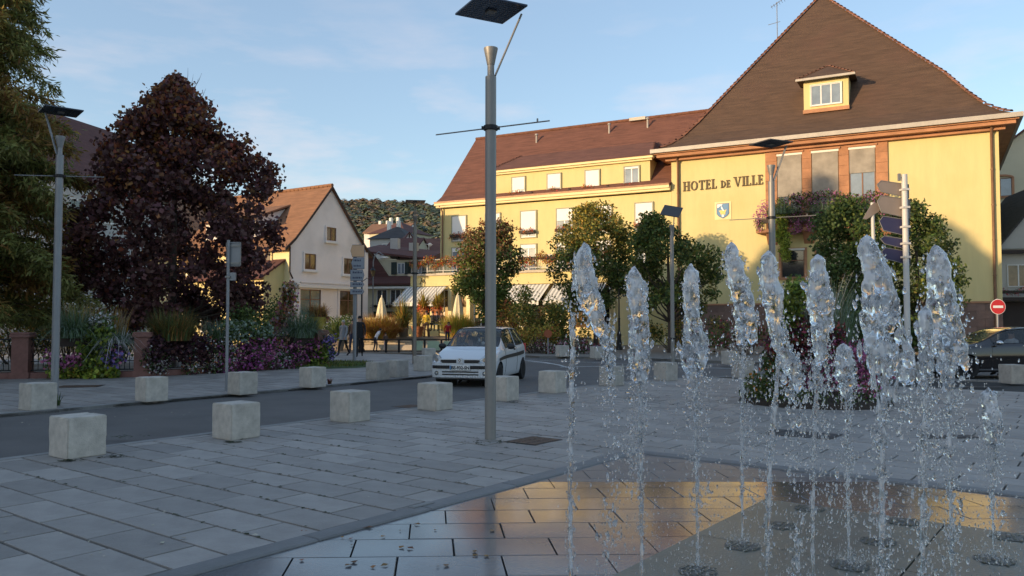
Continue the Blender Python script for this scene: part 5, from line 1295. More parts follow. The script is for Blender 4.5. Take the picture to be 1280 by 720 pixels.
# ------------------------------------------------------------------ concrete cube bollards
BG = 'concrete cube bollards along the kerbs'
def rough_box(s, h, seed):
    rs = random.Random(seed); n = 6; mb = MB(); r = .022
    import bmesh
    bm = bmesh.new(); bmesh.ops.create_cube(bm, size=1)
    bmesh.ops.scale(bm, vec=(s, s, h), verts=bm.verts); bmesh.ops.translate(bm, vec=(0, 0, h/2), verts=bm.verts)
    bmesh.ops.bevel(bm, geom=bm.edges[:], offset=.012, segments=2, affect='EDGES'); bmesh.ops.subdivide_edges(bm, edges=[e for e in bm.edges if e.calc_length() > .2], cuts=5, use_grid_fill=True)
    for v in bm.verts:
        q = noise.noise(v.co*6+Vector((seed*3.1, 0, 0))); e = sum(1 for a, b in ((v.co.x, s/2), (v.co.y, s/2)) if abs(abs(a)-b) < .03)
        v.co += Vector((noise.noise(v.co*9+Vector((seed, 5, 0))), noise.noise(v.co*9+Vector((seed, 0, 9))), 0))*.004
        if q > .33 and (e == 2 or v.co.z > h-.02): v.co.x *= .982; v.co.y *= .982; v.co.z = min(v.co.z, h-.006)
    me = bpy.data.meshes.new('concrete_bollard'); bm.to_mesh(me); bm.free(); me.materials.append(M['concrete']); return me
BB = [((84, 575), 'left', 'concrete cube nearest the camera at the lower left of the plaza'), ((289, 551), 0, 'second concrete cube from the left on the near kerb, moss at its foot'),
      ((436, 529), 0, 'third concrete cube on the near kerb, left of the big lamp post'), ((545, 514), 0, 'concrete cube standing in front of the white car'),
      ((633, 502), 0, 'concrete cube touching the right edge of the near lamp post'), ((694, 492), 0, 'concrete cube right of the white car, left of the first water jet'),
      ((768, 483), 0, 'concrete cube seen between the first and second water jets'), ((838, 476), 0, 'concrete cube just left of the third water jet'),
      ((931, 473), 0, 'concrete cube behind the fourth water jet'), ((1155, 477), 0, 'concrete cube left of the black car front, half behind spray'),
      ((1272, 480), 0, 'concrete cube in front of the black car at the right edge'),
      ((38, 514), 1, 'concrete cube left of the left lamp post on the far pavement'), ((182, 503), 1, 'concrete cube on the far pavement below the second stone pillar'),
      ((299, 494), 1, 'concrete cube at the foot of the thin sign post'), ((389, 485), 1, 'concrete cube on the far pavement near the last stone pillar'),
      ((471, 475.5), 1, 'left cube of the close pair on the far pavement'), ((496, 472), 1, 'right cube of the close pair on the far pavement'),
      ((530, 464), 1, 'concrete cube beside the thin dark lamp post left of the white car'),
      ((748, 448), 2, 'small distant concrete cube on the far kerb under the clipped tree'), ((704, 446), 2, 'small distant concrete cube on the far kerb beside the flower bed'),
      ((916, 456), 2, 'small distant concrete cube on the far kerb behind the fourth jet'), ((536, 451), 2, 'low concrete block beyond the lamp post by the café railing')]
for i, ((px_, py_), side, lb) in enumerate(BB):
    c = gnd(px_, py_, .03 if side == 2 else 0); cc = Vector((c.x, c.y))
    ang = math.atan2(BD.y, BD.x)+random.uniform(-.05, .05)
    if 5 < i < 11: ang = (R(50), R(35), R(10), R(12), R(6))[i-6]
    if side == 2: ang = R(20)
    s, h = .455, .475
    # the measured point is the corner nearest the camera
    u = Vector((math.cos(ang), math.sin(ang))); v = Vector((-u.y, u.x)); ctr_ = cc+(u+v)*s/2 if ang > R(40) else cc+(u*.25+v)*s/2
    o = link('concrete_bollard', rough_box(s, h, i+1), None, (ctr_.x, ctr_.y, .002 if side != 2 else .034), (random.uniform(-.004, .004), random.uniform(-.004, .004), ang))
    o.location.z -= .004; tag(o, lb, 'bollard', BG)
def weeds(p, r, n=40, label='small weeds at the foot of a cube'):
    P_ = [(p.x+random.gauss(0, r), p.y+random.gauss(0, r*.5), .008) for _ in range(n)]; litter('weeds', P_, .04, ['moss', 'leaf_green'])
for q, r in (((140, 571), .10), ((290, 553), .05), ((613, 553), .22), ((150, 546), .14), ((85, 576), .06), ((640, 503), .1)): weeds(gnd(*q), r)
p = gnd(72, 507); blades('weed_tuft', (p.x, p.y, 0), .05, 30, .28, .03, ['leaf_green_dark'], None, kind='stuff')
p = gnd(412, 480); blades('weed_tuft', (p.x, p.y, 0), .04, 24, .18, .04, ['leaf_maroon', 'leaf_green_dark'], None, kind='stuff')

# ------------------------------------------------------------------ solar lamp posts
def solar_lamp(label, base, H, arm_az, rod_az, panel_rot, tilt=(0, 0), m='steel', pm='panel_navy', armlen=.42, rodlen=1.75, rodz=None, psize=.72, r=.075, cells=True):
    t = thing('solar_street_lamp', label, 'street lamp', base, 0, 'solar street lamps of the square'); zc = H-.72; rodz = rodz or H-1.65
    mb = MB(); mb.lathe([(.15, 0), (.15, .012), (.085, .014)], n=20); mb.build('base_plate', m, t)
    mb = MB(); mb.lathe([(r, .01), (r, .9), (r*.99, zc-.22), (r*.92, zc-.215), (0, zc-.21)], n=24); mb.build('pole', m, t, smooth=True, angle=30)
    MB().box(-.03, .03, -r-.006, -r+.02, .45, .95).build('service_door', m, t)
    mb = MB(); mb.lathe([(r*.62, zc-.22), (r*.62, zc-.06), (r*.68, zc-.055), (r*1.05, zc+.08), (r*1.28, zc+.16), (r*1.28, zc+.175), (r*1.15, zc+.175)], n=24); mb.build('funnel', m, t, smooth=True, angle=30)
    u = Vector((math.cos(arm_az), math.sin(arm_az), 0)); s = Vector((-u.y, u.x, 0))
    a = Vector((0, 0, zc-.20))+u*r*.8; b = Vector((0, 0, H-.06))+u*armlen
    mb = MB()
    for k in (-1, 1): mb.path([a+s*.028*k, b+s*.028*k], .014, 8)
    for k in range(1, 5): p_ = a.lerp(b, k/5); mb.path([p_-s*.03, p_+s*.03], .008, 5)
    mb.path([a-s*.02, b-s*.02+Vector((0, 0, .0))], .010, 6); mb.build('arm', m, t)
    h = psize/2; mb = MB(); mb.box(-h, h, -h, h, -.028, .0); o = mb.build('solar_panel', pm, t, loc=(0, 0, H), rot=(tilt[0], tilt[1], panel_rot), bevel=.006)
    if cells:
        mb = MB()
        for k in range(1, 12): q = -h+2*h*k/12; mb.box(-h+.02, h-.02, q-.0025, q+.0025, -.0305, -.028)
        for k in range(1, 4): q = -h+2*h*k/4; mb.box(q-.003, q+.003, -h+.02, h-.02, -.031, -.0282)
        mb.build('cell_lines', 'panel_line', o)
    mb = MB(); mb.box(-.06, .06, -.06, .06, -.055, -.03); mb.build('bracket', m, o)
    u2 = Vector((math.cos(rod_az), math.sin(rod_az), 0))
    mb = MB(); z_ = Vector((0, 0, rodz)); mb.path([z_-u2*rodlen/2, z_+u2*rodlen/2], .0095, 6)
    mb.path([z_+u2*rodlen*.40, z_+u2*rodlen*.40+Vector((0, 0, .05))], .012, 5); mb.build('banner_rod', 'black_iron' if m == 'steel_bronze' else m, t)
    mb = MB(); mb.lathe([(r+.004, rodz-.035), (r+.022, rodz-.03), (r+.022, rodz+.03), (r+.004, rodz+.035)], n=16); mb.box(-r-.05, -r+.02, -.03, .03, rodz-.02, rodz+.02); mb.box(r-.02, r+.05, -.03, .03, rodz-.02, rodz+.02)
    mb.build('clamp', 'black_iron', t)
    return t
g0 = gnd(613, 550)
solar_lamp('tallest foreground steel solar lamp post, its panel at the top edge', (g0.x, g0.y, 0), 5.84, R(8), R(-27), R(28), rodz=4.20, psize=.74)
g0 = gnd(68, 497)
solar_lamp('grey solar lamp post at the left on the far pavement with dark square panel', (g0.x, g0.y, 0), 5.98, R(190), R(8), R(40), m='galv', rodz=4.6, armlen=.30)
g0 = gnd(518, 455)
solar_lamp('thin dark solar lamp post left of the white car', (g0.x, g0.y, 0), 5.95, R(100), R(20), R(10), m='steel_bronze', armlen=.2, rodz=3.3, rodlen=1.6)
g0 = gnd(841, 453)
solar_lamp('solar lamp post with steeply tilted grey panel in front of the loose tree', (g0.x, g0.y, 0), 5.75, R(0), R(30), R(-20), tilt=(R(38), R(12)), pm='panel_grey', armlen=.10, cells=False, rodz=.9, rodlen=.3)
solar_lamp('solar lamp post rising from the flower bed in front of the sandstone bay', (6.23, 19.1, 0), 5.86, R(10), R(-27), R(25), pm='panel_grey', armlen=.40, rodz=4.05, rodlen=2.0)

# ------------------------------------------------------------------ signs
g0 = gnd(283, 488.5); sp = thing('sign_post', 'thin grey post with a sign seen from the back beside a concrete cube', 'sign', (g0.x, g0.y, 0))
MB().path([(0, 0, 0), (0, 0, 3.42)], .035, 12).build('post', 'galv', sp, smooth=True)
def rrect(x0, x1, z0, z1, r=.04, n=4):
    out = []
    for cx, cz, a0 in ((x1-r, z0+r, -90), (x1-r, z1-r, 0), (x0+r, z1-r, 90), (x0+r, z0+r, 180)):
        for k in range(n+1): a = R(a0+90*k/n); out.append((cx+r*math.cos(a), cz+r*math.sin(a)))
    return out
s1 = MB().prism(rrect(-.07, .27, 2.82, 3.38), 'y', .045, .065).build('sign_plate', 'galv', sp)
mb = MB(); 
for z_ in (2.90, 3.29): mb.box(-.05, .25, .02, .044, z_-.02, z_+.02)
mb.path([(-.06, .035, 2.84), (.26, .035, 2.84)], .008, 5); mb.path([(-.06, .035, 3.36), (.26, .035, 3.36)], .008, 5); mb.path([(-.06, .035, 2.84), (-.06, .035, 3.36)], .008, 5); mb.path([(.26, .035, 2.84), (.26, .035, 3.36)], .008, 5)
mb.build('bracket', 'steel', s1)
MB().box(.02, .16, .0, .08, 2.50, 2.68).build('small_box', 'galv', sp); MB().box(-.05, .06, -.05, .05, 2.56, 2.60).build('clamp', 'steel', sp)
# direction signs at left centre
g0 = gnd(443, 450); ds = thing('direction_sign', 'post with a stack of five arrow direction signs in front of the white house', 'sign', (g0.x, g0.y, 0))
MB().path([(0, 0, 0), (0, 0, 4.62)], .075, 12).build('post', 'galv', ds, smooth=True)
def arrow_sign(parent, x0, x1, z0, z1, y, m, left=True, tip=.14, rows=1, name='arrow_panel', back=False):
    if left: pts_ = [(x0, (z0+z1)/2), (x0+tip, z0), (x1, z0), (x1, z1), (x0+tip, z1)]
    else: pts_ = [(x0, z0), (x1-tip, z0), (x1, (z0+z1)/2), (x1-tip, z1), (x0, z1)]
    mb = MB(); mb.prism([((a-(x0+x1)/2)*1.03+(x0+x1)/2, (b-(z0+z1)/2)*1.08+(z0+z1)/2) for a, b in pts_], 'y', y, y+.03); o = mb.build('panel_edge', 'sign_text' if not back else 'steel', parent)
    MB().prism(pts_, 'y', y-.006, y-.001).build(name, m, o)
    if rows:
        mb = MB(); rs = random.Random(int(z0*100))
        for r_ in range(rows):
            zc = z0+(z1-z0)*(r_+.5)/rows; xx = x0+tip+.02
            while xx < x1-tip-.05:
                w_ = rs.uniform(.03, .06); mb.box(xx, xx+w_, y-.010, y-.0065, zc-.03, zc+rs.choice((.03, .045))); xx += w_+.02
        mb.build('lettering', 'sign_text', o)
Dn = 32.0
for i, (a, b, y0, y1, m_, lf, rw) in enumerate(((438, 455, 306, 321, 'sign_peach', True, 0), (439, 455, 322, 336, 'sign_grey', True, 2), (438, 455, 337, 351, 'sign_grey', False, 2), (438, 455, 352, 359, 'sign_grey', False, 1), (438, 455, 361, 368, 'sign_grey', False, 1))):
    arrow_sign(ds, (a-443)/1000*Dn, (b-443)/1000*Dn, hz(y1, Dn)+.01, hz(y0, Dn)-.01, -.12, m_, lf, .07, rw)
# direction signs seen from behind, right side
D2 = 20.0; xp = at(1134, 400, D2).x
rs_ = thing('direction_sign', 'pale post carrying brown and blue arrow panels seen from behind, before the bush tree', 'sign', (xp, D2, 0))
MB().path([(0, 0, 0), (0, 0, hz(217, D2))], .072, 14).build('post', 'white_pole', rs_, smooth=True)
MB().path([(-.62, .35, 0), (-.66, .35, hz(250, D2))], .045, 12).build('second_post', 'white_pole', rs_, smooth=True)
mb = MB(); mb.path([(-.14, 0, hz(221, D2)), (.05, 0, hz(221, D2))], .02, 6); mb.box(-.16, -.10, -.03, .03, hz(225, D2), hz(216, D2)); mb.build('top_bracket', 'steel', rs_)
for i, (a, b, y0, y1, m_) in enumerate(((1102, 1142, 224, 241, 'sign_back'), (1102, 1143, 243, 267, 'sign_back'), (1104, 1142, 269, 290, 'sign_blue'), (1105, 1142, 294, 307, 'sign_blue'), (1106, 1142, 309, 326, 'sign_blue'))):
    x0, x1 = (a-1134)/1000*D2, (b-1134)/1000*D2; z0, z1 = hz(y1, D2), hz(y0, D2); y_ = .11
    sk = .10
    mb = MB(); pts_ = [(x0, z0+(z1-z0)*.7), (x0+.10, z0+.06), (x1, z0-sk), (x1, z1-sk), (x0+.10, z1)]
    mb.prism([(p_[0], p_[1]) for p_ in pts_], 'y', y_, y_+.03); o = mb.build('arrow_panel', m_, rs_)
    mb = MB(); mb.path([(x0, y_, z0+(z1-z0)*.7), (x0+.10, y_, z1), (x1, y_, z1-sk), (x1, y_, z0-sk), (x0+.10, y_, z0+.06), (x0, y_, z0+(z1-z0)*.7)], .012, 5); mb.build('panel_edge', 'steel', o)
    mb = MB(); mb.box(-.09, .09, -.09, .10, (z0+z1)/2-.10, (z0+z1)/2-.05); mb.build('clamp', 'white_pole', rs_)
mb = MB(); q = [(-1.22, hz(288, D2)+.30), (-1.05, hz(262, D2)+.16), (-.62, hz(252, D2)+.02), (-.60, hz(252, D2)-.16), (-.72, hz(270, D2))]
x0 = (1088-1134)/1000*D2
mb.prism([(x0, hz(271, D2)), (x0+.08, hz(271, D2)-.02), (x0+.40, hz(262, D2)), (x0+.52, hz(254, D2)), (x0+.30, hz(250, D2)), (x0+.20, hz(254, D2))], 'y', .30, .33); mb.build('side_panel', 'sign_back', rs_)
# no entry sign
ne = thing('no_entry_sign', 'round red no entry sign with white bar at the right end of the town hall', 'sign', tuple(Vector((at(1247, 400, 30).x, 30, 0))))
D3 = 30; zc = hz(383.5, D3)
MB().path([(0, 0, 0), (0, 0, zc+.3)], .04, 10).build('post', 'galv', ne, smooth=True)
o = MB().lathe([(0.0, -.05), (.27, -.05), (.27, -.03), (0, -.03)], (0, 0, zc), 28, axis='y').build('disc', 'sign_red', ne)
MB().lathe([(.27, -.048), (.285, -.046), (.285, -.03), (.27, -.03)], (0, 0, zc), 28, axis='y').build('rim', 'sign_white', o)
MB().box(-.185, .185, -.062, -.0505, zc-.045, zc+.045).build('bar', 'sign_white', o)
np_ = thing('no_parking_sign', 'small round dark purple sign with pale rim in front of the shrubs', 'sign', (at(685, 400, 36.5).x, 36.5, .03))
zc = hz(417, 36.5)-.03
MB().path([(0, 0, 0), (0, 0, zc)], .03, 8).build('post', 'galv', np_); o = MB().lathe([(0, -.05), (.15, -.05), (.15, -.02), (0, -.02)], (0, 0, zc), 24, axis='y').build('disc', 'purple_dark', np_)
MB().lathe([(.15, -.052), (.185, -.052), (.185, -.02), (.15, -.02)], (0, 0, zc), 24, axis='y').build('rim', 'leaf_rust', o)
# old style black lamp posts
def old_lamp(label, p, H, m='black_iron', lantern=True, two=False):
    t = thing('iron_lamp_post', label, 'street lamp', p); mb = MB()
    mb.lathe([(.17, 0), (.17, .12), (.13, .2), (.15, .35), (.10, .6), (.12, .8), (.06, 1.0), (.055, 1.6), (.07, 1.65), (.045, 1.7), (.035, H), (0, H)], n=14); mb.build('post', m, t, smooth=True)
    for s in ((-1, 1) if two else (1,)):
        a = Vector((s*.55, 0, 0)); mb = MB(); mb.path([(0, 0, H-.5), (s*.25, 0, H-.30), (s*.45, 0, H-.42), (s*.55, 0, H-.22)], .018, 6); mb.build('bracket', m, t)
        if lantern:
            mb = MB(); mb.lathe([(.06, 0), (.13, .30), (.12, .30)], (a.x, 0, H-.22), 6); o = mb.build('lantern', 'glass_warm', t); mb = MB(); mb.lathe([(.16, .30), (.05, .42), (.02, .50), (0, .5)], (a.x, 0, H-.22), 6); mb.build('lantern_roof', m, o)
    return t
p = at(452, 400, 40); old_lamp('iron lamp post with lantern right of the arrow sign post', (p.x, 40, 0), 4.0)
p = at(774, 433, 42); old_lamp('black iron lamp post between the clipped tree and the second jet', (p.x, 42, .03), 3.2, lantern=False)
t = thing('wall_lamp', 'curved street lamp arm with round white head in front of the inn roof', 'street lamp', tuple(at(466, 400, 58).xy)+(0,))
mb = MB(); z1 = hz(320, 58); mb.path([(0, 0, 0), (0, 0, z1-.4), (.1, 0, z1+.05), (.4, 0, z1+.3), (.75, 0, z1+.05)], .05, 6); mb.build('post', 'galv', t); MB().ball((.8, 0, z1-.12), (.32, .2, .10), 2).build('head', 'white_trim', t, smooth=True)

# ------------------------------------------------------------------ people
def person(label, loc, rz, H=1.7, pose='stand', top='cloth_grey', legs='cloth_black', hair='hair_dark', coat=None, skinm='skin', long_hair=False):
    k = H/1.74; t = thing('person', label, 'person', loc, rz)
    J = dict(pel=(0, 0, .95), che=(0, .01, 1.25), nek=(0, .0, 1.47), hed=(0, .03, 1.60), crn=(0, .01, 1.69))
    for s, n in ((-1, 'L'), (1, 'R')):
        sw = {'walk': .22*s, 'stand': .04*s, 'lean': .05*s, 'sit': 0, 'drive': 0}[pose]
        J['sho'+n] = (.17*s, 0, 1.41); J['elb'+n] = (.22*s, -.03-sw*.5, 1.13); J['wri'+n] = (.22*s, .08-sw*.9, .90)
        J['hip'+n] = (.09*s, 0, .90); J['kne'+n] = (.10*s, .05+sw*.8, .50); J['ank'+n] = (.10*s, -.02+sw*1.4-(.10 if sw < 0 and pose == 'walk' else 0), .09+(.05 if sw < 0 and pose == 'walk' else 0)); J['toe'+n] = (.11*s, .15+sw*1.4, .04)
        if pose in ('sit', 'drive'):
            J['kne'+n] = (.12*s, .44, .93); J['ank'+n] = (.12*s, .50, .50); J['toe'+n] = (.12*s, .66, .46); J['elb'+n] = (.24*s, .12, 1.15); J['wri'+n] = (.14*s, .36, 1.12)
    if pose == 'lean':
        def f(p): 
            if p[2] < .93: return p
            a = R(32); y, z = p[1], p[2]-.93; return (p[0], y*math.cos(a)+z*math.sin(a), .93+z*math.cos(a)-y*math.sin(a))
        for q in list(J): 
            if q[:3] not in ('kne', 'ank', 'toe', 'hip'): J[q] = f(J[q])
    dz = -.50 if pose in ('sit', 'drive') else 0
    V = []; E_ = []; Rr = []; reg = []
    def add(p, r, par, g):
        V.append((p[0]*k, p[1]*k, (p[2]+dz)*k)); Rr.append((r[0]*k, r[1]*k)); reg.append(g)
        if par is not None: E_.append((par, len(V)-1))
        return len(V)-1
    pe_ = add(J['pel'], (.145, .105), None, 'legs'); wa = add([(J['pel'][i]+J['che'][i])/2 for i in range(3)], (.135, .095), pe_, 'top'); ch = add(J['che'], (.165, .11), wa, 'top')
    up = add([J['che'][i]*.25+J['nek'][i]*.75 for i in range(3)], (.10, .08), ch, 'top'); nk = add(J['nek'], (.055, .055), up, 'skin'); hd = add(J['hed'], (.078, .09), nk, 'skin'); add(J['crn'], (.062, .072), hd, 'skin')
    for n in 'LR':
        s = -1 if n == 'L' else 1
        sh_ = add(J['sho'+n], (.062, .062), up, 'top'); el = add(J['elb'+n], (.045, .045), sh_, 'top'); wr_ = add(J['wri'+n], (.03, .026), el, 'top')
        w_ = Vector(J['wri'+n]); d = (w_-Vector(J['elb'+n])).normalized(); pm = add(w_+d*.06, (.036, .018), wr_, 'skin')
        for q in range(4):
            off = Vector((0, 1, 0))*(q-1.5)*.020; L_ = (.072, .085, .08, .062)[q]; a = add(w_+d*.095+off, (.009, .009), pm, 'skin'); add(w_+d*(.095+L_)+off+Vector((-s*.02, 0, 0)), (.007, .007), a, 'skin')
        a = add(w_+d*.05+Vector((-s*.01, .04, 0)), (.011, .011), pm, 'skin'); add(w_+d*.09+Vector((-s*.02, .055, 0)), (.008, .008), a, 'skin')
        hp = add(J['hip'+n], (.095, .095), pe_, 'legs'); kn = add(J['kne'+n], (.06, .062), hp, 'legs'); an_ = add(J['ank'+n], (.042, .046), kn, 'legs'); add(J['toe'+n], (.045, .03), an_, 'shoe')
    me = bpy.data.meshes.new('b'); me.from_pydata(V, E_, []); ob = bpy.data.objects.new('b', me); COL.objects.link(ob)
    md = ob.modifiers.new('s', 'SKIN'); md.use_smooth_shade = True; sv = me.skin_vertices[0].data
    for i, r in enumerate(Rr): sv[i].radius = r; sv[i].use_root = (i == 0)
    ob.modifiers.new('u', 'SUBSURF').levels = 1
    bpy.context.view_layer.update(); dg = bpy.context.evaluated_depsgraph_get(); out = bpy.data.meshes.new_from_object(ob.evaluated_get(dg)); bpy.data.objects.remove(ob)
    out.name = 'body'; out.materials.clear(); mats_ = {'skin': skinm, 'top': coat or top, 'legs': legs, 'shoe': 'shoe'}; names = ['skin', 'top', 'legs', 'shoe']
    for q in names: out.materials.append(M[mats_[q]])
    VA = np.array(V)
    for pl in out.polygons:
        c = np.array(pl.center[:]); best = None; bd = 9
        for a, b in E_:
            A_, B_ = VA[a], VA[b]; ab = B_-A_; tt = max(0, min(1, np.dot(c-A_, ab)/max(1e-9, np.dot(ab, ab)))); dd_ = np.linalg.norm(c-A_-ab*tt)
            if dd_ < bd: bd = dd_; best = reg[b] if tt > .35 or reg[a] == reg[b] else reg[a]
        pl.material_index = names.index(best)
    link('body', out, t)
    h = Vector(V[hd])
    mb = MB(); mb.ball(h+Vector((0, -.020*k, .045*k)), (.088*k, .095*k, .088*k), 2); 
    if long_hair: mb.ball(h+Vector((0, -.06*k, -.05*k)), (.075*k, .05*k, .13*k), 2)
    mb.build('hair', hair, t, smooth=True)
    mb = MB(); mb.ball(h+Vector((0, .088*k, -.005*k)), (.012*k, .02*k, .022*k), 1); mb.build('nose', skinm, t, smooth=True)
    for s in (-1, 1): MB().ball(h+Vector((s*.03*k, .080*k, .02*k)), (.010*k, .008*k, .007*k), 1).build('eye', 'hair_dark', t)
    for s in (-1, 1): MB().ball(h+Vector((s*.078*k, -.0, .0)), (.010*k, .018*k, .03*k), 1).build('ear', skinm, t)
    if coat or pose == 'walkcoat':
        mb = MB(); pv = Vector(V[wa]); mb.lathe([(.16*k, .10*k), (.175*k, -.05*k), (.19*k, -.32*k), (.18*k, -.33*k)], (pv.x, pv.y, pv.z), 14); mb.build('jacket_hem', coat, t, smooth=True)
    return t
p = gnd(429, 445); person('grey haired person in pale cardigan and dark trousers walking beside the last pillar', (p.x, p.y, 0), R(165), 1.62, 'walk', 'cloth_grey', 'cloth_black', 'hair_grey', coat='cloth_grey')
p = gnd(446, 446); person('person in black coat and trousers walking behind the arrow sign post', (p.x+.12, p.y, 0), R(190), 1.80, 'walk', 'cloth_black', 'cloth_black', 'hair_dark', coat='cloth_black')
p = gnd(437, 443); person('person in brown walking half hidden between the grey haired and the black dressed walkers', (p.x, p.y+.8, 0), R(180), 1.68, 'walk', 'cloth_brown', 'cloth_navy', 'hair_dark')
p = gnd(469, 440.5); person('child in white long sleeved shirt leaning at the black railing', (p.x, p.y, .01), R(-60), 1.28, 'lean', 'cloth_white', 'cloth_navy', 'hair_dark')
p = gnd(480, 440); person('small child in dark top standing at the railing', (p.x, p.y+.5, .01), R(30), .95, 'stand', 'cloth_brown', 'cloth_pinkish', 'hair_dark')
p = at(533, 424, 46); person('person in yellow top sitting at the edge of the café terrace', (p.x, 46, .55), R(170), 1.6, 'stand', 'cloth_yellow', 'cloth_brown', 'hair_dark')
p = at(559, 424, 40.5); person('child in red shirt beyond the bonnet of the white car', (p.x, 40.5, .35), R(200), 1.25, 'lean', 'cloth_red', 'cloth_navy', 'hair_dark')
for i, (px_, lb, c_) in enumerate(((541, 'dark dressed guest sitting at the café, nearest the yellow top', 'cloth_black'), (546, 'dark dressed café guest sitting in the middle of the group', 'cloth_navy'), (552, 'brown dressed café guest sitting at the right of the group', 'cloth_brown'))):
    p = at(px_, 415, 47.5+i*.5); person(lb, (p.x, 47.5+i*.5, 1.0), R(160+20*i), 1.6, 'sit', c_, 'cloth_black', 'hair_dark')

# ------------------------------------------------------------------ café terrace: retaining wall, railing, parasols, planters
wl = thing('terrace_wall', 'pale stone retaining wall with steps below the café terrace', 'wall')
xa, xb, yy = -10.5, 4.0, 43.5
mb = MB(); n = 24
for r_ in range(3):
    for i in range(n):
        L_ = (xb-xa)/n; o_ = 0 if r_ % 2 else .5
        if i < n-1 or not r_ % 2 == 0: link('stone_block', MB().box(.008, L_-.008, 0, .4, 0.008, .19-.006).mesh('stone_block', 'stone_lit'), wl, (xa+(i+o_*.5)*L_, yy+random.uniform(-.01, .01), r_*.19))
MB().box(xa-.05, xb+.3, yy-.06, yy+.5, .571, .66).build('coping', 'stone_brown', wl)
MB().box(xa, xb, yy+.3, 50.0, 0, .60).build('terrace_floor', 'stone_brown', wl)
MB().box(xa+2, xb-3.5, yy-1.0, yy-.02, 0, .28).build('step', 'stone_lit', wl)
rl = thing('railing', 'low black metal railing in front of the café terrace', 'railing', (0, 39.2, 0))
for px_ in (450, 483, 499, 516.5, 531, 552, 572, 590): 
    x_ = (px_-640)/1000*39.2; MB().box(x_-.05, x_+.05, -.05, .05, .012, .66).build('post', 'black_iron', rl)
x0, x1 = (447-640)/1000*39.2, (596-640)/1000*39.2
mb = MB(); mb.box(x0, x1, -.03, .03, .60, .66); mb.build('top_rail', 'black_iron', rl); mb = MB(); mb.box(x0, x1, -.02, .02, .06, .10); mb.build('bottom_rail', 'black_iron', rl)
for i, (a, b) in enumerate(((533, 551), (519, 530), (553, 571))): MB().box((a-640)/1000*39.2+.06, (b-640)/1000*39.2-.04, -.012, .012, .12, .58).build('glass_panel', 'green_glass', rl)
def parasol(label, px_, D_, z0, z1, r=.42):
    t = thing('closed_parasol', label, 'parasol', (at(px_, 400, D_).x, D_, z0)); MB().path([(0, 0, 0), (0, 0, z1-z0+.1)], .03, 8).build('pole', 'white_trim', t)
    mb = MB(); H_ = z1-z0; n = 16
    prof_ = [(.03, H_), (.10, H_-.12), (.16, H_-.35), (.24, H_-.8), (.34, H_-1.5), (r, H_-1.9), (r*.6, H_-1.95)]
    vs = []
    for r_, z_ in prof_:
        for j in range(n): a = 2*math.pi*j/n; q = r_*(1+.18*(j % 2)*min(1, r_*5)); vs.append((q*math.cos(a), q*math.sin(a), z_))
    fs = [(i*n+j, i*n+(j+1) % n, (i+1)*n+(j+1) % n, (i+1)*n+j) for i in range(len(prof_)-1) for j in range(n)]
    mb.add(vs, fs); mb.build('folded_canopy', 'parasol', t); MB().lathe([(.29, -.02), (.31, 0), (.29, .02)], (0, 0, H_-1.05), 14).build('tie_band', 'parasol', t)
    MB().lathe([(.25, 0), (.25, .05), (.04, .08)], n=12).build('foot', 'black_iron', t)
parasol('closed cream parasol behind the rust coloured grass', 477, 47, .6, hz(371, 47))
parasol('closed pale parasol behind the yellow green grass near the white car', 572.5, 48, .6, hz(367, 48), .36)
def tuft(label, px_, D_, z0, L_, n, mats_, sp, name='ornamental_grass', w=.04, splay=.7, droop=.6, pot=None, potm='terracotta', cat='grass', flo=None):
    t = thing(name, label, cat, (at(px_, 400, D_).x, D_, z0))
    zb = 0
    if pot: MB().lathe([(pot*.7, 0), (pot, pot*1.6), (pot*1.08, pot*1.6), (pot*1.08, pot*1.8), (pot*.9, pot*1.8)], n=16).build('pot', potm, t, smooth=True, angle=30); zb = pot*1.7
    blades('blades', (0, 0, zb), sp, n, L_, w, mats_, t, splay=splay, droop=droop)
    if flo: foliage('flowers', [(random.uniform(-pot, pot), random.uniform(-pot, pot), zb+random.uniform(-.1, .25), .25) for _ in range(7)], 420, .11, flo, t)
    return t
tuft('large round rust orange grass clump beyond the black railing', 475, 43.2, .62, 1.45, 2600, ['blade_gold', 'blade_rust'], .85, splay=1.0, droop=.8, w=.05)
tuft('yellow green grass clump behind the white car', 572, 44.0, .62, 1.4, 1800, ['blade_gold', 'leaf_yellow', 'leaf_lime'], .6, splay=.8, w=.05)
tuft('small golden grass right of the yellow clump', 586, 44.5, .62, .8, 700, ['blade_gold', 'leaf_yellow'], .5, splay=.9)
tuft('potted palm in a grey pot beside the parasol', 504, 44.6, .62, 2.0, 240, ['leaf_olive', 'leaf_green', 'blade_gold'], .15, 'potted_palm', .09, 1.0, 1.1, .30, 'stone_brown', 'plant')
for px_, lb in ((529.5, 'potted palm with red flowers left of its twin on the sunny terrace'), (547, 'potted palm with red flowers nearer the restaurant pillar')):
    tuft(lb, px_, 50.5, 1.75, 1.5, 170, ['leaf_olive', 'leaf_yellow', 'blade_gold'], .12, 'potted_palm', .09, .9, 1.0, .28, 'terracotta', 'plant', ['petal_red', 'petal_orange', 'leaf_rust'])
MB_ = MB().box(-9.2, -3.2, 50.0, 52.5, 0, 1.75); tag(MB_.build('terrace_podium', 'stucco_yellow'), 'sunlit yellow podium wall below the restaurant palms', 'wall')
tuft('small palm in an orange box at the foot of the podium', 522, 46.4, .62, 1.3, 120, ['leaf_yellow', 'leaf_olive'], .1, 'potted_palm', .08, .9, 1.0, .34, 'terracotta', 'plant')
tuft('dark leafy potted plant by the white house corner', 424, 41, 0, 1.4, 260, ['leaf_green_dark', 'leaf_green'], .3, 'potted_plant', .09, .8, .8, .3, 'stone_brown', 'plant')
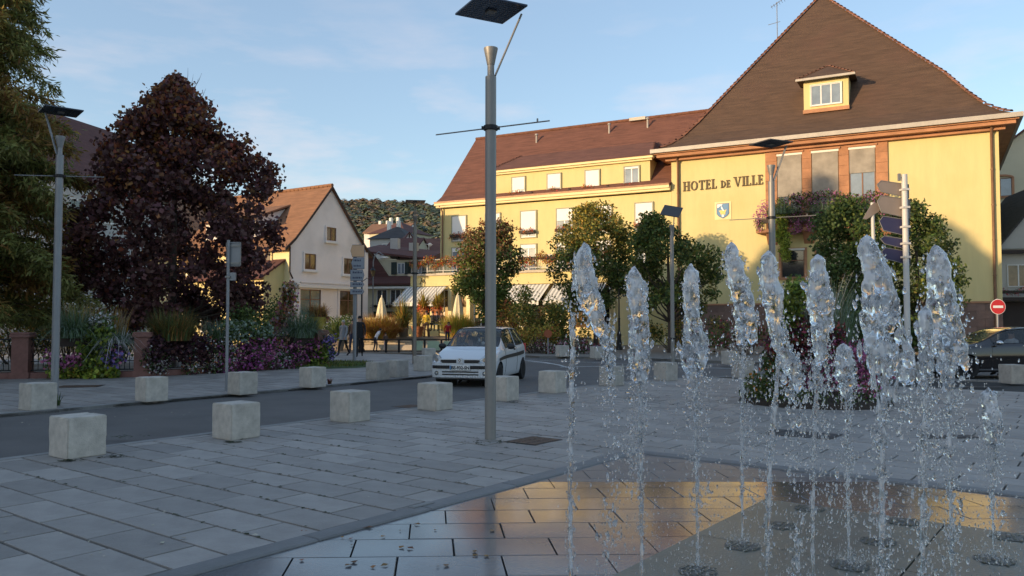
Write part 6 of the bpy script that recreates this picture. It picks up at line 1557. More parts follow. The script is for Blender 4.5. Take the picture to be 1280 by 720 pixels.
p = at(412, 400, 41.5); bush('row of green shrubs under the white house windows', (p.x-1.5, 42.5, 0), rb(2.6, .4, .5, 1.7, 18, .35, .55), 3000, .12, ['leaf_green_dark', 'leaf_green'])
def table_set(label, px_, D_, z0):
    t = thing('cafe_table', label, 'table', (at(px_, 400, D_).x, D_, z0)); MB().lathe([(.40, .72), (.40, .75), (0, .75)], n=16).build('table_top', 'white_trim', t)
    MB().lathe([(.22, 0), (.03, .03), (.03, .72)], n=10).build('leg', 'black_iron', t)
    for s in (-1, 1):
        c = thing('cafe_chair', 'dark chair %s of the %s' % ('left' if s < 0 else 'right', label), 'chair', (at(px_, 400, D_).x+s*.75, D_, z0), 0, 'café chairs')
        MB().box(-.2, .2, -.2, .2, .42, .46).build('seat', 'wood_dark', c); MB().box(s*.2-.02, s*.2+.02, -.2, .2, .46, .88).build('backrest', 'wood_dark', c)
        for a in (-1, 1):
            for b in (-1, 1): MB().box(a*.17-.015, a*.17+.015, b*.17-.015, b*.17+.015, 0, .42).build('leg', 'black_iron', c)
for px_, D_, lb in ((490, 48, 'café table behind the rust coloured grass'), (509, 48.5, 'café table right of the grey potted palm'), (462, 49, 'café table at the left end of the terrace'), (549, 47.4, 'café table of the seated guests')): table_set(lb, px_, D_, .60)

# ------------------------------------------------------------------ flower bed behind the jets
fb = thing('flower_bed', 'raised flower bed with pink blossoms, ivy and grasses around the right lamp post', 'flower bed', (5.9, 15.9, 0))
mb = MB(); mb.lathe([(1.42, 0), (1.37, .10), (1.2, .14), (0, .2)], n=26); mb.build('soil', 'soil', fb)
foliage('ground_cover', [(1.22*math.cos(a), 1.22*math.sin(a), .12, .22) for a in np.linspace(0, 6.28, 26)], 2200, .07, ['leaf_green_dark', 'leaf_green', 'petal_white'], fb, [3, 2, .5])
foliage('pink_flowers', [(random.uniform(-.2, 1.2), random.uniform(-.9, .5), random.uniform(.3, 1.0), .28) for _ in range(26)], 5200, .075, ['petal_pink', 'petal_magenta', 'leaf_maroon', 'leaf_green_dark'], fb, [2, 1.2, 1, 1.6])
foliage('dark_red_leaves', [(random.uniform(-.75, .45), random.uniform(-.5, .6), random.uniform(.9, 1.55), .25) for _ in range(16)], 2600, .085, ['leaf_maroon', 'leaf_purple', 'leaf_green_dark'], fb, [2, 2, 1])
foliage('ivy', [(-.45+random.uniform(-.22, .22), random.uniform(-.3, .4), 1.2+k*.09, .22) for k in range(13)], 2200, .10, ['leaf_lime', 'leaf_green'], fb, [1.3, 2])
foliage('left_flowers', [(random.uniform(-1.25, -.5), random.uniform(-.6, .4), random.uniform(.2, .8), .25) for _ in range(12)], 2000, .075, ['leaf_green_dark', 'petal_orange', 'leaf_green', 'petal_white'], fb, [3, .6, 2, .4])
blades('tall_grass', (.45, .3, .9), .45, 420, 1.5, .018, ['blade_green', 'blade_silver'], fb, splay=.5, droop=.6)
blades('grass_plumes', (.35, .3, 1.2), .35, 26, 1.55, .05, ['plume_cream'], fb, splay=.42, droop=.25)
MB().path([(-.62, -.2, 0), (-.60, -.2, .9)], .05, 8).build('stake', 'leaf_rust', fb)
fb.location = (5.9, 15.7, 0)

# ------------------------------------------------------------------ cars (local frame: x from nose to tail, y across, z up)
def catmull(P, t):
    i = min(len(P)-2, max(0, int(math.floor(t)))); f = t-i
    p0, p1, p2, p3 = P[max(0, i-1)], P[i], P[i+1], P[min(len(P)-1, i+2)]
    return tuple(.5*((2*b)+(c-a)*f+(2*a-5*b+4*c-d)*f*f+(3*b-a-3*c+d)*f**3) for a, b, c, d in zip(p0, p1, p2, p3))
def car_shell(st):
    """st: list of (x, zbottom, zbelt, ztop, half width at belt, half width of roof)"""
    def sect(s):
        x, zb, zl, zt, wb, wt = s; m_ = zb+(zl-zb)*.5; h = zt-zl
        pts = [(0, zb), (wb*.80, zb), (wb*.95, zb+.05), (wb*1.0, m_-.08), (wb*1.01, m_+.10), (wb*.985, zl-.07), (wb*.95, zl),
               (wb*.95+(wt-wb*.95)*.48, zl+h*.45), (wt*1.01, zl+h*.86), (wt*.95, zl+h*.955), (wt*.6, zt-.006), (0, zt)]
        return pts
    def Sf(u, v, side=1, off=0.0):
        s = catmull(st, u); p = catmull(sect(s), v); 
        y, z = max(0, p[0]), p[1]
        return (s[0], side*y, z)
    return Sf
def build_car(t, st, paint, wheels, rw, wins, nu=7, nv=5, wy=None):
    Sf = car_shell(st); NU, NV = (len(st)-1)*nu, 11*nv
    def hole(u, v): return any(u0 <= u <= u1 and v0 <= v <= v1 for (_, u0, u1, v0, v1) in wins)
    V = []; idx = {}
    for side in (1, -1):
        for i in range(NU+1):
            for j in range(NV+1):
                u, v = i/nu, j/nv; p = list(Sf(u, v, side))
                if v <= 6.3:
                    for wx, wz in wheels:
                        d = math.hypot(p[0]-wx, p[2]-wz); ra = rw+.045
                        if d < ra and abs(p[1]) > .4 or (d < ra and v > 1.2):
                            if d < 1e-4: d = 1e-4
                            if d > ra-.085: p[0] = wx+(p[0]-wx)/d*ra; p[2] = wz+(p[2]-wz)/d*ra
                idx[(side, i, j)] = len(V); V.append(tuple(p))
    F = []
    for side in (1, -1):
        for i in range(NU):
            for j in range(NV):
                um, vm = (i+.5)/nu, (j+.5)/nv
                if hole(um, vm): continue
                c = Sf(um, vm, side)
                if vm < 6.3 and any(math.hypot(c[0]-wx, c[2]-wz) < rw+.02 for wx, wz in wheels): continue
                q = (idx[(side, i, j)], idx[(side, i+1, j)], idx[(side, i+1, j+1)], idx[(side, i, j+1)])
                F.append(q if side == -1 else q[::-1])
        ring = [idx[(side, 0, j)] for j in range(NV+1)]; ring2 = [idx[(side, NU, j)] for j in range(NV+1)]
        F.append(tuple(ring) if side == 1 else tuple(ring[::-1])); F.append(tuple(ring2[::-1]) if side == 1 else tuple(ring2))
    mb = MB().add(V, F); body = mb.build('body', paint, t, smooth=True, angle=38)
    for nm, u0, u1, v0, v1 in wins:
        sides = (1, -1)
        if nm in ('windshield', 'rear_window'):
            mb = MB()
            for side in sides:
                n1, n2 = 14, 10
                mb.grid(lambda a, b: (lambda q: (q[0], q[1]*.998, q[2]-.004))(Sf(u0+(u1-u0)*a, v0+(v1-v0)*b, side)), n1, n2, flip=(side == -1))
            g = mb.build(nm, 'car_glass', t, smooth=True, angle=60)
            mb = MB()
            for side in sides:
                for aa, bb in (((u0, v0), (u1, v0)), ((u0, v0), (u0, v1)), ((u1, v0), (u1, v1))):
                    mb.path([tuple(x*1.0 for x in Sf(aa[0]+(bb[0]-aa[0])*k/8, aa[1]+(bb[1]-aa[1])*k/8, side)) for k in range(9)], .012, 5)
            mb.build('seal', 'plastic_black', g)
        else:
            for side in sides:
                mb = MB(); mb.grid(lambda a, b: (lambda q: (q[0], q[1]-.004*side, q[2]))(Sf(u0+(u1-u0)*a, v0+(v1-v0)*b, side)), 10, 6, flip=(side == -1))
                g = mb.build(nm, 'car_glass', t, smooth=True, angle=60); mb = MB()
                q = [(u0, v0), (u1, v0), (u1, v1), (u0, v1), (u0, v0)]
                for aa, bb in zip(q[:-1], q[1:]): mb.path([Sf(aa[0]+(bb[0]-aa[0])*k/6, aa[1]+(bb[1]-aa[1])*k/6, side) for k in range(7)], .010, 5)
                mb.build('seal', 'plastic_black', g)
    return Sf, body
def wheel(t, x, y, z, r, w, side, spokes=5, rim='rim_grey'):
    o = link('wheel', MB().lathe([(r*.66, -w/2), (r*.93, -w/2), (r, -w/2+.03), (r, w/2-.03), (r*.93, w/2), (r*.66, w/2), (r*.64, w/2-.04), (r*.64, -w/2)], (0, 0, 0), 32, axis='y').mesh('wheel', 'tyre', True, 40), t, (x, y, z))
    mb = MB(); s = side; mb.lathe([(r*.58, s*(w/2-.05)), (r*.66, s*(w/2-.015)), (r*.655, s*(w/2-.05)), (r*.55, s*(w/2-.10)), (r*.1, s*(w/2-.11))], n=30, axis='y', mi=1)
    for k in range(spokes):
        a = 2*math.pi*k/spokes+.3; c, sn = math.cos(a), math.sin(a); yy0, yy1 = s*(w/2-.05), s*(w/2-.02)
        q = []
        for rr, hw in ((r*.10, r*.12), (r*.62, r*.085)): q += [(rr*c-hw*sn, rr*sn+hw*c), (rr*c+hw*sn, rr*sn-hw*c)]
        mb.prism([q[0], q[1], q[3], q[2]], 'y', min(yy0, yy1), max(yy0, yy1), 0)
    mb.lathe([(0, s*(w/2-.06)), (r*.16, s*(w/2-.06)), (r*.15, s*(w/2-.012)), (0, s*(w/2-.010))], n=14, axis='y', mi=0)
    mb.lathe([(r*.60, s*(w/2-.03)), (r*.66, s*(w/2-.03)), (r*.66, s*(w/2-.012)), (r*.60, s*(w/2-.012))], n=30, axis='y', mi=0)
    mb.build('rim', [rim, 'plastic_black'], o); return o
def seat(t, x, y, z, dirx=1):
    mb = MB(); mb.box(x-.22, x+.25, y-.23, y+.23, z, z+.14); mb.prism([(x+.18, z+.1), (x+.32, z+.1), (x+.48, z+.66), (x+.36, z+.68)], 'y', y-.22, y+.22); mb.prism([(x+.38, z+.66), (x+.48, z+.66), (x+.52, z+.84), (x+.42, z+.85)], 'y', y-.12, y+.12)
    return mb.build('seat', 'interior', t, bevel=.02)

# white hatchback
STW = [(0.00, .30, .56, .60, .62, .50), (.05, .22, .62, .68, .745, .60), (.22, .19, .71, .77, .80, .66), (.55, .18, .80, .885, .82, .68), (.92, .18, .86, .965, .82, .69), (1.22, .18, .885, 1.12, .82, .67),
       (1.54, .18, .90, 1.36, .82, .61), (1.78, .18, .905, 1.45, .82, .59), (2.25, .18, .92, 1.475, .82, .585), (2.80, .18, .94, 1.465, .815, .58), (3.25, .20, .96, 1.41, .80, .565), (3.55, .24, .965, 1.22, .78, .59), (3.68, .28, .90, .96, .74, .62), (3.76, .34, .72, .76, .66, .55)]
fwd = Vector((0.25, 0.97)).normalized()           # nose to tail direction
wc = thing('white_hatchback', 'white small hatchback facing the camera on the street behind the tall lamp post', 'car', (0, 0, -.056), math.atan2(fwd.y, fwd.x))
nose = Vector((-1.09, 20.45))-fwd*.72; wc.location = (nose.x, nose.y, -.056)
WW = [(.72, .285), (3.19, .285)]
wins = [('windshield', 4.15, 6.75, 8.4, 11), ('side_window', 5.55, 8.25, 6.2, 8.2), ('quarter_window', 8.45, 10.3, 6.2, 8.15), ('rear_window', 10.15, 11.6, 8.6, 11)]
Sf, body = build_car(wc, STW, 'paint_white', WW, .285, wins)
for x_ in (.72, 3.19):
    for s in (-1, 1): wheel(wc, x_, s*.735, .285, .285, .17, s)
MB().box(.15, 3.6, -.66, .66, .17, .40).build('floor_pan', 'interior', wc)
mb = MB(); mb.box(.95, 1.3, -.62, .62, .55, .93); mb.box(.3, .95, -.6, .6, .4, .62); mb.build('dashboard', 'interior', wc)
for y_ in (-.36, .36): seat(wc, 1.75, y_, .38)
MB().box(2.7, 3.3, -.58, .58, .35, .80).build('rear_seat', 'interior', wc)
o = MB().path([(1.32, .36+.17*math.cos(a), .93+.14*math.sin(a)) for a in np.linspace(0, 6.28, 17)], .015, 6).build('steering_wheel', 'interior', wc)
def plan(y, w=.80, x0=0.0, k=.26): return x0+float(np.interp(abs(y)*.80/w, [0, .5, .62, .745, .79, .815], [0, .0, .012, .055, .15, .30]))
def fascia(mb, y0, y1, z0, z1, out=.012, x0=0.0, k=.26, w=.80, n=24, th_=.03, mi=0):
    for i in range(n):
        a, b = y0+(y1-y0)*i/n, y0+(y1-y0)*(i+1)/n; xa, xb_ = plan(a, w, x0, k)-out, plan(b, w, x0, k)-out
        mb.add([(xa, a, z0), (xb_, b, z0), (xb_, b, z1), (xa, a, z1), (xa+th_+out, a, z0), (xb_+th_+out, b, z0), (xb_+th_+out, b, z1), (xa+th_+out, a, z1)], [(0, 3, 2, 1), (0, 1, 5, 4), (3, 7, 6, 2), (4, 5, 6, 7), (0, 4, 7, 3), (1, 2, 6, 5)], mi)
mb = MB(); fascia(mb, -.765, .765, .235, .60, .018, th_=.10); mb.build('bumper', 'paint_white', wc, smooth=True, angle=30, bevel=.012)
mb = MB(); fascia(mb, -.78, .78, .455, .535, .040, th_=.06); mb.build('bumper_strip', 'plastic_black', wc, bevel=.01)
mb = MB(); fascia(mb, -.47, .47, .365, .395, .026, th_=.02); fascia(mb, -.47, .47, .300, .330, .026, th_=.02); mb.build('lower_grille', 'plastic_black', wc)
mb = MB(); fascia(mb, -.50, -.105, .595, .675, .024, th_=.05); fascia(mb, .105, .50, .595, .675, .024, th_=.05); mb.build('grille', 'plastic_black', wc)
mb = MB(); fascia(mb, -.62, .62, .58, .70, .012, th_=.05); mb.build('front_panel', 'paint_white', wc, smooth=True, angle=30, bevel=.01)
for s in (-1, 1):
    q = [(.47, .598), (.725, .605), (.785, .66), (.77, .755), (.70, .835), (.60, .785), (.51, .70)]
    mb = MB(); vs = [(plan(a)*1.02-.035+(b-.6)*.42, s*a, b) for a, b in q]; vs2 = [(x_+.10, y_, z_) for x_, y_, z_ in vs]; n = len(q)
    c1 = (sum(v[0] for v in vs)/n-.012, sum(v[1] for v in vs)/n, sum(v[2] for v in vs)/n)
    mb.add(vs+[c1]+vs2, [(i, (i+1) % n, n) for i in range(n)]+[(i, i+n+1, (i+1) % n+n+1, (i+1) % n) for i in range(n)]); hl = mb.build('headlight', 'lens', wc)
    mb = MB(); mb.lathe([(.0, -.02), (.05, -.02), (.055, .01), (0, .01)], (plan(.62)+.0, s*.62, .675), 16, axis='x'); mb.build('reflector', 'chrome', hl)
    mb = MB(); mb.lathe([(0, -.008), (.05, -.008), (.055, .02), (0, .02)], (plan(.62)-.02, s*.62, .345), 16, axis='x'); fo = mb.build('fog_light', 'plastic_black', wc)
    MB().lathe([(0, -.012), (.032, -.010), (.034, .0), (0, .0)], (plan(.62)-.02, s*.62, .345), 14, axis='x').build('fog_lens', 'lens', fo)
    mb = MB(); mb.ball((1.34, s*.94, .97), (.07, .11, .075), 2); mb.box(1.31, 1.37, s*.90-.06, s*.90+.03, .90, .94); mi_ = mb.build('mirror', 'plastic_black', wc, smooth=True)
    mb = MB(); mb.grid(lambda a, b: tuple(Sf(3.2+6.9*a, 4.15+.42*b, s)[i]*(1.0 if i != 1 else 1.018) for i in range(3)), 20, 2, flip=(s == -1)); mb.build('rubbing_strip', 'plastic_black', wc)
    for uu in (5.15, 8.4): 
        mb = MB(); mb.path([tuple(Sf(uu, 2.0+4.1*k/8, s)[i]*(1 if i != 1 else 1.001) for i in range(3)) for k in range(9)], .006, 4); mb.build('door_seam', 'plastic_black', wc)
    pp = Sf(8.0, 5.2, s); MB().box(pp[0]-.10, pp[0]+.06, pp[1]-.015, pp[1]+.02, pp[2]-.02, pp[2]+.025).build('door_handle', 'plastic_black', wc, bevel=.006)
    pp = Sf(11.2, 5.8, s); mb = MB(); mb.box(pp[0]-.06, pp[0]+.10, pp[1]-.03, pp[1]+.012, pp[2]-.20, pp[2]+.05); mb.build('tail_light', 'sign_red', wc)
    mb = MB()
    for x_ in (.72, 3.19): mb.lathe([(.34, s*.40), (.34, s*.70), (0.0, s*.405)], (x_, 0, .30), 24, axis='y')
    mb.build('wheel_well', 'plastic_black', wc)
lg = MB()   # diamond badge on its white shield
lg.prism([(-.085, .60), (.085, .60), (.06, .72), (-.06, .72)][::-1], 'x', -.050, -.025); lg.build('badge_plate', 'paint_white', wc)
mb = MB()
for k in range(4):
    q = [(0, .715), (-.040, .662), (0, .609), (.040, .662)]; a, b = q[k], q[(k+1) % 4]; ia = (a[0]*.5, .662+(a[1]-.662)*.5); ib = (b[0]*.5, .662+(b[1]-.662)*.5)
    mb.prism([a, b, ib, ia], 'x', -.064, -.051)
mb.build('badge', 'chrome', wc)
pl_ = MB().box(-.062, -.048, -.26, .26, .43, .54).build('number_plate', 'sign_white', wc)
mb = MB(); mb.box(-.064, -.0625, .215, .255, .435, .535); mb.build('plate_band', 'crest_blue', pl_)
cu = bpy.data.curves.new('t', 'FONT'); cu.body = 'BE-932-SN'; cu.size = .105; cu.offset = .004; cu.align_x = 'CENTER'; cu.extrude = .001
to = bpy.data.objects.new('t', cu); COL.objects.link(to); bpy.context.view_layer.update()
me = bpy.data.meshes.new_from_object(to.evaluated_get(bpy.context.evaluated_depsgraph_get())); bpy.data.objects.remove(to); me.materials.clear(); me.materials.append(M['plastic_black']); me.name = 'plate_lettering'
link('plate_lettering', me, pl_, (-.0645, -.015, .449), (math.pi/2, 0, -math.pi/2))
MB().box(.96, 1.02, -.60, -.05, .965, .985).build('wiper', 'plastic_black', wc); MB().box(1.75, 1.80, -.1, .1, 1.20, 1.27).build('rear_view_mirror', 'interior', wc)
mb = MB(); mb.ball((1.66, .02, 1.13), (.02, .035, .05), 1); mb.ball((1.62, -.10, 1.06), (.03, .05, .05), 1); mb.build('hanging_charm', 'sign_white', wc)
drv = person('driver in dark clothes inside the white hatchback', (0, 0, 0), 0, 1.7, 'drive', 'cloth_navy', 'cloth_black', 'hair_dark')
pp = fwd*1.98; lat = Vector((-fwd.y, fwd.x))*.36; drv.location = (nose.x+pp.x+lat.x, nose.y+pp.y+lat.y, -.056+.06); drv.rotation_euler = (0, 0, math.atan2(fwd.y, fwd.x)+math.pi/2)

# black saloon, right edge
STB = [(0.00, .34, .60, .64, .60, .50), (.06, .24, .66, .72, .76, .62), (.25, .20, .76, .82, .84, .70), (.65, .19, .86, .93, .88, .74), (1.15, .19, .93, 1.00, .89, .75), (1.50, .19, .955, 1.12, .89, .71),
       (1.95, .19, .97, 1.34, .89, .62), (2.25, .19, .975, 1.42, .89, .58), (2.75, .19, .98, 1.46, .89, .57), (3.35, .19, .99, 1.43, .885, .565), (3.85, .20, 1.00, 1.31, .87, .56), (4.25, .22, .99, 1.10, .85, .64), (4.52, .28, .93, .98, .80, .68), (4.60, .36, .75, .80, .72, .60)]
bc = thing('black_car', 'glossy black car seen from its left side at the right edge, driver visible', 'car', (11.85, 22.45+.86, -.056), R(-1.5))
wins2 = [('windshield', 4.2, 6.8, 8.4, 11), ('side_window', 5.3, 8.05, 6.2, 8.15), ('rear_side_window', 8.25, 10.2, 6.2, 8.15), ('rear_window', 10.0, 11.4, 8.6, 11)]
SfB, body = build_car(bc, STB, 'paint_black', [(.90, .33), (3.60, .33)], .33, wins2)
for x_ in (.90, 3.60):
    for s in (-1, 1): wheel(bc, x_, s*.79, .33, .33, .20, s, 5, 'steel')
MB().box(.2, 4.4, -.72, .72, .19, .45).build('floor_pan', 'interior', bc)
MB().box(1.2, 1.6, -.66, .66, .5, .98).build('dashboard', 'interior', bc)
for y_ in (-.38, .38): seat(bc, 2.2, y_, .42)
mb = MB(); fascia(mb, -.60, .60, .40, .60, .015, w=.86); mb.build('grille', 'plastic_black', bc)
for s in (-1, 1):
    q = [(.40, .60), (.70, .62), (.80, .66), (.78, .74), (.70, .76), (.45, .66)]; vs = [(plan(a, .86)-.03+(b-.6)*.7, s*a, b) for a, b in q]; n = len(q)
    mb = MB(); mb.add(vs+[(x_+.12, y_, z_) for x_, y_, z_ in vs], [tuple(range(n))]+[(i, i+n, (i+1) % n+n, (i+1) % n) for i in range(n)]); mb.build('headlight', 'lens', bc)
    mb = MB(); mb.ball((1.72, s*1.0, 1.02), (.09, .12, .07), 2); mb.build('mirror', 'chrome' if s < 0 else 'paint_black', bc, smooth=True)
    for uu in (5.2, 8.15, 10.2): mb = MB(); mb.path([tuple(SfB(uu, 2.0+4.1*k/8, s)) for k in range(9)], .005, 4); mb.build('door_seam', 'plastic_black', bc)
    for uu in (7.6, 9.9): pp = SfB(uu, 5.2, s); MB().box(pp[0]-.11, pp[0]+.07, pp[1]-.02, pp[1]+.02, pp[2]-.015, pp[2]+.02).build('door_handle', 'chrome', bc, bevel=.006)
    mb = MB(); mb.grid(lambda a, b: tuple(SfB(3.0+7.4*a, 2.05+.22*b, s)[i]*(1.0 if i != 1 else 1.012) for i in range(3)), 20, 2, flip=(s == -1)); mb.build('sill_trim', 'chrome', bc)
    mb = MB()
    for x_ in (.90, 3.60): mb.lathe([(.39, s*.45), (.39, s*.76), (0.0, s*.455)], (x_, 0, .34), 24, axis='y')
    mb.build('wheel_well', 'plastic_black', bc)
drv = person('driver in white shirt looking out of the black car', (14.30, 22.92, .10), R(105), 1.75, 'drive', 'cloth_white', 'cloth_black', 'hair_dark')

# ------------------------------------------------------------------ water jets
def remesh(mb, voxel, name):
    me = mb.mesh(name, 'water'); ob = bpy.data.objects.new('r', me); COL.objects.link(ob)
    md = ob.modifiers.new('r', 'REMESH'); md.mode = 'VOXEL'; md.voxel_size = voxel; md.use_smooth_shade = True
    bpy.context.view_layer.update(); out = bpy.data.meshes.new_from_object(ob.evaluated_get(bpy.context.evaluated_depsgraph_get())); bpy.data.objects.remove(ob); out.name = name
    return out
def roughen(me, amp1, amp2, seed):
    n = len(me.vertices); co = np.empty(n*3, dtype=np.float32); me.vertices.foreach_get('co', co); co = co.reshape(-1, 3)
    no = np.empty(n*3, dtype=np.float32); me.vertex_normals.foreach_get('vector', no); no = no.reshape(-1, 3)
    d = np.empty(n, dtype=np.float32); s = Vector((seed*7.1, seed*3.3, 0))
    for i in range(n):
        p = Vector((float(co[i, 0]), float(co[i, 1]), float(co[i, 2])*.7))
        d[i] = noise.noise(p*26+s)*amp1+noise.noise(p*70+s)*amp2
    me.vertices.foreach_set('co', (co+no*d[:, None]).ravel()); me.update()
def droplets(name, P, r, stretch, parent, sub=1):
    V0, F0 = ico(sub); n = len(P); P = np.asarray(P); r = np.asarray(r); a = stretch
    V = V0[None, :, :]*np.stack([r*rng.uniform(.6, 1.2, n), r, r*a], axis=1)[:, None, :]*rng.uniform(.72, 1.25, (n, len(V0), 1))
    th_ = rng.uniform(-.5, .5, n); sx = V[:, :, 0]+V[:, :, 2]*np.tan(th_)[:, None]*.3; V[:, :, 0] = sx
    V = (V+P[:, None, :]).reshape(-1, 3); F = (F0[None]+(np.arange(n)*len(V0))[:, None, None]).reshape(-1, 3)
    o = link(name, npmesh(name, V, F, 'droplet', smooth=True), parent); o['kind'] = 'stuff'; return o
def gp_(i, j): return U0+GA*i+GB*j
JETS = [  # grid position, stem px, outline (y, left, right), label
 ((0, -3), 711, [(311, 721, 741), (322, 716, 744), (345, 715, 746), (368, 717, 752), (385, 728, 757), (402, 738, 761), (422, 749, 764), (440, 757, 768)], 'leftmost water jet, its plume leaning right over a beaded stem'),
 ((0, -2), 797, [(341, 786, 800), (352, 779, 810), (372, 783, 810), (400, 786, 812), (425, 784, 813), (455, 783, 813), (480, 788, 808)], 'second water jet from the left, an upright plume of even width'),
 ((0, -1), 867, [(340, 859, 869), (352, 850, 877), (380, 852, 877), (405, 855, 880), (425, 850, 890), (448, 845, 892), (468, 856, 884)], 'third water jet from the left, narrow on top with a bell of spray'),
 ((0, 0), 925, [(312, 906, 924), (326, 901, 933), (350, 907, 938), (375, 914, 943), (400, 913, 949), (424, 916, 950)], 'fourth water jet from the left with curling tip before the yellow wall'),
 ((1, -2), 968, [(320, 955, 968), (338, 948, 975), (365, 950, 983), (390, 955, 982), (408, 962, 978), (428, 964, 988), (452, 975, 1002), (478, 986, 1005)], 'fifth water jet from the left, its sheet twisting to the right'),
 ((1, -1), 1016, [(327, 1019, 1028), (345, 1008, 1037), (372, 1004, 1044), (398, 1009, 1044), (420, 1011, 1038), (445, 1014, 1036)], 'pointed water jet before the ivy and pampas plumes'),
 ((1, 0), 1058, [(436, 1046, 1062), (452, 1042, 1068), (474, 1043, 1069), (490, 1050, 1063)], 'low weak water jet between the pointed and the tallest jets'),
 ((2, -3), 1098, [(297, 1076, 1096), (308, 1070, 1105), (335, 1074, 1116), (362, 1070, 1123), (392, 1069, 1127), (420, 1073, 1136), (448, 1076, 1147), (472, 1079, 1145), (490, 1086, 1132)], 'tallest and widest water jet, hooked tip, right of the flower bed'),
 ((2, -2), 1153, [(392, 1150, 1162), (412, 1147, 1165), (440, 1150, 1166), (465, 1150, 1162)], 'thin ragged water jet just left of the rightmost tall plume'),
 ((2, -1), 1187, [(311, 1163, 1183), (322, 1157, 1190), (350, 1156, 1196), (380, 1153, 1202), (410, 1152, 1208), (438, 1158, 1214), (462, 1166, 1212), (480, 1172, 1200)], 'rightmost tall water jet in front of the no entry sign and black car'),
 ((2, 1), 1237, [(492, 1226, 1240), (508, 1221, 1248), (530, 1224, 1250), (552, 1229, 1247)], 'short spraying water jet at the far right of the fountain'),
]
def jet(k, gi, spx, outl, label):
    b = gp_(*gi); Y = b.y; t = thing('water_jet', label, 'water jet', (b.x, b.y, -.008), 0, 'water jets of the fountain')
    rs = np.random.default_rng(100+k)
    X = lambda px_: (px_-640)/1000*Y-b.x
    Z = lambda py_: hz(py_, Y)
    zs = np.array([Z(o[0]) for o in outl]); ls = np.array([X(o[1]*.93+o[2]*.07) for o in outl]); rr = np.array([X(o[2]*.93+o[1]*.07) for o in outl])
    order = np.argsort(zs); fz = lambda z, a: np.interp(z, zs[order], a[order])
    z0, z1 = zs.min(), zs.max(); mb = MB(); H_ = z1-z0
    N = int(110+180*H_); sc = Y/5.0
    for q in range(N):
        z = z0+(z1-z0)*rs.uniform(0, 1)**.85; l_, r_ = fz(z, ls), fz(z, rr); c, h = (l_+r_)/2, (r_-l_)/2
        f = (z1-z)/H_; a = rs.uniform(0, 2*math.pi)
        if rs.uniform() < .10+.38*f*f: continue
        r0 = (.020+.022*(1-f))*sc*rs.uniform(.65, 1.3); e = max(.0, h-r0); q_ = (rs.uniform(.80, 1.0) if rs.uniform() < .85 else rs.uniform(0, .7))
        mb.ball((c+e*q_*math.cos(a), e*.8*q_*math.sin(a), z-r0*.3), (r0, r0, r0*rs.uniform(1.0, 1.9+1.2*f)), 1)
    # ragged sheets falling along the outline
    for s in range(5):
        zt_ = z0+H_*rs.uniform(.5, .95); a = rs.uniform(0, 2*math.pi); pts = []; L_ = H_*rs.uniform(.4, .8)
        for j in range(9):
            z = zt_-L_*j/8; zc_ = max(z, z0); l_, r_ = fz(zc_, ls), fz(zc_, rr); c, h = (l_+r_)/2, (r_-l_)/2
            pts.append((c+h*.92*math.cos(a+.07*j), h*.75*math.sin(a+.07*j), z))
        mb.path(pts, [.009*sc*(1+.6*math.sin(j*1.7+s))+.003 for j in range(9)], 6)
    me = remesh(mb, .0085*max(.8, sc), 'plume'); roughen(me, .010*sc, .0030*sc, k)
    me.materials.clear(); me.materials.append(M['water']); me.materials.append(M['water_crest'])
    cz = np.empty(len(me.polygons)*3, dtype=np.float32); me.polygons.foreach_get('center', cz); cz = cz.reshape(-1, 3)
    fr_ = (z1-cz[:, 2])/H_; ph = np.sin(cz[:, 0]*37+k)*.5+np.sin(cz[:, 2]*23+k*2+cz[:, 1]*30)*.5
    me.polygons.foreach_set('material_index', (fr_+ph*.18 < .34).astype(np.int32))
    link('plume', me, t)
    # rising stem: thin column breaking into beads
    sx = X(spx)*0; ztop = z0+H_*.4; mb = MB(); n = int((ztop)/.018); pts = []; rad = []
    topx = fz(z0+H_*.3, (ls+rr)/2)
    if k == 0: topx = 0.02
    for j in range(n):
        z = ztop*j/(n-1); f = z/ztop; pts.append((topx*f**2.2+.002*math.sin(z*23+k), .002*math.cos(z*19), z)); rad.append(max(.0015, (.0075+.0055*f)*(1+.55*noise.noise(Vector((z*16, k*3.1, 0)))*min(1, z*2)+(.35+.9*f)*noise.noise(Vector((z*60, k, 1))))))
    mb.path(pts, rad, 9)
    st_ = mb.mesh('stem', 'water', True); roughen(st_, .006, .003, k+30); link('stem', st_, t)
    # droplets: beads along the stem, curtain below the plume, spray around
    P = []; r = []
    n1 = int(220+200*H_)
    for _ in range(n1):
        z = rs.uniform(.35, ztop+.1); f = z/ztop; P.append((topx*f**2.2+rs.normal(0, .010+.014*f), rs.normal(0, .014), z)); r.append(rs.uniform(.002, .0065))
    wid = (fz(z0, rr)-fz(z0, ls))/2; cx = fz(z0, (ls+rr)/2)
    clus = [(cx+wid*rs.normal(0, .8), rs.normal(0, .5)*wid, rs.uniform(.25, z0+.1)) for _ in range(16)]
    for _ in range(int(330*(1+H_))):
        c = clus[rs.integers(len(clus))]; f = rs.uniform(0, 1)
        P.append((c[0]+rs.normal(0, .022)+(c[0]-cx)*.15, c[1]+rs.normal(0, .03), c[2]+rs.normal(0, .09))); r.append(abs(rs.normal(0, 1))**1.4*.0024+.0013)
    for _ in range(int(360*H_+80)):
        z = z0+H_*rs.uniform(-.35, 1.0); zc_ = max(z, z0); l_, r_ = fz(zc_, ls), fz(zc_, rr); c, h = (l_+r_)/2, (r_-l_)/2; a = rs.uniform(0, 2*math.pi); q_ = 1+abs(rs.normal(0, .22))
        P.append((c+h*q_*math.cos(a), h*q_*math.sin(a), z)); r.append(abs(rs.normal(0, 1))**1.5*.0030+.0014)
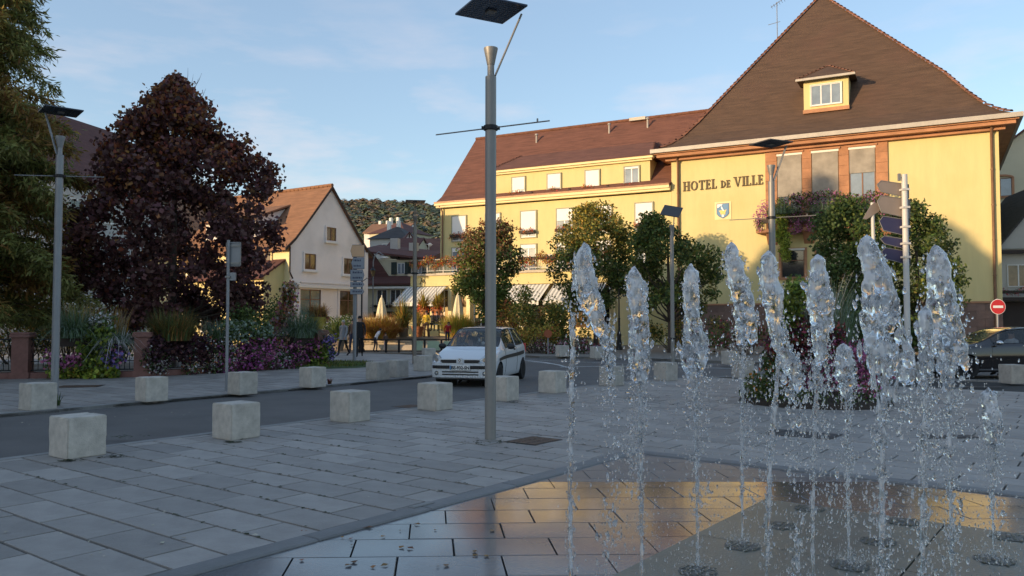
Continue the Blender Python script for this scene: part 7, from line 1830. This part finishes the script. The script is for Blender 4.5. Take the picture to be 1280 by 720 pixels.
    for _ in range(int(170+160*H_)):
        P.append((cx+rs.normal(0, wid*1.7+.05), rs.normal(0, .15), rs.uniform(.02, z0+H_*.4))); r.append(abs(rs.normal(0, 1))*.0022+.0013)
    for _ in range(260):      # splash at the foot
        a = rs.uniform(0, 6.283); q_ = abs(rs.normal(0, .14)); P.append((q_*math.cos(a)+cx*.3, q_*math.sin(a), abs(rs.normal(0, .05))+.004)); r.append(rs.uniform(.0012, .0042))
    droplets('droplets', P, r, rs.uniform(1.0, 3.2, len(P)), t)
    return t
for k, (gi, spx, outl, lb) in enumerate(JETS): jet(k, gi, spx, outl, lb)
# curtain of falling water between the tall jets: drops that belong to no single jet
P = []; r = []
for _ in range(1000):
    px_ = random.choice((random.gauss(1075, 60), random.gauss(1200, 38), random.gauss(930, 50), random.uniform(690, 1260))); Y = random.uniform(3.9, 6.2); z = abs(random.gauss(.25, .42))
    P.append(((px_-640)/1000*Y, Y, max(.01, z))); r.append(abs(random.gauss(0, 1))*.0020+.0011)
tag(droplets('falling_spray', P, r, rng.uniform(1, 2.6, len(P)), None, 1), kind='stuff')

# ------------------------------------------------------------------ the side of the square behind and left of the camera (casts the evening shade)
def row_house(label, p, rz, w, d, ze, zr, wall, roof):
    t = thing('row_house', label, 'house', (p[0], p[1], 0), rz)
    gable_house(t, w, d, ze, zr, wall, roof, over=.4)
    n = int(w/2.6)
    for i in range(n):
        for z_ in np.arange(1.2, ze-1.5, 3.0): window(t, .8+i*(w-1.6)/n, float(z_), 1.1, 1.5, 'glass_dark', 'frame_white', 'white_trim', .1)
    return t
RZ = math.atan2(0.85, -0.53)+math.pi
RH = [((-34.5, 5.5), 12, 10.2, 12.2, 'stucco_white', 'roof_red', 'white row house left of the square, outside the picture, nearest the conifer'),
      ((-34.5, -7.5), 13, 8.8, 11.2, 'stucco_yellow_pale', 'roof_brown', 'pale yellow row house left of the square, outside the picture'),
      ((-34.5, -21.5), 14, 9.4, 11.8, 'stucco_cream', 'roof_maroon', 'cream row house behind the camera to the left'),
      ((-34.5, -36.0), 14, 9.0, 11.5, 'stucco_grey', 'roof_red', 'grey row house farthest behind the camera')]
for p, w, ze, zr, wl_, rf_, lb in RH: row_house(lb, (p[0], p[1]-0), R(90), w, 10, ze, zr, wl_, rf_)
